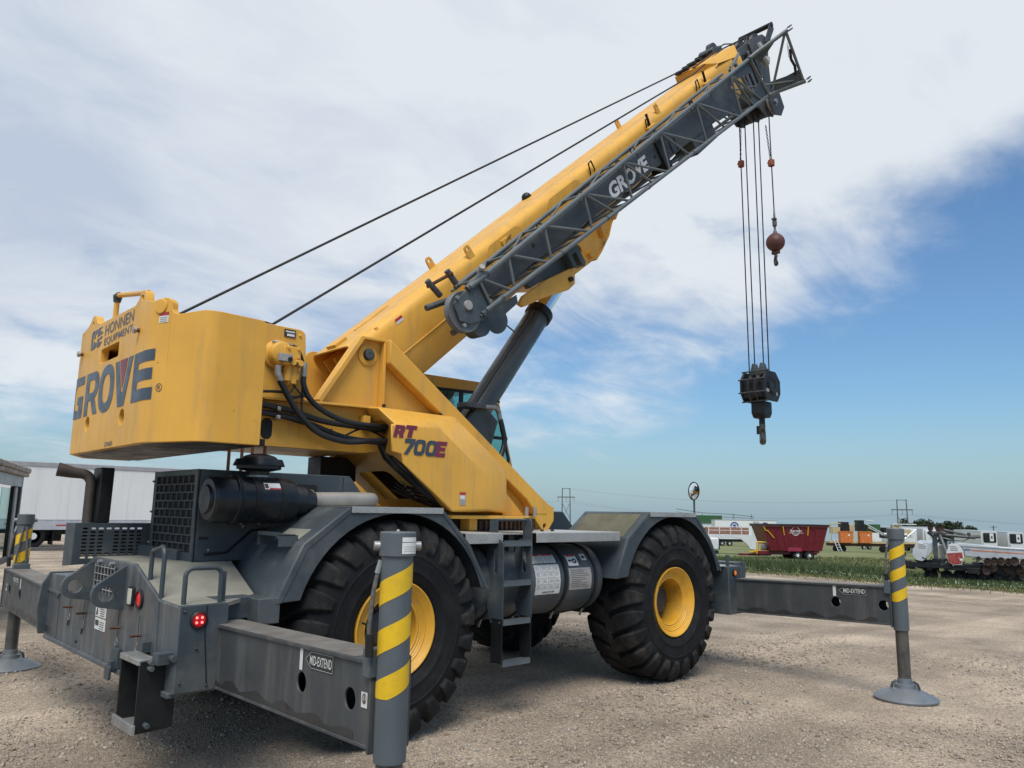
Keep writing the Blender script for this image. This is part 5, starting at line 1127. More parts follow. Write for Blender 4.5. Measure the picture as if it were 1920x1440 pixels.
# --- stowed lattice jib on the near side of the boom
def nb(s_): return -.29-.0467*(s_-1.2)
YN, YF = -.95, -.60
jib = MB(B).tube([(1.12, YN, .005), (8.55, YN, .03)], .0285, 12).build('lattice_jib', material('jib_grey', (.103, .117, .119), .42, var=.12, dirt=(.18, .17, .16), dirt_amt=.4), crane)
def jp(pts, r, name, n=8, m_=None): return MB(B).tube(pts, r, n).build(name, m_ or MATS['jib_grey'], jib)
jp([(1.16, YN, nb(1.16)), (8.72, YN, nb(8.72))], .0285, 'chord', 12)
jp([(1.25, YF, .01), (8.2, YF, .03)], .026, 'chord', 12); jp([(1.3, YF, nb(1.3)), (8.3, YF, nb(8.3))], .026, 'chord', 12)
nodes = [1.28, 1.80, 2.50, 3.36, 4.32, 5.35, 6.50, 7.75]
for i, s0 in enumerate(nodes):
    s1 = nodes[i+1] if i+1 < len(nodes) else 8.6
    jp([(s0, YN, .01), (s0-.12*(i > 0)-.03, YN, nb(s0))], .017, 'brace', m_=None)
    jp([(s0+.03, YN, 0), (s1-.18, YN, nb(s1))], .0175, 'brace')
    jp([(s0, YN, .015), (s0, YF, .02)], .0145, 'cross_brace', m_=MATS['padsteel'] if 'padsteel' in MATS else None)
    jp([(s0-.2, YN, nb(s0)), (s0-.2, YF, nb(s0))], .013, 'cross_brace')
    if s0 > 3: jp([(s0+.015, YN, 0), (s0+.40*(s1-s0), YN-.002, nb(s0+.4*(s1-s0)))], .0155, 'brace')
    sm_ = (s0+s1)/2
    jp([(sm_-.15, YF, .01), (sm_-.1, YF, nb(sm_))], .013, 'brace'); jp([(sm_-.12, YF, 0), (s1+.1, YF, nb(s1+.1))], .0135, 'brace')
    jp([(s0+.05, YN, .01), (s1, YF, .02)], .012, 'lacing'); jp([(s0, YF, nb(s0)), (s1-.1, YN, nb(s1))], .012, 'lacing')
for s0 in (2.55, 3.55, 4.6, 5.9): MB(B).lathe([(.03, -.01), (.033, -.008), (.033, .008), (.03, .01)], (s0, YN, nb(s0)), (1, 0, -.0467), 14).build('chord_sleeve', grey, jib)
# splayed base legs of the jib past the boom head
jp([(8.50, YN, .03), (8.66, YN-.06, .05), (9.08, -1.42, .12)], .032, 'base_leg', 12); jp([(8.66, YN, nb(8.66)), (8.8, YN-.1, -.65), (9.05, -1.42, -.71)], .036, 'base_leg', 12)
jp([(9.06, -1.40, .12), (9.03, -1.40, -.68)], .024, 'base_strut'); jp([(9.05, -1.38, .10), (8.72, -1.0, nb(8.72)+.02)], .022, 'base_strut'); jp([(8.55, YN, .03), (8.70, YN, nb(8.7))], .026, 'base_strut')
jp([(8.5, YF, .02), (8.7, YF, -.64)], .028, 'base_strut'); jp([(8.75, YF, .03), (8.9, YF, -.62)], .03, 'base_strut'); jp([(8.55, YF, .02), (9.2, -.5, .1)], .025, 'base_strut'); jp([(8.4, YF, -.3), (8.95, -1.3, -.62)], .016, 'base_strut')
MB(B).add([(8.60, YN-.02, .02), (8.95, -1.30, .10), (8.75, -1.0, -.12)], [(0, 1, 2)]).build('gusset', grey, jib)
gq = MB(B); a_ = [(8.72, YN-.03, -.63), (9.03, -1.40, -.70), (9.02, -1.40, -.50), (8.9, -1.22, -.50), (8.74, -1.02, -.46)]
gq.add(a_+[(x+.008, y-.006, z) for x, y, z in a_], [(0, 1, 2, 3, 4), (9, 8, 7, 6, 5), (0, 5, 6, 1), (1, 6, 7, 2), (2, 7, 8, 3), (3, 8, 9, 4), (4, 9, 5, 0)]); gq.build('gusset', grey, jib)
MB(B).prism([(7.85, .0), (8.50, .02), (8.52, -.18), (7.95, -.10)], 'y', YN+.02, YN+.03).build('gusset', grey, jib)
MB(B).prism([(7.85, nb(7.85)), (8.68, nb(8.68)), (8.62, -.40), (8.50, -.36)], 'y', YN+.01, YN+.02).build('gusset', grey, jib)
for s0, y, z in ((9.10, -1.44, .13), (9.08, -1.45, -.72)):
    for dz in (-.025, .025): MB(B).box(s0-.03, s0+.09, y-.03, y+.01, z+dz-.01, z+dz+.01).build('end_fork', grey, jib, .003)
for s0, z in ((8.52, .03), (8.68, nb(8.68))): MB(B).lathe([(.032, -.05), (.042, -.045), (.042, .045), (.032, .05)], (s0, YN, z), (1, 0, 0), 16).build('base_collar', grey, jib)
MB(B).tube([(9.0, -1.39, -.15), (8.98, -1.36, -.3), (9.0, -1.37, -.42), (8.97, -1.35, -.55)], .022, 7).build('hanging_lead', black, jib)
MB(B).tube([(9.05, -1.36, -.05), (9.0, -1.33, -.25), (9.03, -1.34, -.32), (9.05, -1.36, -.1)], .004, 5).build('hanging_lead', black, jib)
# boxed fly section nested inside the lattice
fb_ = [(1.35, -.04), (7.15, -.03), (7.15, -.42), (6.5, -.40), (4.0, -.325), (1.5, -.235), (1.35, -.20)]
fly = MB(B).prism(fb_, 'y', -.86, -.66).build('jib_fly_section', material('fly_grey', (.044, .049, .050), .5, var=.12, dirt=(.08, .08, .075), dirt_amt=.4), jib, .01)
MB(B).prism([(7.3, .02), (8.25, .02), (8.18, -.12), (7.9, -.18), (8.02, -.35), (7.98, -.62), (7.75, -.62), (7.72, -.5), (7.2, -.46)], 'y', -.80, -.785).build('fly_end_plate', grey, jib, .003)
t = MB(B); text(t, 'GROVE', lambda u, v: (3.93+1.02*u, -.864, -.30+.195*v), .04, .12); t.build('lettering', offwhite, fly)
rv = MB(B); poly2d(rv, [[(4.60, -.105), (4.68, -.105), (4.62, -.21)]], lambda u, v: (u, -.866, v)); rv.build('lettering_accent', maroon, fly)
for s0 in (5.6, 5.75): MB(B).box(s0-.012, s0+.012, -.866, -.86, -.36, -.18).build('slot', black, fly)
for s0, z in ((2.3, -.1), (5.15, -.22)): MB(B).cyl((s0, -.858, z), (s0, -.866, z), .025, n=12).build('hole', black, fly)
MB(B).box(5.25, 5.40, -.90, -.64, -.48, -.06).build('fly_stiffener', MATS['black_paint'], jib, .006)
MB(B).box(6.2, 6.9, -.84, -.5, -.62, -.1).build('stow_frame', MATS['beam_grey'], jib, .01)
for s0 in (1.9, 2.9, 4.2, 5.2): MB(B).tube([(s0, YF-.05, nb(s0)+.08), (s0+.5, YF-.08, nb(s0+.5)+.02), (s0+1.0, YF-.05, nb(s0+1.)+.07)], .012, 6).build('pendant', black, jib)
for s0, y in ((2.1, YF+.02), (4.0, YF+.03), (5.8, YF+.02)): jp([(s0-.9, y, .0), (s0+.9, y-.05, -.05)], .014, 'hinge_rod')
for s0 in (4.55, 6.3): MB(B).tube([(s0, YN, -.02), (s0+.02, YN-.01, .10), (s0+.10, YN-.01, .09), (s0+.12, YN, -.05)], .007, 6).build('tie_wire', black, jib)
# jib tip: sheave, cheek plates and fork lugs
MB(B).lathe([(.07, -.035), (.10, -.03), (.17, -.03), (.205, -.04), (.21, -.034), (.19, 0), (.21, .034), (.205, .04), (.17, .03), (.1, .03), (.07, .035)], (.96, -.86, -.17), (0, 1, 0), 36).build('tip_sheave', material('sheave_grey', (.13, .14, .145), .5, var=.15, dirt=(.06, .055, .05), dirt_amt=.5), jib)
MB(B).prism([(.86, -.02), (1.25, .02), (1.32, -.28), (1.12, -.36), (.92, -.30), (.82, -.2)], 'y', -.93, -.915, holes=[]).build('tip_cheek', grey, jib, .003)
MB(B).lathe([(.05, 0), (.05, .02), (.045, .024), (.001, .024)], (1.0, -.93, -.13), (0, -1, 0), 18).build('sheave_pin', MATS['decal_grey_silver'], jib)
for p in ((.83, -.26), (.93, .0), (1.28, -.24)): MB(B).cyl((p[0], -.93, p[1]), (p[0], -.95, p[1]), .02, n=8).build('bolt', steel, jib)
MB(B).prism([(1.02, -.30), (1.78, -.42), (1.74, -.50)]+[(1.36+.15*math.cos(R(a)), -.50+.13*math.sin(R(a))) for a in range(0, -190, -20)], 'y', -.80, -.785).build('tip_guard', grey, jib, .003)
MB(B).prism([(.98, -.28), (1.2, -.3)]+[(1.10+.13*math.cos(R(a)), -.40+.12*math.sin(R(a))) for a in range(0, -190, -20)], 'y', -.85, -.70).build('tip_guard', grey, jib, .004)
for (s0, z0, s1, z1, y) in ((1.0, -.02, .70, .06, -.72), (1.0, -.32, .76, -.28, -.80), (.98, .05, .93, .26, -.66), (1.12, .08, 1.10, .25, -.80)):
    MB(B).tube([(s0, y, z0), (s1, y, z1)], .033, 8).build('fork_lug', MATS['beam_grey'], jib, .004)
MB(B).cyl((.92, -.62, .20), (1.12, -.84, .20), .018, n=8).build('fork_pin', rust, jib)
MB(B).tube([(1.1, -.93, .0), (1.35, -.94, .03), (1.42, YN, .0)], .035, 10).build('chord_socket', grey, jib); MB(B).tube([(1.1, -.93, -.30), (1.36, -.945, -.31), (1.45, YN, -.30)], .035, 10).build('chord_socket', grey, jib)
MB(B).cyl((1.38, -.9, .05), (1.38, -.98, .10), .03, n=10).build('lamp', MATS['decal_grey_silver'], jib)
MB(B).tube([(1.5, -.7, -.55), (1.53, -.71, -.66), (1.58, -.70, -.75)], .008, 6).build('loose_lead', black, jib)

# --- lift cylinder
ca, cbv = Vector((1.72, 0, 2.42)), Vector((3.04, 0, 4.21)); cd = (cbv-ca).normalized()
cylo = MB(S).lathe([(.001, -.02), (.12, -.02), (.152, 0), (.152, (cbv-ca).length-.05), (.145, (cbv-ca).length-.04)], ca, cd, 40).build('lift_cylinder', MATS['cylinder_grey'] if 'cylinder_grey' in MATS else material('cylinder_grey', (.052, .06, .06), .4, var=.12, dirt=(.06, .058, .05), dirt_amt=.4), crane)
MB(S).lathe([(.12, -.09), (.172, -.085), (.174, .0), (.168, .02), (.11, .022)], cbv, cd, 40).build('gland_collar', black, cylo, .003)
ce = Vector((3.66, 0, 5.05)); MB(S).cyl(cbv, ce, .105, n=32).build('cylinder_rod', chrome, cylo)
MB(S).tube([ca+cd*.1+Vector((-.12, -.10, .07)), ca+cd*1.2+Vector((-.12, -.10, .07)), cbv-cd*.12+Vector((-.12, -.09, .07))], .011, 8).build('cylinder_line', MATS['cylinder_grey'], cylo)
MB(S).prism([(1.55, 2.25), (1.62, 2.60), (1.95, 2.95), (2.2, 2.75), (2.1, 2.45), (1.9, 2.2)], 'y', -.20, -.17).build('cylinder_foot', MATS['cylinder_grey'], cylo, .01)
MB(S).prism([(1.55, 2.25), (1.62, 2.60), (1.95, 2.95), (2.2, 2.75), (2.1, 2.45), (1.9, 2.2)], 'y', .17, .20).build('cylinder_foot', MATS['cylinder_grey'], cylo, .01)
MB(S).box(1.66, 1.95, -.30, -.12, 2.855, 2.91).build('holding_valve', MATS['beam_grey'], cylo, .006)
MB(S).tube([(1.93, -.28, 2.88), (2.06, -.30, 2.885), (2.12, -.30, 2.84), (2.14, -.30, 2.74)], .026, 10).build('valve_elbow', steel, cylo)
hose([(2.14, -.30, 2.76), (2.17, -.31, 2.65), (2.20, -.31, 2.5), (2.12, -.32, 2.3)], .03, 'cylinder_hose')
for z in (.55, .78): MB(S).sphere(ca+cd*z+Vector((.09, -.125, -.06)), .014, 8).build('bolt', black, cylo)

# --- hoist ropes running to the head and down to the hook block
rp = Vector
def rope(pts, r=.0105): return MB(S).tube(pts, r, 8).build('hoist_rope', rope_m, crane)
def Bs(s_, y, n): return Vector((.285+s_*BC-n*BS, y, 3.186+s_*BS+n*BC))
rope([(-1.32, .12, 3.36), Bs(8.83, .2, .29), Bs(10.3, .2, .25), Bs(10.6, .2, .165)], .012)
rope([(-.72, -.30, 3.26), Bs(8.12, -.2, .225), Bs(9.5, -.15, .26), Bs(10.6, -.09, .165)], .012)
HX = 8.36
ry = (.23, .12, -.05, -.15)
for i, y in enumerate(ry): rope([(HX, y*.97, 4.12), (HX-.03, y, Bs(9.97, 0, -1.0).z-.02)], .0105)
rope([(HX, -.36, 6.98), (HX, -.335, Bs(10.02, 0, -1.02).z)], .0105)

# --- things that hang from the ropes
hb = thing('hook_block', 'black four-line hook block with a bare steel hook, hanging below the boom tip', 'hook block', S((HX, .03, 2.97)))
oct_ = [(HX-.27, 3.80), (HX-.27, 4.02), (HX-.15, 4.17), (HX+.14, 4.17), (HX+.28, 4.02), (HX+.28, 3.80), (HX+.18, 3.66), (HX-.17, 3.66)]
for y in (-.19, .22):
    p = MB(S).prism(oct_, 'y', y, y+.04).build('cheek_plate', black, hb, .01)
    MB(S).lathe([(.14, 0), (.14, .02), (.11, .025), (.09, .012), (.001, .012)], (HX, y if y < 0 else y+.04, 3.93), (0, -1 if y < 0 else 1, 0), 24).build('bearing_cap', black, p)
for x, z, w in ((HX-.20, 3.80, .10), (HX+.12, 3.76, .05)): sheet(MB(S), lambda u, v: (x+w*u, -.1935, z+.055*v)).build('plate_label', decalgrey, hb)
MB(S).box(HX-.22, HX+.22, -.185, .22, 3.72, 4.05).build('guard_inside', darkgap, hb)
for y in (-.05, .10):
    MB(S).lathe([(.05, -.035), (.235, -.03), (.21, 0), (.235, .03), (.05, .035)], (HX, y, 3.93), (0, 1, 0), 28).build('block_sheave', black, hb)
    MB(S).prism([(y-.085, 4.08), (y+.085, 4.08), (y+.012, 4.32), (y-.012, 4.32)], 'x', HX-.10, HX+.04).build('rope_guard', MATS['beam_grey'], hb, .004)
for x0, z0 in ((HX-.275, 4.02), (HX-.275, 3.80), (HX-.17, 3.655), (HX-.15, 4.175)): MB(S).cyl((x0, -.21, z0), (x0, .28, z0), .013, n=8).build('tie_rod', MATS['beam_grey'], hb)
for y in (-.03, .10): MB(S).tube([(HX-.285, y, 4.02), (HX-.285, y, 3.80), (HX-.18, y, 3.64)], .008, 6).build('guard_strap', MATS['beam_grey'], hb)
tr_ = MB(S).prism([(HX-.14, 3.66), (HX+.14, 3.66), (HX+.14, 3.46), (HX+.08, 3.38), (HX-.08, 3.38), (HX-.14, 3.46)], 'y', -.10, .14).build('trunnion', black, hb, .02)
MB(S).cyl((HX, .02, 3.28), (HX, .02, 3.40), .05, n=14).build('shank', black, hb)
def hook(o, r, rot, mat_, parent):
    M = Matrix.Translation(o) @ Matrix.Rotation(rot, 4, 'Z'); pts = []; rad = []
    for i in range(15):
        a = 90-20*i; pts.append(M @ Vector((r*math.cos(R(a))*(1 if i else .2), 0, -r*1.25+r*math.sin(R(a))*1.1))); rad.append(r*(.36+.12*math.sin(math.pi*i/14)) if i < 12 else r*(.30-.08*(i-11)))
    return MB(S).tube([M @ Vector((0, 0, r*.25))]+pts, [r*.42]+rad, 12).build('hook', mat_, parent, smooth=60)
hook((HX, .02, 3.25), .115, R(28), rod_mat, hb)
MB(S).box(HX-.12, HX-.09, .02, .06, 3.10, 3.24).build('latch', black, hb)
ob = thing('overhaul_ball', 'rust red headache ball with a small hook on the single whip line', 'hook ball', S((HX, -.36, 5.98)))
MB(S).lathe([(.06, .155), (.08, .14)]+[(.158*math.cos(R(a)), .158*math.sin(R(a))) for a in range(58, -60, -8)]+[(.07, -.145), (.001, -.15)], (HX, -.36, 6.40), (0, 0, 1), 30).build('ball', ball_m, ob)
MB(S).lathe([(.001, .62), (.012, .6), (.02, .42), (.03, .40), (.038, .38), (.038, .30), (.02, .28), (.018, .22), (.03, .20), (.035, .17), (.045, .15), (.001, .15)], (HX, -.36, 6.40), (0, 0, 1), 14).build('wedge_socket', rod_mat, ob)
MB(S).box(HX-.05, HX+.01, -.40, -.33, 6.80, 6.83).build('socket_pin', rod_mat, ob)
MB(S).box(HX-.03, HX+.03, -.43, -.29, 6.19, 6.245).build('swivel', ball_m, ob, .01)
hook((HX, -.36, 6.16), .065, R(40), rod_mat, ob)
def weight(y, z, lab):
    w = thing('switch_weight', lab, 'weight', S((HX, y, z-.06)), 'anti-two-block weights on the ropes')
    MB(S).lathe([(.02, -.055), (.05, -.055), (.056, -.05), (.056, .05), (.05, .055), (.02, .055)], (HX, y, z), (0, 0, 1), 16).build('weight_body', orange_w, w, .003)
    for a in (0, 2.1, 4.2): MB(S).box(HX+.05*math.cos(a)-.012, HX+.05*math.cos(a)+.03, y+.055*math.sin(a)-.008, y+.055*math.sin(a)+.008, z-.01, z+.02).build('clamp_bolt', orange_w, w)
    top = Vector((HX-.03, y+.06 if y < 0 else y-.035, z+.72)); bot = Vector((HX, y+.01, z+.05)); n = 17; ch = []
    for i in range(n):
        c = bot+(top-bot)*((i+.5)/n); d_ = (top-bot).normalized(); sd2 = Vector((0, 1, 0)) if i % 2 else Vector((1, 0, 0)); hl_ = (top-bot).length/n*.64
        pts = [c+d_*hl_*math.sin(2*math.pi*j/8)+sd2*.015*math.cos(2*math.pi*j/8) for j in range(8)]
        MB(S).tube(pts, .0048, 5, closed=True).build('chain_link', rope_m, w)
    return w
weight(.24, 8.04, 'rusty orange weight chained round the left hoist rope above the hook block'); weight(-.345, 7.86, 'rusty orange weight chained round the whip line above the red ball')

# ------------------------------------------------------------------ surroundings
def frame(x, y, z, az):
    c, s_ = math.cos(az), math.sin(az)
    return lambda p: Vector((x+p[0]*c-p[1]*s_, y+p[0]*s_+p[1]*c, z+p[2]))
def wheel_at(T, x, y, z, r, w, side, parent, rimm=silver, name='wheel'):
    t = MB(T).lathe([(r*.56, w*.5), (r*.9, w*.5), (r, w*.36), (r, -w*.36), (r*.9, -w*.5), (r*.56, -w*.5)], (x, y, z), (0, side, 0), 24).build(name, rubber, parent)
    MB(T).lathe([(r*.57, w*.5), (r*.52, w*.5), (r*.5, w*.2), (r*.3, w*.25), (r*.28, w*.55), (.001, w*.56)], (x, y, z), (0, side, 0), 20).build('rim', rimm, t); return t
# long white trailer on the left, parked along the yard
T = frame(1.0, 32.0, -.06, 0)
tl = thing('semi_trailer', 'long white box trailer parked behind the engine end of the crane', 'trailer', (9, 33.2, -.06))
for i in range(13): MB(T).box(i*1.24, (i+1)*1.24-.006, 0, .03, 1.20, 3.47).build('wall_panel', trailer_w, tl, .004)
MB(T).box(.0, 16.1, .012, 2.55, 1.14, 3.6).build('box_body', trailer_w, tl)
MB(T).box(-.02, 16.14, -.03, 2.6, 3.47, 3.66).build('roof_rail', roofrail, tl, .01)
MB(T).box(-.02, 16.14, -.025, .02, .76, 1.20).build('bottom_rail', traileralu, tl, .01)
MB(T).box(-.0, 16.1, -.03, -.024, 1.17, 1.20).build('rail_bead', roofrail, tl)
for x in (4.55, 5.95, 7.6, 9.2, 11.0): MB(T).box(x, x+.42, -.032, -.026, .93, .985).build('reflector', redprint, tl)
for x in (2.35, 3.75): wheel_at(T, x, .28, .49, .5, .5, -1, tl, white)
MB(T).box(.4, 5.0, .7, 2.0, .25, .78).build('underbody_shade', black, tl)  # black box added to stand for the shade under the trailer
for x in (2.35, 3.75): wheel_at(T, x, 2.2, .42, .44, .5, 1, tl)
MB(T).box(5.2, 7.2, .05, .6, .25, .72).build('tool_box', traileralu, tl, .01)
MB(T).cyl((6.0, .05, .56), (6.0, .03, .56), .06, n=14).build('box_latch', steel, tl)
MB(T).box(.2, 16, .5, 2.1, .55, .78).build('trailer_frame', black, tl)
for x in (1.7, 4.5): MB(T).box(x, x+.04, .1, .8, .12, .75).build('mud_flap', black, tl)
T = frame(18.6, 34.0, -.45, R(-2))
t2 = thing('semi_trailer', 'pinkish grey trailer glimpsed between the engine hood and the crane mast', 'trailer', (25, 34.5, -.45))
for i in range(10): MB(T).box(i*1.3, (i+1)*1.3-.02, 0, .04, .95, 3.28).build('wall_panel', material('pink_grey_wall', (.40, .335, .31), .6, var=.1) if i == 0 else MATS['pink_grey_wall'], t2, .004)
MB(T).box(0, 13, .02, 2.5, .9, 3.3).build('box_body', MATS['pink_grey_wall'], t2); MB(T).box(-.02, 13.02, -.02, 2.52, 3.28, 3.38).build('roof_rail', roofrail, t2)
for x in (2, 3.3, 11.4): wheel_at(T, x, .2, .47, .48, .4, -1, t2)
# low timber kerb in front of the left trailer
k_ = tag(MB().box(-4, 8.2, 29.3, 29.5, -.06, .08).build('timber_kerb', pylon_m, None, .01), 'dark low timber laid on the gravel in front of the white trailer', 'kerb')
# boarded cabin at the left edge
ax = Vector((-.385+1.158, 9.722-7.383, 0)).normalized(); az_ = math.atan2(ax.y, ax.x)
T = frame(-.42, 9.62, -.006, az_)
cabn = thing('machine_cab', 'open-sided grey machine cab with a weathered board roof, cut by the left edge', 'cab', (-1.0, 7.8, -.006))
MB(T).box(-3.6, .06, -.12, 1.5, 2.24, 2.31).build('roof_board', wood_m, cabn, .02); MB(T).box(-3.6, .10, -.14, 1.55, 2.31, 2.40).build('roof_board', wood_m, cabn, .02)
MB(T).box(-3.6, -.12, -.06, -.01, 2.06, 2.235).build('header_rail', postgrey, cabn, .005)
MB(T).box(-.30, -.14, -.06, .06, .86, 2.235).build('corner_post', MATS['beam_grey'], cabn, .01); MB(T).box(-.62, -.33, -.02, .02, .86, 2.06).build('door_rail', postgrey, cabn, .01)
MB(T).box(-.86, -.66, -.03, .03, .86, 2.06).build('door_post', MATS['black_paint'], cabn, .01)
MB(T).box(-1.9, -.88, .0, .012, 1.0, 2.02).build('window', cabglass, cabn); MB(T).box(-3.6, -.14, -.06, .0, .80, .90).build('sill', MATS['beam_grey'], cabn, .01)
MB(T).box(-3.6, -.2, .3, 1.4, .55, .82).build('base_frame', black, cabn, .02); MB(T).box(-3.4, -.25, 1.38, 1.42, .85, 2.2).build('rear_wall', postgrey, cabn)
MB(T).prism([(-.9, .52), (-.2, .68), (-.12, .74), (-.12, .82), (-.2, .84), (-.9, .68)], 'y', -.20, -.15, holes=[circ(-.20, .765, .03, 10)[::-1]]).build('link_arm', black, cabn, .006)
for x in (-2.8, -1.2):
    wheel_at(T, x, .4, .30, .306, .22, -1, cabn)
# red feed mixer wagon
CR = R(-43.65)
T = frame(54.0, 22.9, th(54)-.02, CR+R(3))
mx = thing('feed_mixer_wagon', 'dark red tapered feed mixer wagon on twin wheels standing in the field', 'wagon', (54, 22.9, th(54)))
px_ = 24.5
tub = MB(T); a0, a1 = (-1.95, 2.2), (-2.95, 2.95)
def rectz(x0, x1, y0, y1, z): return [(x0, y0, z), (x1, y0, z), (x1, y1, z), (x0, y1, z)]
tub.hexa(rectz(-1.75, 2.25, -.95, 1.2, .72), rectz(-2.35, 2.75, -1.12, 1.45, 2.62)); tb_ = tub.build('mixer_tub', mixer_red, mx, .02)
rm = MB(T); rm.prism([(-2.46, -1.2), (2.85, -1.2), (2.85, 1.5), (-2.46, 1.5)], 'z', 2.60, 2.72, holes=[[(-2.3, -1.05), (-2.3, 1.35), (2.68, 1.35), (2.68, -1.05)]]); rm.build('rubber_rim', black, mx, .02)
MB(T).box(-2.44, 2.80, -1.20, 1.48, 2.52, 2.59).build('tub_band', mixer_red, mx, .01)
MB(T).box(-2.6, 2.0, -.6, .9, .42, .70).build('wagon_frame', mixer_red, mx, .02); MB(T).box(-3.9, -1.4, -.1, .2, .30, .46).build('drawbar', mixer_red, mx, .01)
MB(T).box(1.6, 2.05, -.9, 1.1, .55, .72).build('wagon_tail', mixer_red, mx, .01)
def tubside(u, v, off=.02): # front face of the tub
    z = .72+1.9*v; x0 = -1.75-.6*v; x1 = 2.25+.5*v; y = -.95-.17*v; return T((x0+(x1-x0)*u, y-off, z))
for u in (.30, .69):
    MB().tube([tubside(u, .97, .06), tubside(u+.003, .62, .06)], .035, 6).build('lift_ram', stripe_y, mx); MB().tube([tubside(u+.003, .62, .06), tubside(u+.004, .22, .06)], .018, 6).build('ram_rod', mixer_red2, mx)
for u0, u1 in ((.17, .29), (.70, .82)):
    s_ = -1 if u0 < .5 else 1; e0, e1 = (u0, u1) if s_ < 0 else (u1, u0)
    MB().tube([tubside(e0, .02), tubside(e0, .75), tubside(e0-(.0 if s_ < 0 else 0)+s_*-.03, .86), tubside(e1, .93)], .03, 6).build('hose_channel', mixer_red, mx)
MB(T).prism([(-.45, .68), (.65, .68), (.60, .95), (-.40, .95)], 'y', -.86, -1.05).build('discharge_door', mixer_red2, mx, .02)
t = MB(); text(t, 'Supreme', lambda u, v: tubside(.405+.19*u, .73+.115*v, .03), .02, .25); poly2d(t, [circ(.5, .5, .5, 24), circ(.5, .5, .455, 24)[::-1]], lambda u, v: tubside(.43+.13*u, .60+.36*v, .028)); sheet(t, lambda u, v: tubside(.385+.235*u, .70+.015*v, .03))
text(t, '1200T', lambda u, v: tubside(.46+.08*u, .62+.045*v, .03), .01); t.build('lettering', offwhite, tb_)
for x in (.35, 1.28): wheel_at(T, x, -.72, .38, .39, .42, -1, mx, offwhite)
for x in (.35, 1.28): wheel_at(T, x, .95, .38, .39, .42, 1, mx, offwhite)
for x in (-2.45, -2.2): MB(T).tube([(x-.2, -.5, .45), (x-.2, -.5, 1.35), (x+.6, -.7, 1.32)], .05, 6).build('hitch_frame', stripe_y, mx)
MB(T).box(-2.9, -1.0, -.55, -.40, .62, .72).build('hitch_rail', stripe_y, mx, .01); MB(T).box(-3.2, -2.7, -.5, -.2, .55, .66).build('hitch_rail', stripe_y, mx, .01)
MB(T).cyl((-2.3, .0, .95), (-1.45, .0, .95), .28, n=18).build('gearbox_tank', silver, mx)
MB().tube([tubside(.0, 1.0, .05), tubside(.015, .8, .06), tubside(.05, .78, .06), tubside(.12, .5, .06)], .035, 6).build('ladder_rail', stripe_y, mx)
# white gooseneck trailer with a brown load, white tank box behind the front fender
T = frame(61.0, 31.5, th(61), CR)
gn = thing('gooseneck_trailer', 'white gooseneck trailer with railings, left of the red wagon', 'trailer', (61, 31.5, th(61)))
MB(T).prism([(-3.6, 1.75), (-.6, 1.75), (.4, 1.72), (1.9, 1.72), (1.9, .5), (1.2, .5), (.9, .95), (.35, 1.4), (-.5, 1.5), (-3.6, 1.45)], 'y', -.3, -.15).build('gooseneck', white, gn, .02)
MB(T).box(-3.6, 2.6, -.3, 1.8, 1.72, 1.80).build('bed', white, gn, .01)
for x in (-2.6, -1.6, -.6, .4, 1.4): MB(T).box(x, x+.06, -.32, -.26, 1.8, 2.55).build('rail_post', white, gn)
for z in (2.15, 2.5): MB(T).box(-2.6, 1.9, -.34, -.30, z, z+.05).build('rail', white, gn)
MB(T).box(1.3, 1.45, -.2, .0, .02, 1.5).build('landing_leg', traileralu, gn); MB(T).box(2.1, 2.3, -.3, 1.6, 1.8, 3.0).build('headboard', white, gn, .01)
bl_ = tag(MB(T).box(-2.45, 1.3, .3, 1.6, 1.80, 2.42).build('timber_load', brownwall, None, .04), 'brown stacked load lying on the white gooseneck trailer', 'load')
T = frame(58.2, 32.3, th(58), CR)
wb = thing('site_box', 'small white rounded box with a dark end beside the gooseneck trailer', 'box', (58.2, 32.3, th(58)))
MB(T).box(-.9, .55, -.5, .8, .35, 1.45).build('box_body', white, wb, .15); MB(T).box(.45, .62, -.45, .75, .4, 1.4).build('end_panel', black, wb, .08); MB(T).box(-.8, .5, -.4, .7, .0, .3).build('skid', black, wb)
# container trailer with a blue round badge
T = frame(120, 66.5, th(120), CR)
ct = thing('van_trailer', 'white van trailer with a round blue badge behind the gooseneck trailer', 'trailer', (120, 66.5, th(120)))
MB(T).box(-3.4, 7.4, 0, 2.6, 1.25, 4.55).build('box_body', trailer_w, ct, .02); MB(T).box(-3.42, 7.42, -.02, 2.62, 4.5, 4.62).build('roof_rail', roofrail, ct); MB(T).box(-3.3, 7.3, .3, 2.2, .8, 1.25).build('trailer_frame', black, ct)
for x in (-2.2, -.9, 6.2): wheel_at(T, x, .3, .5, .5, .5, -1, ct)
for x0 in (.0, 5.4):
    t = MB(T); poly2d(t, [circ(x0, 3.5, .75, 20), circ(x0, 3.5, .52, 20)[::-1]], lambda u, v: (u, -.03, v)); poly2d(t, [circ(x0, 3.5, .34, 14)], lambda u, v: (u, -.03, v)); poly2d(t, [[(x0-1.1, 2.75), (x0+1.1, 2.75), (x0+.7, 3.1), (x0-.7, 3.1)]], lambda u, v: (u, -.03, v))
    t.islands('badge', material('badge_blue', (.03, .06, .22), .5) if x0 == 0 else MATS['badge_blue'], ct)
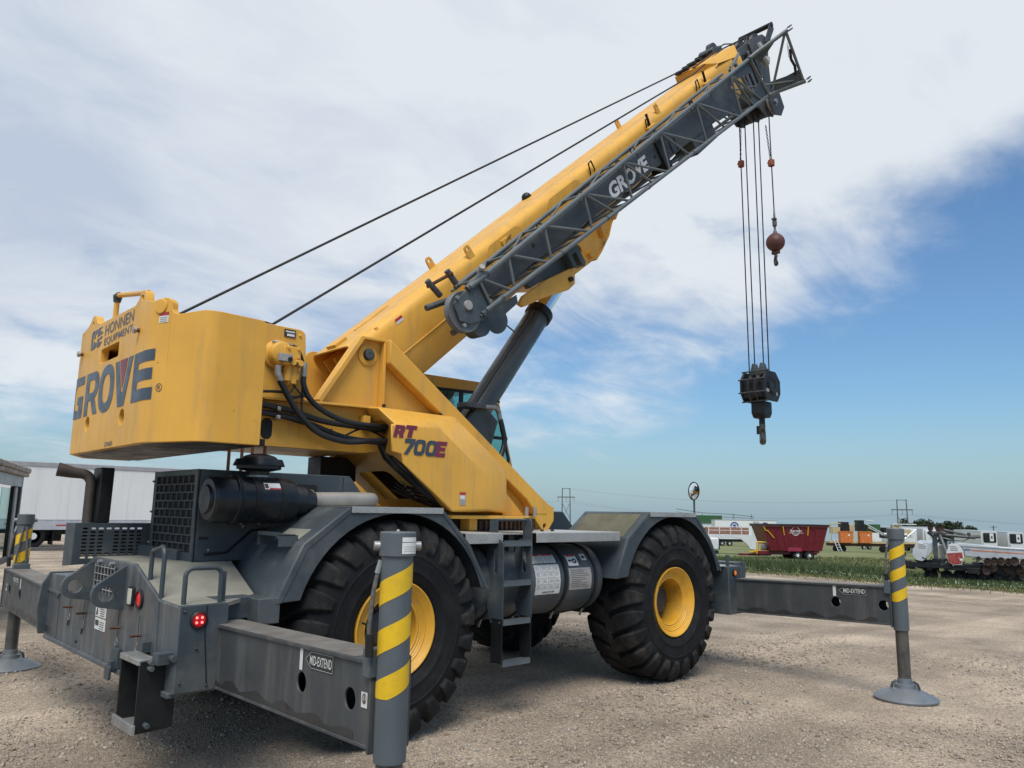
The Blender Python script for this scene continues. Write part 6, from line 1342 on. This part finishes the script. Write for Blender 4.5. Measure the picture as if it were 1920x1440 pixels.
# green roofed white building behind the front fender
T = frame(132, 79, th(132), CR)
gb2 = thing('shed', 'white shed with a dark window under a green wall, behind the front fender', 'shed', (132, 79, th(132)))
MB(T).box(-4, 2.0, 0, 5, 0, 4.2).build('wall', white, gb2, .02); MB(T).box(-4.2, 3.8, 5.1, 9, 0, 5.7).build('rear_wall', green_p, gb2, .02); MB(T).box(-4.2, 2.2, -.2, 5.05, 4.2, 4.4).build('roof', green_p, gb2)
MB(T).box(-1.2, 1.3, -.04, .02, 1.6, 3.3).build('window', black, gb2); MB(T).box(2.02, 2.3, -.1, 5, 0, 4.1).build('corner_post', black, gb2)
# far irrigation boom
T = frame(250, 150, th(250), CR+R(8)); iv = thing('irrigation_boom', 'thin far irrigation truss standing above the green shed', 'irrigation', (250, 150, th(250)))
MB(T).tube([(-16, 0, 11.5), (-6, 0, 10.2), (6, 0, 9.8), (14, 0, 9.0)], .10, 4).build('truss_pipe', pylon_m, iv); MB(T).tube([(-16, 0, 10.5), (-6, 0, 9.0), (6, 0, 8.8), (14, 0, 8.4)], .06, 4).build('truss_rod', pylon_m, iv)
for x in (-14, -6, 6, 13): MB(T).tube([(x-1.5, 0, 0), (x, 0, 10), (x+1.5, 0, 0)], .09, 4).build('tower_leg', pylon_m, iv)
# flatbed carrying crushing plant, with two orange boxes and a step ladder
T = frame(119.5, 45.0, th(119.5), CR)
fbd = thing('flatbed_trailer', 'long flatbed trailer loaded with screening plant beyond the red wagon', 'trailer', (119.5, 45, th(119.5)))
MB(T).box(-4.2, 9.5, 0, 2.4, 1.35, 1.62).build('bed', tanp, fbd, .01); MB(T).box(-4, 9.3, .3, 2.1, .9, 1.35).build('trailer_frame', rust, fbd)
for x in (4.0, 5.2, 6.4, -3.2, -2.2): wheel_at(T, x, .25, .5, .5, .5, -1, fbd, black)
for k2, x in enumerate((-2.9, .1)):
    b_ = thing('orange_bin', ('left' if k2 == 0 else 'right')+' one of two orange steel bins hung on the flatbed side', 'bin', T((x+.9, -.4, 1.5)), 'orange bins on the flatbed')
    MB(T).box(x, x+1.95, -.75, -.05, 1.45, 3.2).build('bin_body', orange_p, b_, .02)
    for i in range(4): MB(T).box(x+.05+i*.6, x+.11+i*.6, -.80, -.74, 1.45, 3.2).build('bin_rib', orange_p, b_)
    MB(T).box(x, x+1.95, -.8, -.74, 3.08, 3.2).build('bin_rim', orange_p, b_); poly2d(MB(T), [[(x+1.35, 2.8), (x+1.55, 2.6), (x+1.35, 2.4), (x+1.15, 2.6)]], lambda u, v: (u, -.81, v)).build('placard', offwhite, b_)
pl_ = thing('screening_plant', 'jumble of tan and black conveyors and frames loaded on the flatbed', 'machine', T((2, 1, 1.6)))
for x0, x1, z0, z1, m_ in ((-2.2, -1.0, 2.9, 4.6, black), (-.9, -.3, 2.0, 4.2, tanp), (.4, 1.4, 3.2, 4.9, black), (1.8, 3.9, 3.0, 4.3, green_p), (4.2, 5.0, 2.2, 3.8, black), (6.0, 6.9, 2.0, 4.3, tanp), (7.2, 8.6, 2.6, 3.6, tanp), (-3.6, -2.4, 2.8, 3.8, tanp)):
    MB(T).box(x0, x1, .3, 1.6, z0, z1).build('plant_unit', m_, pl_, .04)
for p in (((1.6, .1, 4.3), (5.8, .1, 2.0)), ((1.9, .1, 3.8), (6.0, .1, 1.75)), ((5.8, .1, 1.7), (5.8, .1, 4.4)), ((7.0, .1, 1.7), (7.0, .1, 4.4)), ((5.8, .1, 4.35), (9.4, .1, 4.35)), ((7, .1, 1.8), (9.3, .1, 3.6)), ((-1.2, .1, 1.7), (-.2, .1, 4.5)), ((-4, .1, 4.3), (-2.4, .1, 4.35)), ((1.5, .1, 4.9), (2.8, .1, 4.7)), ((-3.9, .1, 1.7), (-3.9, .1, 4.3))): MB(T).tube(p, .09, 5).build('plant_rail', tanp if p[0][0] < 0 else silver, pl_)
for i in range(5): MB(T).tube([(2.2+i*.85, .1, 3.95-i*.46), (2.2+i*.85, .1, 3.55-i*.46)], .06, 4).build('plant_rail', silver, pl_)
ld = thing('step_ladder', 'small grey ladder leaning on the flatbed beside the left orange bin', 'ladder', T((-3.2, -1, 0)))
for x in (-3.75, -3.2): MB(T).tube([(x+.35, -1.1, .05), (x, -.2, 2.0)], .05, 5).build('ladder_rail', silver, ld)
for i in range(5): MB(T).tube([(-3.4-.06*i, -1.0+.17*i, .35+i*.36), (-2.85-.06*i, -1.0+.17*i, .35+i*.36)], .04, 4).build('rung', silver, ld)
# refrigerated trailers in a row on the right
def reefer(dark):
    r_ = thing('reefer_trailer', '', 'trailer', (0, 0, 0), 'white trailers in a row')
    T0 = lambda p: Vector(p)
    MB().box(-14, 0, -1.3, 1.3, 1.25, 4.35).build('box_body', trailer_w, r_, .02); MB().box(-14.02, .02, -1.32, 1.32, 4.3, 4.42).build('roof_rail', silver, r_)
    for i in range(10): MB().box(-14+i*1.4, -13.99+i*1.4+.02, 1.3, 1.32, 1.3, 4.3).build('wall_rib', silver, r_)
    MB().box(-13.8, -.2, -1.0, 1.0, .85, 1.25).build('trailer_frame', black, r_); MB().box(0, .03, -1.25, 1.25, 1.3, 4.3).build('nose_panel', white, r_, .01)
    u_ = MB().box(.03, .55, -1.0, 1.0, 2.4 if dark else 1.6, 4.1 if dark else 4.2).build('cooling_unit', black if dark else white, r_, .12)
    if dark: MB().box(.52, .60, -.1, .55, 2.6, 4.0).build('unit_panel', white, r_, .02); MB().box(.60, .62, .1, .35, 3.1, 3.5).build('unit_vent', black, r_); MB().box(.03, .4, -1.1, 1.1, 1.35, 2.35).build('lower_panel', white, r_, .03)
    else:
        for i in range(2): MB().box(.55, .57, -.35, .4, 2.9-i*.16, 2.97-i*.16).build('unit_lettering', decalgrey, r_)
        MB().box(.55, .57, -.7, -.3, 1.75, 1.95).build('unit_vent', black, r_); MB().box(.55, .57, -.2, .1, 4.0, 4.1).build('unit_vent', black, r_)
    for y in (-1.0, 1.0):
        for x in (-12, -10.7): wheel_at(lambda p: Vector(p), x, y, .5, .5, .45, 1 if y > 0 else -1, r_)
        MB().box(-2.6, -2.4, y-.1, y+.1, .05, 1.2).build('landing_leg', traileralu, r_)
    return r_
spots = ((147.3, 47.2, 0, 'white trailer nose nearest the striped front jack, in the far row'), (150.1, 44.5, 0, 'white trailer whose nose shows left of the drill mast, in the far row'), (157.8, 37.2, 1, 'white trailer with a black cooling unit just right of the drill mast, far row'), (161.3, 33.9, 1, 'rightmost white trailer with a black cooling unit, cut short by the frame edge'))
protos = {}
for x, y, d, lab in spots:
    if d not in protos: o = protos[d] = reefer(d)
    else: o = copy_tree(protos[d])
    o.location = (x, y, th(x)); o.rotation_euler = (0, 0, R(215)); o['label'] = lab
T = frame(172, 62, th(172), CR+R(10)); wt = thing('van_trailer', 'long plain white trailer side showing behind the grain drill mast', 'trailer', (172, 58, th(172)))
MB(T).box(-4, 15, 2, 4.6, 1.2, 5.0).build('box_body', trailer_w, wt, .02); MB(T).box(-4.02, 15.02, 1.98, 4.62, 4.95, 5.1).build('roof_rail', silver, wt); MB(T).box(-3.8, 14.8, 2.3, 4.3, .7, 1.2).build('trailer_frame', black, wt)
for x in (-2.5, -1.2, 12, 13.3): wheel_at(T, x, 2.3, .5, .5, .45, -1, wt)
# grain drill parked on the field edge
DZ = -.80
T = frame(32.3, 4.95, DZ, R(-73.0))
gd_ = thing('grain_drill', 'folded grain drill with silver seed boxes and gangs of brown discs at the field edge', 'farm implement', (32.3, 4.95, DZ))
def dp(zx, zy): return ((1660+zx/7.385-1770)/45., (1092-(940+zy/7.385))/45.)
def ppoly(name, pts, y0, y1, m_, bev=.01): return MB(T).prism([dp(*p) for p in pts], 'y', y0, y1).build(name, m_, gd_, bev)
ppoly('seed_box_end', [(500, 590), (640, 640), (640, 720), (600, 840), (560, 862), (490, 850), (440, 780), (455, 690), (480, 680)], -.05, .0, silver)
ppoly('seed_box', [(505, 595), (690, 610), (690, 720), (600, 835), (500, 840), (445, 775), (460, 695)], .0, 3.5, traileralu)
e2 = ppoly('seed_box_end', [(910, 615), (1010, 605), (1070, 690), (1075, 780), (1050, 850), (1040, 892), (940, 902), (880, 860), (862, 740)], -.05, .0, white)
ppoly('end_lower_panel', [(866, 742), (1055, 722), (1060, 780), (1035, 880), (945, 895), (885, 855)], -.056, -.051, material('faded_red', (.30, .035, .03), .6, var=.3, vscale=9, dirt=(.5, .4, .38), dirt_amt=.5, dirt_scale=8), .0)
ppoly('reflector', [(1020, 808), (1050, 808), (1050, 835), (1020, 835)], -.06, -.057, offwhite, 0)
for k3, (x0, y0) in enumerate(((505, 625), (895, 640))):
    for i in range(3): 
        p0, p1 = dp(x0+20, y0+i*24), dp(x0+110, y0+i*24+10); MB(T).box(p0[0], p1[0]-.04*(i == 0), -.062, -.058, p1[1], p0[1]).build('end_lettering', decalgrey, gd_)
ppoly('seed_box', [(1015, 605), (1790, 650), (1855, 790), (1300, 800), (1080, 775), (1070, 690)], .05, .9, traileralu, .03)
ppoly('box_lid', [(1010, 598), (1560, 640), (1790, 648), (1800, 668), (1040, 640)], .02, .95, silver, .01)
ppoly('box_stripe', [(1165, 682), (1820, 712), (1822, 722), (1165, 697)], .040, .047, orange_p, 0)
t = MB(T); a_, b_ = dp(1058, 695), dp(1158, 672); text(t, 'CrustBuster', lambda u, v: (a_[0]+(b_[0]-a_[0])*u, .042, a_[1]+(b_[1]-a_[1]+.02)*v-.015*u), .02); t.build('lettering', MATS['badge_blue'], gd_)
ppoly('mast_post', [(700, 470), (765, 470), (760, 850), (705, 850)], .1, .3, grey); ppoly('mast_post', [(835, 540), (890, 520), (880, 760), (845, 760)], .2, .4, grey); ppoly('mast_post', [(770, 640), (845, 620), (850, 860), (790, 860)], .5, .7, offwhite)
MB(T).tube([(dp(800, 480)[0], .0, dp(800, 480)[1]), (dp(870, 740)[0], .0, dp(870, 740)[1])], .05, 8).build('lift_ram', steel, gd_)
for p in (((660, 450), (720, 505), .10), ((690, 480), (1230, 520), .07), ((850, 420), (1050, 470), .05), ((1040, 460), (1150, 500), .05), ((720, 500), (920, 560), .05), ((1150, 455), (1160, 520), .07), ((1160, 510), (1290, 505), .07), ((920, 560), (1080, 570), .02), ((1080, 570), (1160, 530), .02), ((760, 600), (840, 480), .05), ((700, 470), (880, 470), .08), ((910, 620), (940, 540), .03)):
    a_, b_ = dp(*p[0]), dp(*p[1]); MB(T).tube([(a_[0], .15, a_[1]), (b_[0], .15, b_[1])], p[2], 7).build('upper_frame', MATS['beam_grey'], gd_)
def disc(zx, zy, r, tilt=.35, y=0.):
    a_ = dp(zx, zy); ax_ = Vector((tilt, -1, 0)); MB(T).lathe([(.001, -.03), (.06, -.028), (r*.6, -.01), (r, .02), (r, .028), (r*.6, .0), (.06, -.012), (.05, .01), (.001, .012)], (a_[0], y, a_[1]), ax_, 22).build('disc', disc_m, gd_)
disc(685, 400, .15, 1.1, -.1); disc(800, 412, .165, .4, -.1)
for zx, zy, r in ((1345, 835, .16), (1420, 825, .17), (1500, 825, .17), (1580, 830, .16), (1650, 815, .18), (1760, 840, .19), (1850, 850, .18), (1910, 860, .18), (1320, 945, .20), (1240, 800, .1)): disc(zx, zy, r, .5+.3*random.random(), -.3+.2*random.random())
for i in range(26):
    disc(1300+i*25+random.uniform(-12, 12), 890+random.uniform(0, 150), .17, .6, .0+random.random()*1.2)
for zx, zy in ((240, 780), (320, 780), (265, 880)): disc(zx, zy, .13, .9, .2)
fp = MB(T)
for (x0, z0, x1, z1, y0, y1) in ((230, 860, 420, 960, 0, .2), (400, 880, 900, 950, .0, .3), (1060, 880, 1260, 960, -.02, .25), (820, 900, 1070, 970, .03, .25), (1100, 930, 1250, 1000, -.2, .1), (560, 850, 760, 1000, .3, .9), (1250, 860, 1760, 1010, .4, 1.2)):
    a_, b_ = dp(x0, z0), dp(x1, z1); fp.box(a_[0], b_[0], y0, y1, b_[1], a_[1])
fp.islands('frame_beam', MATS['black_paint'], gd_, bevel=.01)
for zx, zy, r in ((655, 1035, .26), (850, 1050, .24), (1010, 1045, .26), (1150, 1055, .25), (1300, 1060, .24), (1480, 1060, .25), (1600, 1060, .25), (1700, 1060, .22)):
    a_ = dp(zx, zy); wheel_at(T, a_[0], .35, r-.04, r, .22, -1, gd_, black)
for i in range(46):
    a_ = dp(250+random.random()*1150, 850+random.random()*150); b_ = (a_[0]+random.uniform(-.35, .35), a_[1]+random.uniform(-.22, .2)); MB(T).tube([(a_[0], random.uniform(.03, .4), a_[1]), (b_[0], random.uniform(.03, .4), b_[1])], random.uniform(.02, .05), 6).build('drill_linkage', black if i % 4 else disc_m, gd_)
for i in range(9):
    a_ = dp(430+i*95+random.uniform(-20, 20), 880+random.uniform(-30, 60)); MB(T).box(a_[0]-.1, a_[0]+.12, .03, .4, a_[1]-.14, a_[1]+.12).build('row_unit', black, gd_, .03)
for i in range(22):
    a_ = dp(480+random.random()*900, 800+random.random()*100); b_ = (a_[0]+random.uniform(-.25, .25), a_[1]+random.uniform(-.25, .12)); MB(T).tube([(a_[0], random.uniform(-.1, .3), a_[1]), (b_[0], random.uniform(-.1, .3), b_[1])], .018, 5).build('drill_linkage', steel if i % 3 == 0 else black, gd_)
# power line
def pylon(x, y, h, yaw, lab):
    T = frame(x, y, th(x), yaw); p = thing('power_pylon', lab, 'pylon', (x, y, th(x)), 'H-frame power pylons')
    for s_ in (-1, 1): MB(T).tube([(s_*1.45, 0, 0), (s_*1.25, 0, h)], [.2, .14], 8).build('pole', pylon_m, p)
    MB(T).box(-2.9, 2.9, -.12, .12, h-3.2, h-2.9).build('crossarm', pylon_m, p); MB(T).box(-1.3, 1.3, -.08, .08, h-.3, h-.12).build('top_tie', pylon_m, p)
    for a, b in ((-1, 1), (1, -1)): MB(T).tube([(a*1.3, 0, h-5.0), (b*1.42, 0, h-10.5)], .08, 5).build('cross_brace', pylon_m, p)
    for q in (-2.7, 0, 2.7): MB(T).tube([(q, 0, h-3.1), (q, 0, h-4.4)], .07, 5).build('insulator', pylon_m, p)
    return T
az1 = R(-40)
T1 = pylon(190.6, 171.2, 15.9, R(-45), 'two-pole power pylon just right of the crane turntable'); T2 = pylon(241.5, 82.3, 14.6, R(-62), 'two-pole power pylon behind the striped front jack')
def wire(a, b, sag, lab):
    P = [a+(b-a)*(i/16)-Vector((0, 0, sag*4*(i/16)*(1-i/16))) for i in range(17)]
    return tag(MB().tube(P, .012, 4).build('power_line', pylon_m, None), lab, 'cable', 'power line conductors')
hs = (15.9, 14.6)
for q, nm in ((-2.7, 'left'), (0, 'middle'), (2.7, 'right')):
    wire(T1((q, 0, 11.5)), T2((q, 0, 10.2)), 3.2, 'power cable between the two pylons, hung from the %s of their crossarms' % nm)
    wire(T2((q, 0, 10.2)), Vector((330+q, -60, th(330)+12)), 3.5, 'power cable running off right from the %s of the jack-side pylon crossarm' % nm)
for q, nm in ((-2.7, 'left'), (2.7, 'right')): wire(T1((q, 0, 11.5)), Vector((120+q, 330, th(120)+12)), 3., 'power cable running off left behind the crane from the %s crossarm end' % nm)
for q, nm in ((-1.25, 'left'), (1.25, 'right')): wire(T1((q, 0, 15.8)), T2((q, 0, 14.5)), 2.5, 'topmost power cable between the pylons, tied to their %s pole tops' % nm)
# distant belt of trees
def leaf_cluster(name, mat, parent, c, rad, n, size):
    V = []; F = []
    for i in range(n):
        d_ = rng.normal(size=3); d_ /= np.linalg.norm(d_); rr = rng.random()**.45; p = np.array(c)+d_*rad*rr
        a = rng.normal(size=3); a /= np.linalg.norm(a); b_ = np.cross(a, rng.normal(size=3)); b_ /= np.linalg.norm(b_); s_ = size*rng.uniform(.5, 1.3); k0 = len(V)
        V += [tuple(p-a*s_), tuple(p+b_*s_*.7), tuple(p+a*s_), tuple(p-b_*s_*.7)]; F.append((k0, k0+1, k0+2, k0+3))
    q = MB(); q.v = V; q.f = F; return q.build(name, mat, parent)
kinds = ('dark', 'mid', 'pale')
for i in range(11):
    f_ = i/10; x = 446.5+f_*26; y = 155-f_*25+random.uniform(-1, 1); h = random.uniform(12.5, 15.5)*(1.06-.25*abs(f_-.25)); z = th(x)
    lab_ = 'dark green tree in the distant belt behind the white trailers, %s from its left end' % ('first', 'second', 'third', 'fourth', 'fifth', 'sixth', 'seventh', 'eighth', 'ninth', 'tenth', 'eleventh')[i]
    tr = thing('tree', lab_, 'tree', (x, y, z), 'distant belt of trees')
    MB().tube([(x, y, z), (x+.2, y, z+h*.3), (x, y+.1, z+h*.6)], [.35, .25, .12], 6).build('trunk', bark, tr)
    c_ = None
    for j in range(3):
        c2_ = (x+random.uniform(-1.4, 1.4), y+random.uniform(-1.4, 1.4), z+h*(.5+.16*j)); leaf_cluster('crown', leafm[(i+j) % 2], tr, c2_, np.array([3.6, 3.6, h*.30])*(1.15-.2*j), 420, .55)
T = frame(342.3, 85.5, th(342), 0); pp = thing('utility_pole', 'single far pole above the rightmost trailers', 'pole', (342.3, 85.5, th(342))); MB(T).tube([(0, 0, 0), (0, 0, 9.8)], .2, 6).build('pole', pylon_m, pp); MB(T).box(-.2, .2, -1.2, 1.2, 9.2, 9.4).build('crossarm', pylon_m, pp)
# more machines and sheds along the far row, low behind the field
far_row = [(1580, 150, 'tan tracked machine far behind the flatbed'), (1640, 160, 'grey machine far behind the flatbed')]

# ------------------------------------------------------------------ grass, weeds and gravel (uncountable)
def stuff(name, V, F, mats, idx=None, lab=None, cat=None):
    me = bpy.data.meshes.new(name); nv, nf = len(V), len(F); k = F.shape[1]
    me.vertices.add(nv); me.vertices.foreach_set('co', V.astype(np.float32).ravel()); me.loops.add(nf*k); me.polygons.add(nf)
    me.loops.foreach_set('vertex_index', F.astype(np.int32).ravel()); me.polygons.foreach_set('loop_start', np.arange(0, nf*k, k, dtype=np.int32)); me.polygons.foreach_set('loop_total', np.full(nf, k, dtype=np.int32))
    for m_ in mats: me.materials.append(m_)
    if idx is not None: me.polygons.foreach_set('material_index', idx.astype(np.int32))
    me.update(); me.validate(); o = bpy.data.objects.new(name, me); COL.objects.link(o); o['kind'] = 'stuff'
    if lab: o['label'] = lab; o['category'] = cat
    return o
vth = np.vectorize(th)
vedge = np.vectorize(edge_x)
def blades(n, xr, ypos, hr, w, lean=.35):
    u = xr(n); y = ypos(n); x = vedge(y)+u; z = vth(x)+.0
    h = hr(n, u, y); a = rng.random(n)*2*np.pi; dx, dy = np.cos(a), np.sin(a); lx = rng.normal(size=n)*lean*h; ly = rng.normal(size=n)*lean*h
    ww = w*rng.uniform(.6, 1.4, n)*(1+u*.03)
    V = np.stack([np.stack([x-dx*ww, y-dy*ww, z], 1), np.stack([x+dx*ww, y+dy*ww, z], 1), np.stack([x+lx+dx*ww*.3, y+ly+dy*ww*.3, z+h], 1)], 1).reshape(-1, 3)
    return V, np.arange(3*n).reshape(-1, 3)
gm_ = [material('grass_dark', (.042, .07, .022), .8, var=.3, vscale=3), material('grass_mid', (.085, .115, .034), .8, var=.3, vscale=3), material('grass_dry', (.22, .195, .085), .8, var=.3, vscale=3)]
ypos = lambda n: rng.uniform(-14, 26, n)
n = 90000
V1, F1 = blades(n, lambda n: 42*rng.random(n)**2.0-.3*0, ypos, lambda n, u, y: np.clip(.10+.10*np.sin(u*.9+y*.5)**2+.05*np.sin(y*1.7), .04, .3)*rng.uniform(.4, 1.3, n)*np.where(u < .9, .45, 1), .022)
o = stuff('field_grass', V1, F1, gm_, rng.choice([0, 1, 1, 2], n), 'short green and dry grass of the field beyond the gravel', 'grass')
n = 9000
V5, F5 = blades(n, lambda n: -np.abs(rng.normal(size=n))*.55*(1+np.sin(np.arange(n)*.37)), ypos, lambda n, u, y: rng.uniform(.03, .13, n), .018)
stuff('straying_grass', V5, F5, gm_, rng.choice([0, 1, 2, 2], n), 'sparse tufts of grass straying from the field on to the gravel', 'grass')
n = 34000
cy = rng.uniform(-12, 24, 260); cu = rng.gamma(2.2, 1.3, 260)+.8; ci = rng.integers(0, 260, n)
V2, F2 = blades(n, lambda n: np.clip(cu[ci]+rng.normal(size=n)*.55, .3, 30), lambda n: cy[ci]+rng.normal(size=n)*.75, lambda n, u, y: rng.uniform(.18, .52, n)*np.where((y > -4) & (y < 8.5), .55, 1), .028, .3)
stuff('tall_weeds', V2, F2, gm_, rng.choice([0, 0, 0, 1], n), 'taller dark green weed clumps along the yard edge', 'weeds')
n = 650
y = rng.uniform(-10, 22, n); u = np.abs(rng.normal(size=n))*.7+.1; x = vedge(y)+u; z = vth(x)+rng.uniform(.05, .22, n); s_ = rng.uniform(.010, .022, n)
V3 = np.stack([np.stack([x, y-s_, z], 1), np.stack([x, y, z-s_], 1), np.stack([x, y+s_, z], 1), np.stack([x, y, z+s_], 1)], 1).reshape(-1, 3)
stuff('weed_flowers', V3, np.arange(4*n).reshape(-1, 4), [material('flower_white', (.6, .62, .5), .8)], None, 'tiny pale flowers scattered along the field edge', 'flowers')
# loose stones on the yard near the camera
n = 95000
d_ = 2.6+11.5*rng.random(n)**1.25; az = np.radians(46.6)+rng.uniform(-.66, .66, n)
x = -3.65+d_*np.cos(az); y = -6.6+d_*np.sin(az); r_ = rng.gamma(2.2, .0028, n)*(1+.03*d_); r_ = np.clip(r_, .0035, .026)
keep = (np.sin(x*1.1+y*.6+1)+np.sin(y*1.7-x*.5)+np.sin(x*2.9+y*2.3)*.6+rng.normal(size=n)*.55) > -.55; x, y, r_, d_ = x[keep], y[keep], r_[keep], d_[keep]; n = len(x)
vrg = np.array([rough_ground(a, b) for a, b in zip(x, y)])
base = np.array([(1, 0, 0), (0, 1, 0), (-1, 0, 0), (0, -1, 0), (0, 0, .75), (0, 0, -.6)]); tri = np.array([(0, 1, 4), (1, 2, 4), (2, 3, 4), (3, 0, 4), (1, 0, 5), (2, 1, 5), (3, 2, 5), (0, 3, 5)])
rot = rng.random(n)*2*np.pi; jit = rng.uniform(.6, 1.35, (n, 6, 1)); b_ = base[None]*jit*r_[:, None, None]
cx_ = b_[..., 0]*np.cos(rot)[:, None]-b_[..., 1]*np.sin(rot)[:, None]; cy_ = b_[..., 0]*np.sin(rot)[:, None]+b_[..., 1]*np.cos(rot)[:, None]
V4 = np.stack([cx_+x[:, None], cy_+y[:, None], b_[..., 2]+(vrg+r_*.12)[:, None]], 2).reshape(-1, 3)
F4 = (tri[None]+6*np.arange(n)[:, None, None]).reshape(-1, 3)
sm_ = [material('stone_tan', (.34, .285, .225), .9, var=.2, vscale=20), material('stone_pale', (.41, .355, .29), .9, var=.2, vscale=20), material('stone_brown', (.22, .165, .12), .9, var=.2, vscale=20), material('stone_grey', (.30, .265, .23), .9, var=.2, vscale=20)]
stuff('gravel', V4, F4, sm_, np.repeat(rng.choice([0, 0, 0, 1, 2, 3], n), 8), 'loose tan gravel stones covering the yard round the crane', 'gravel')
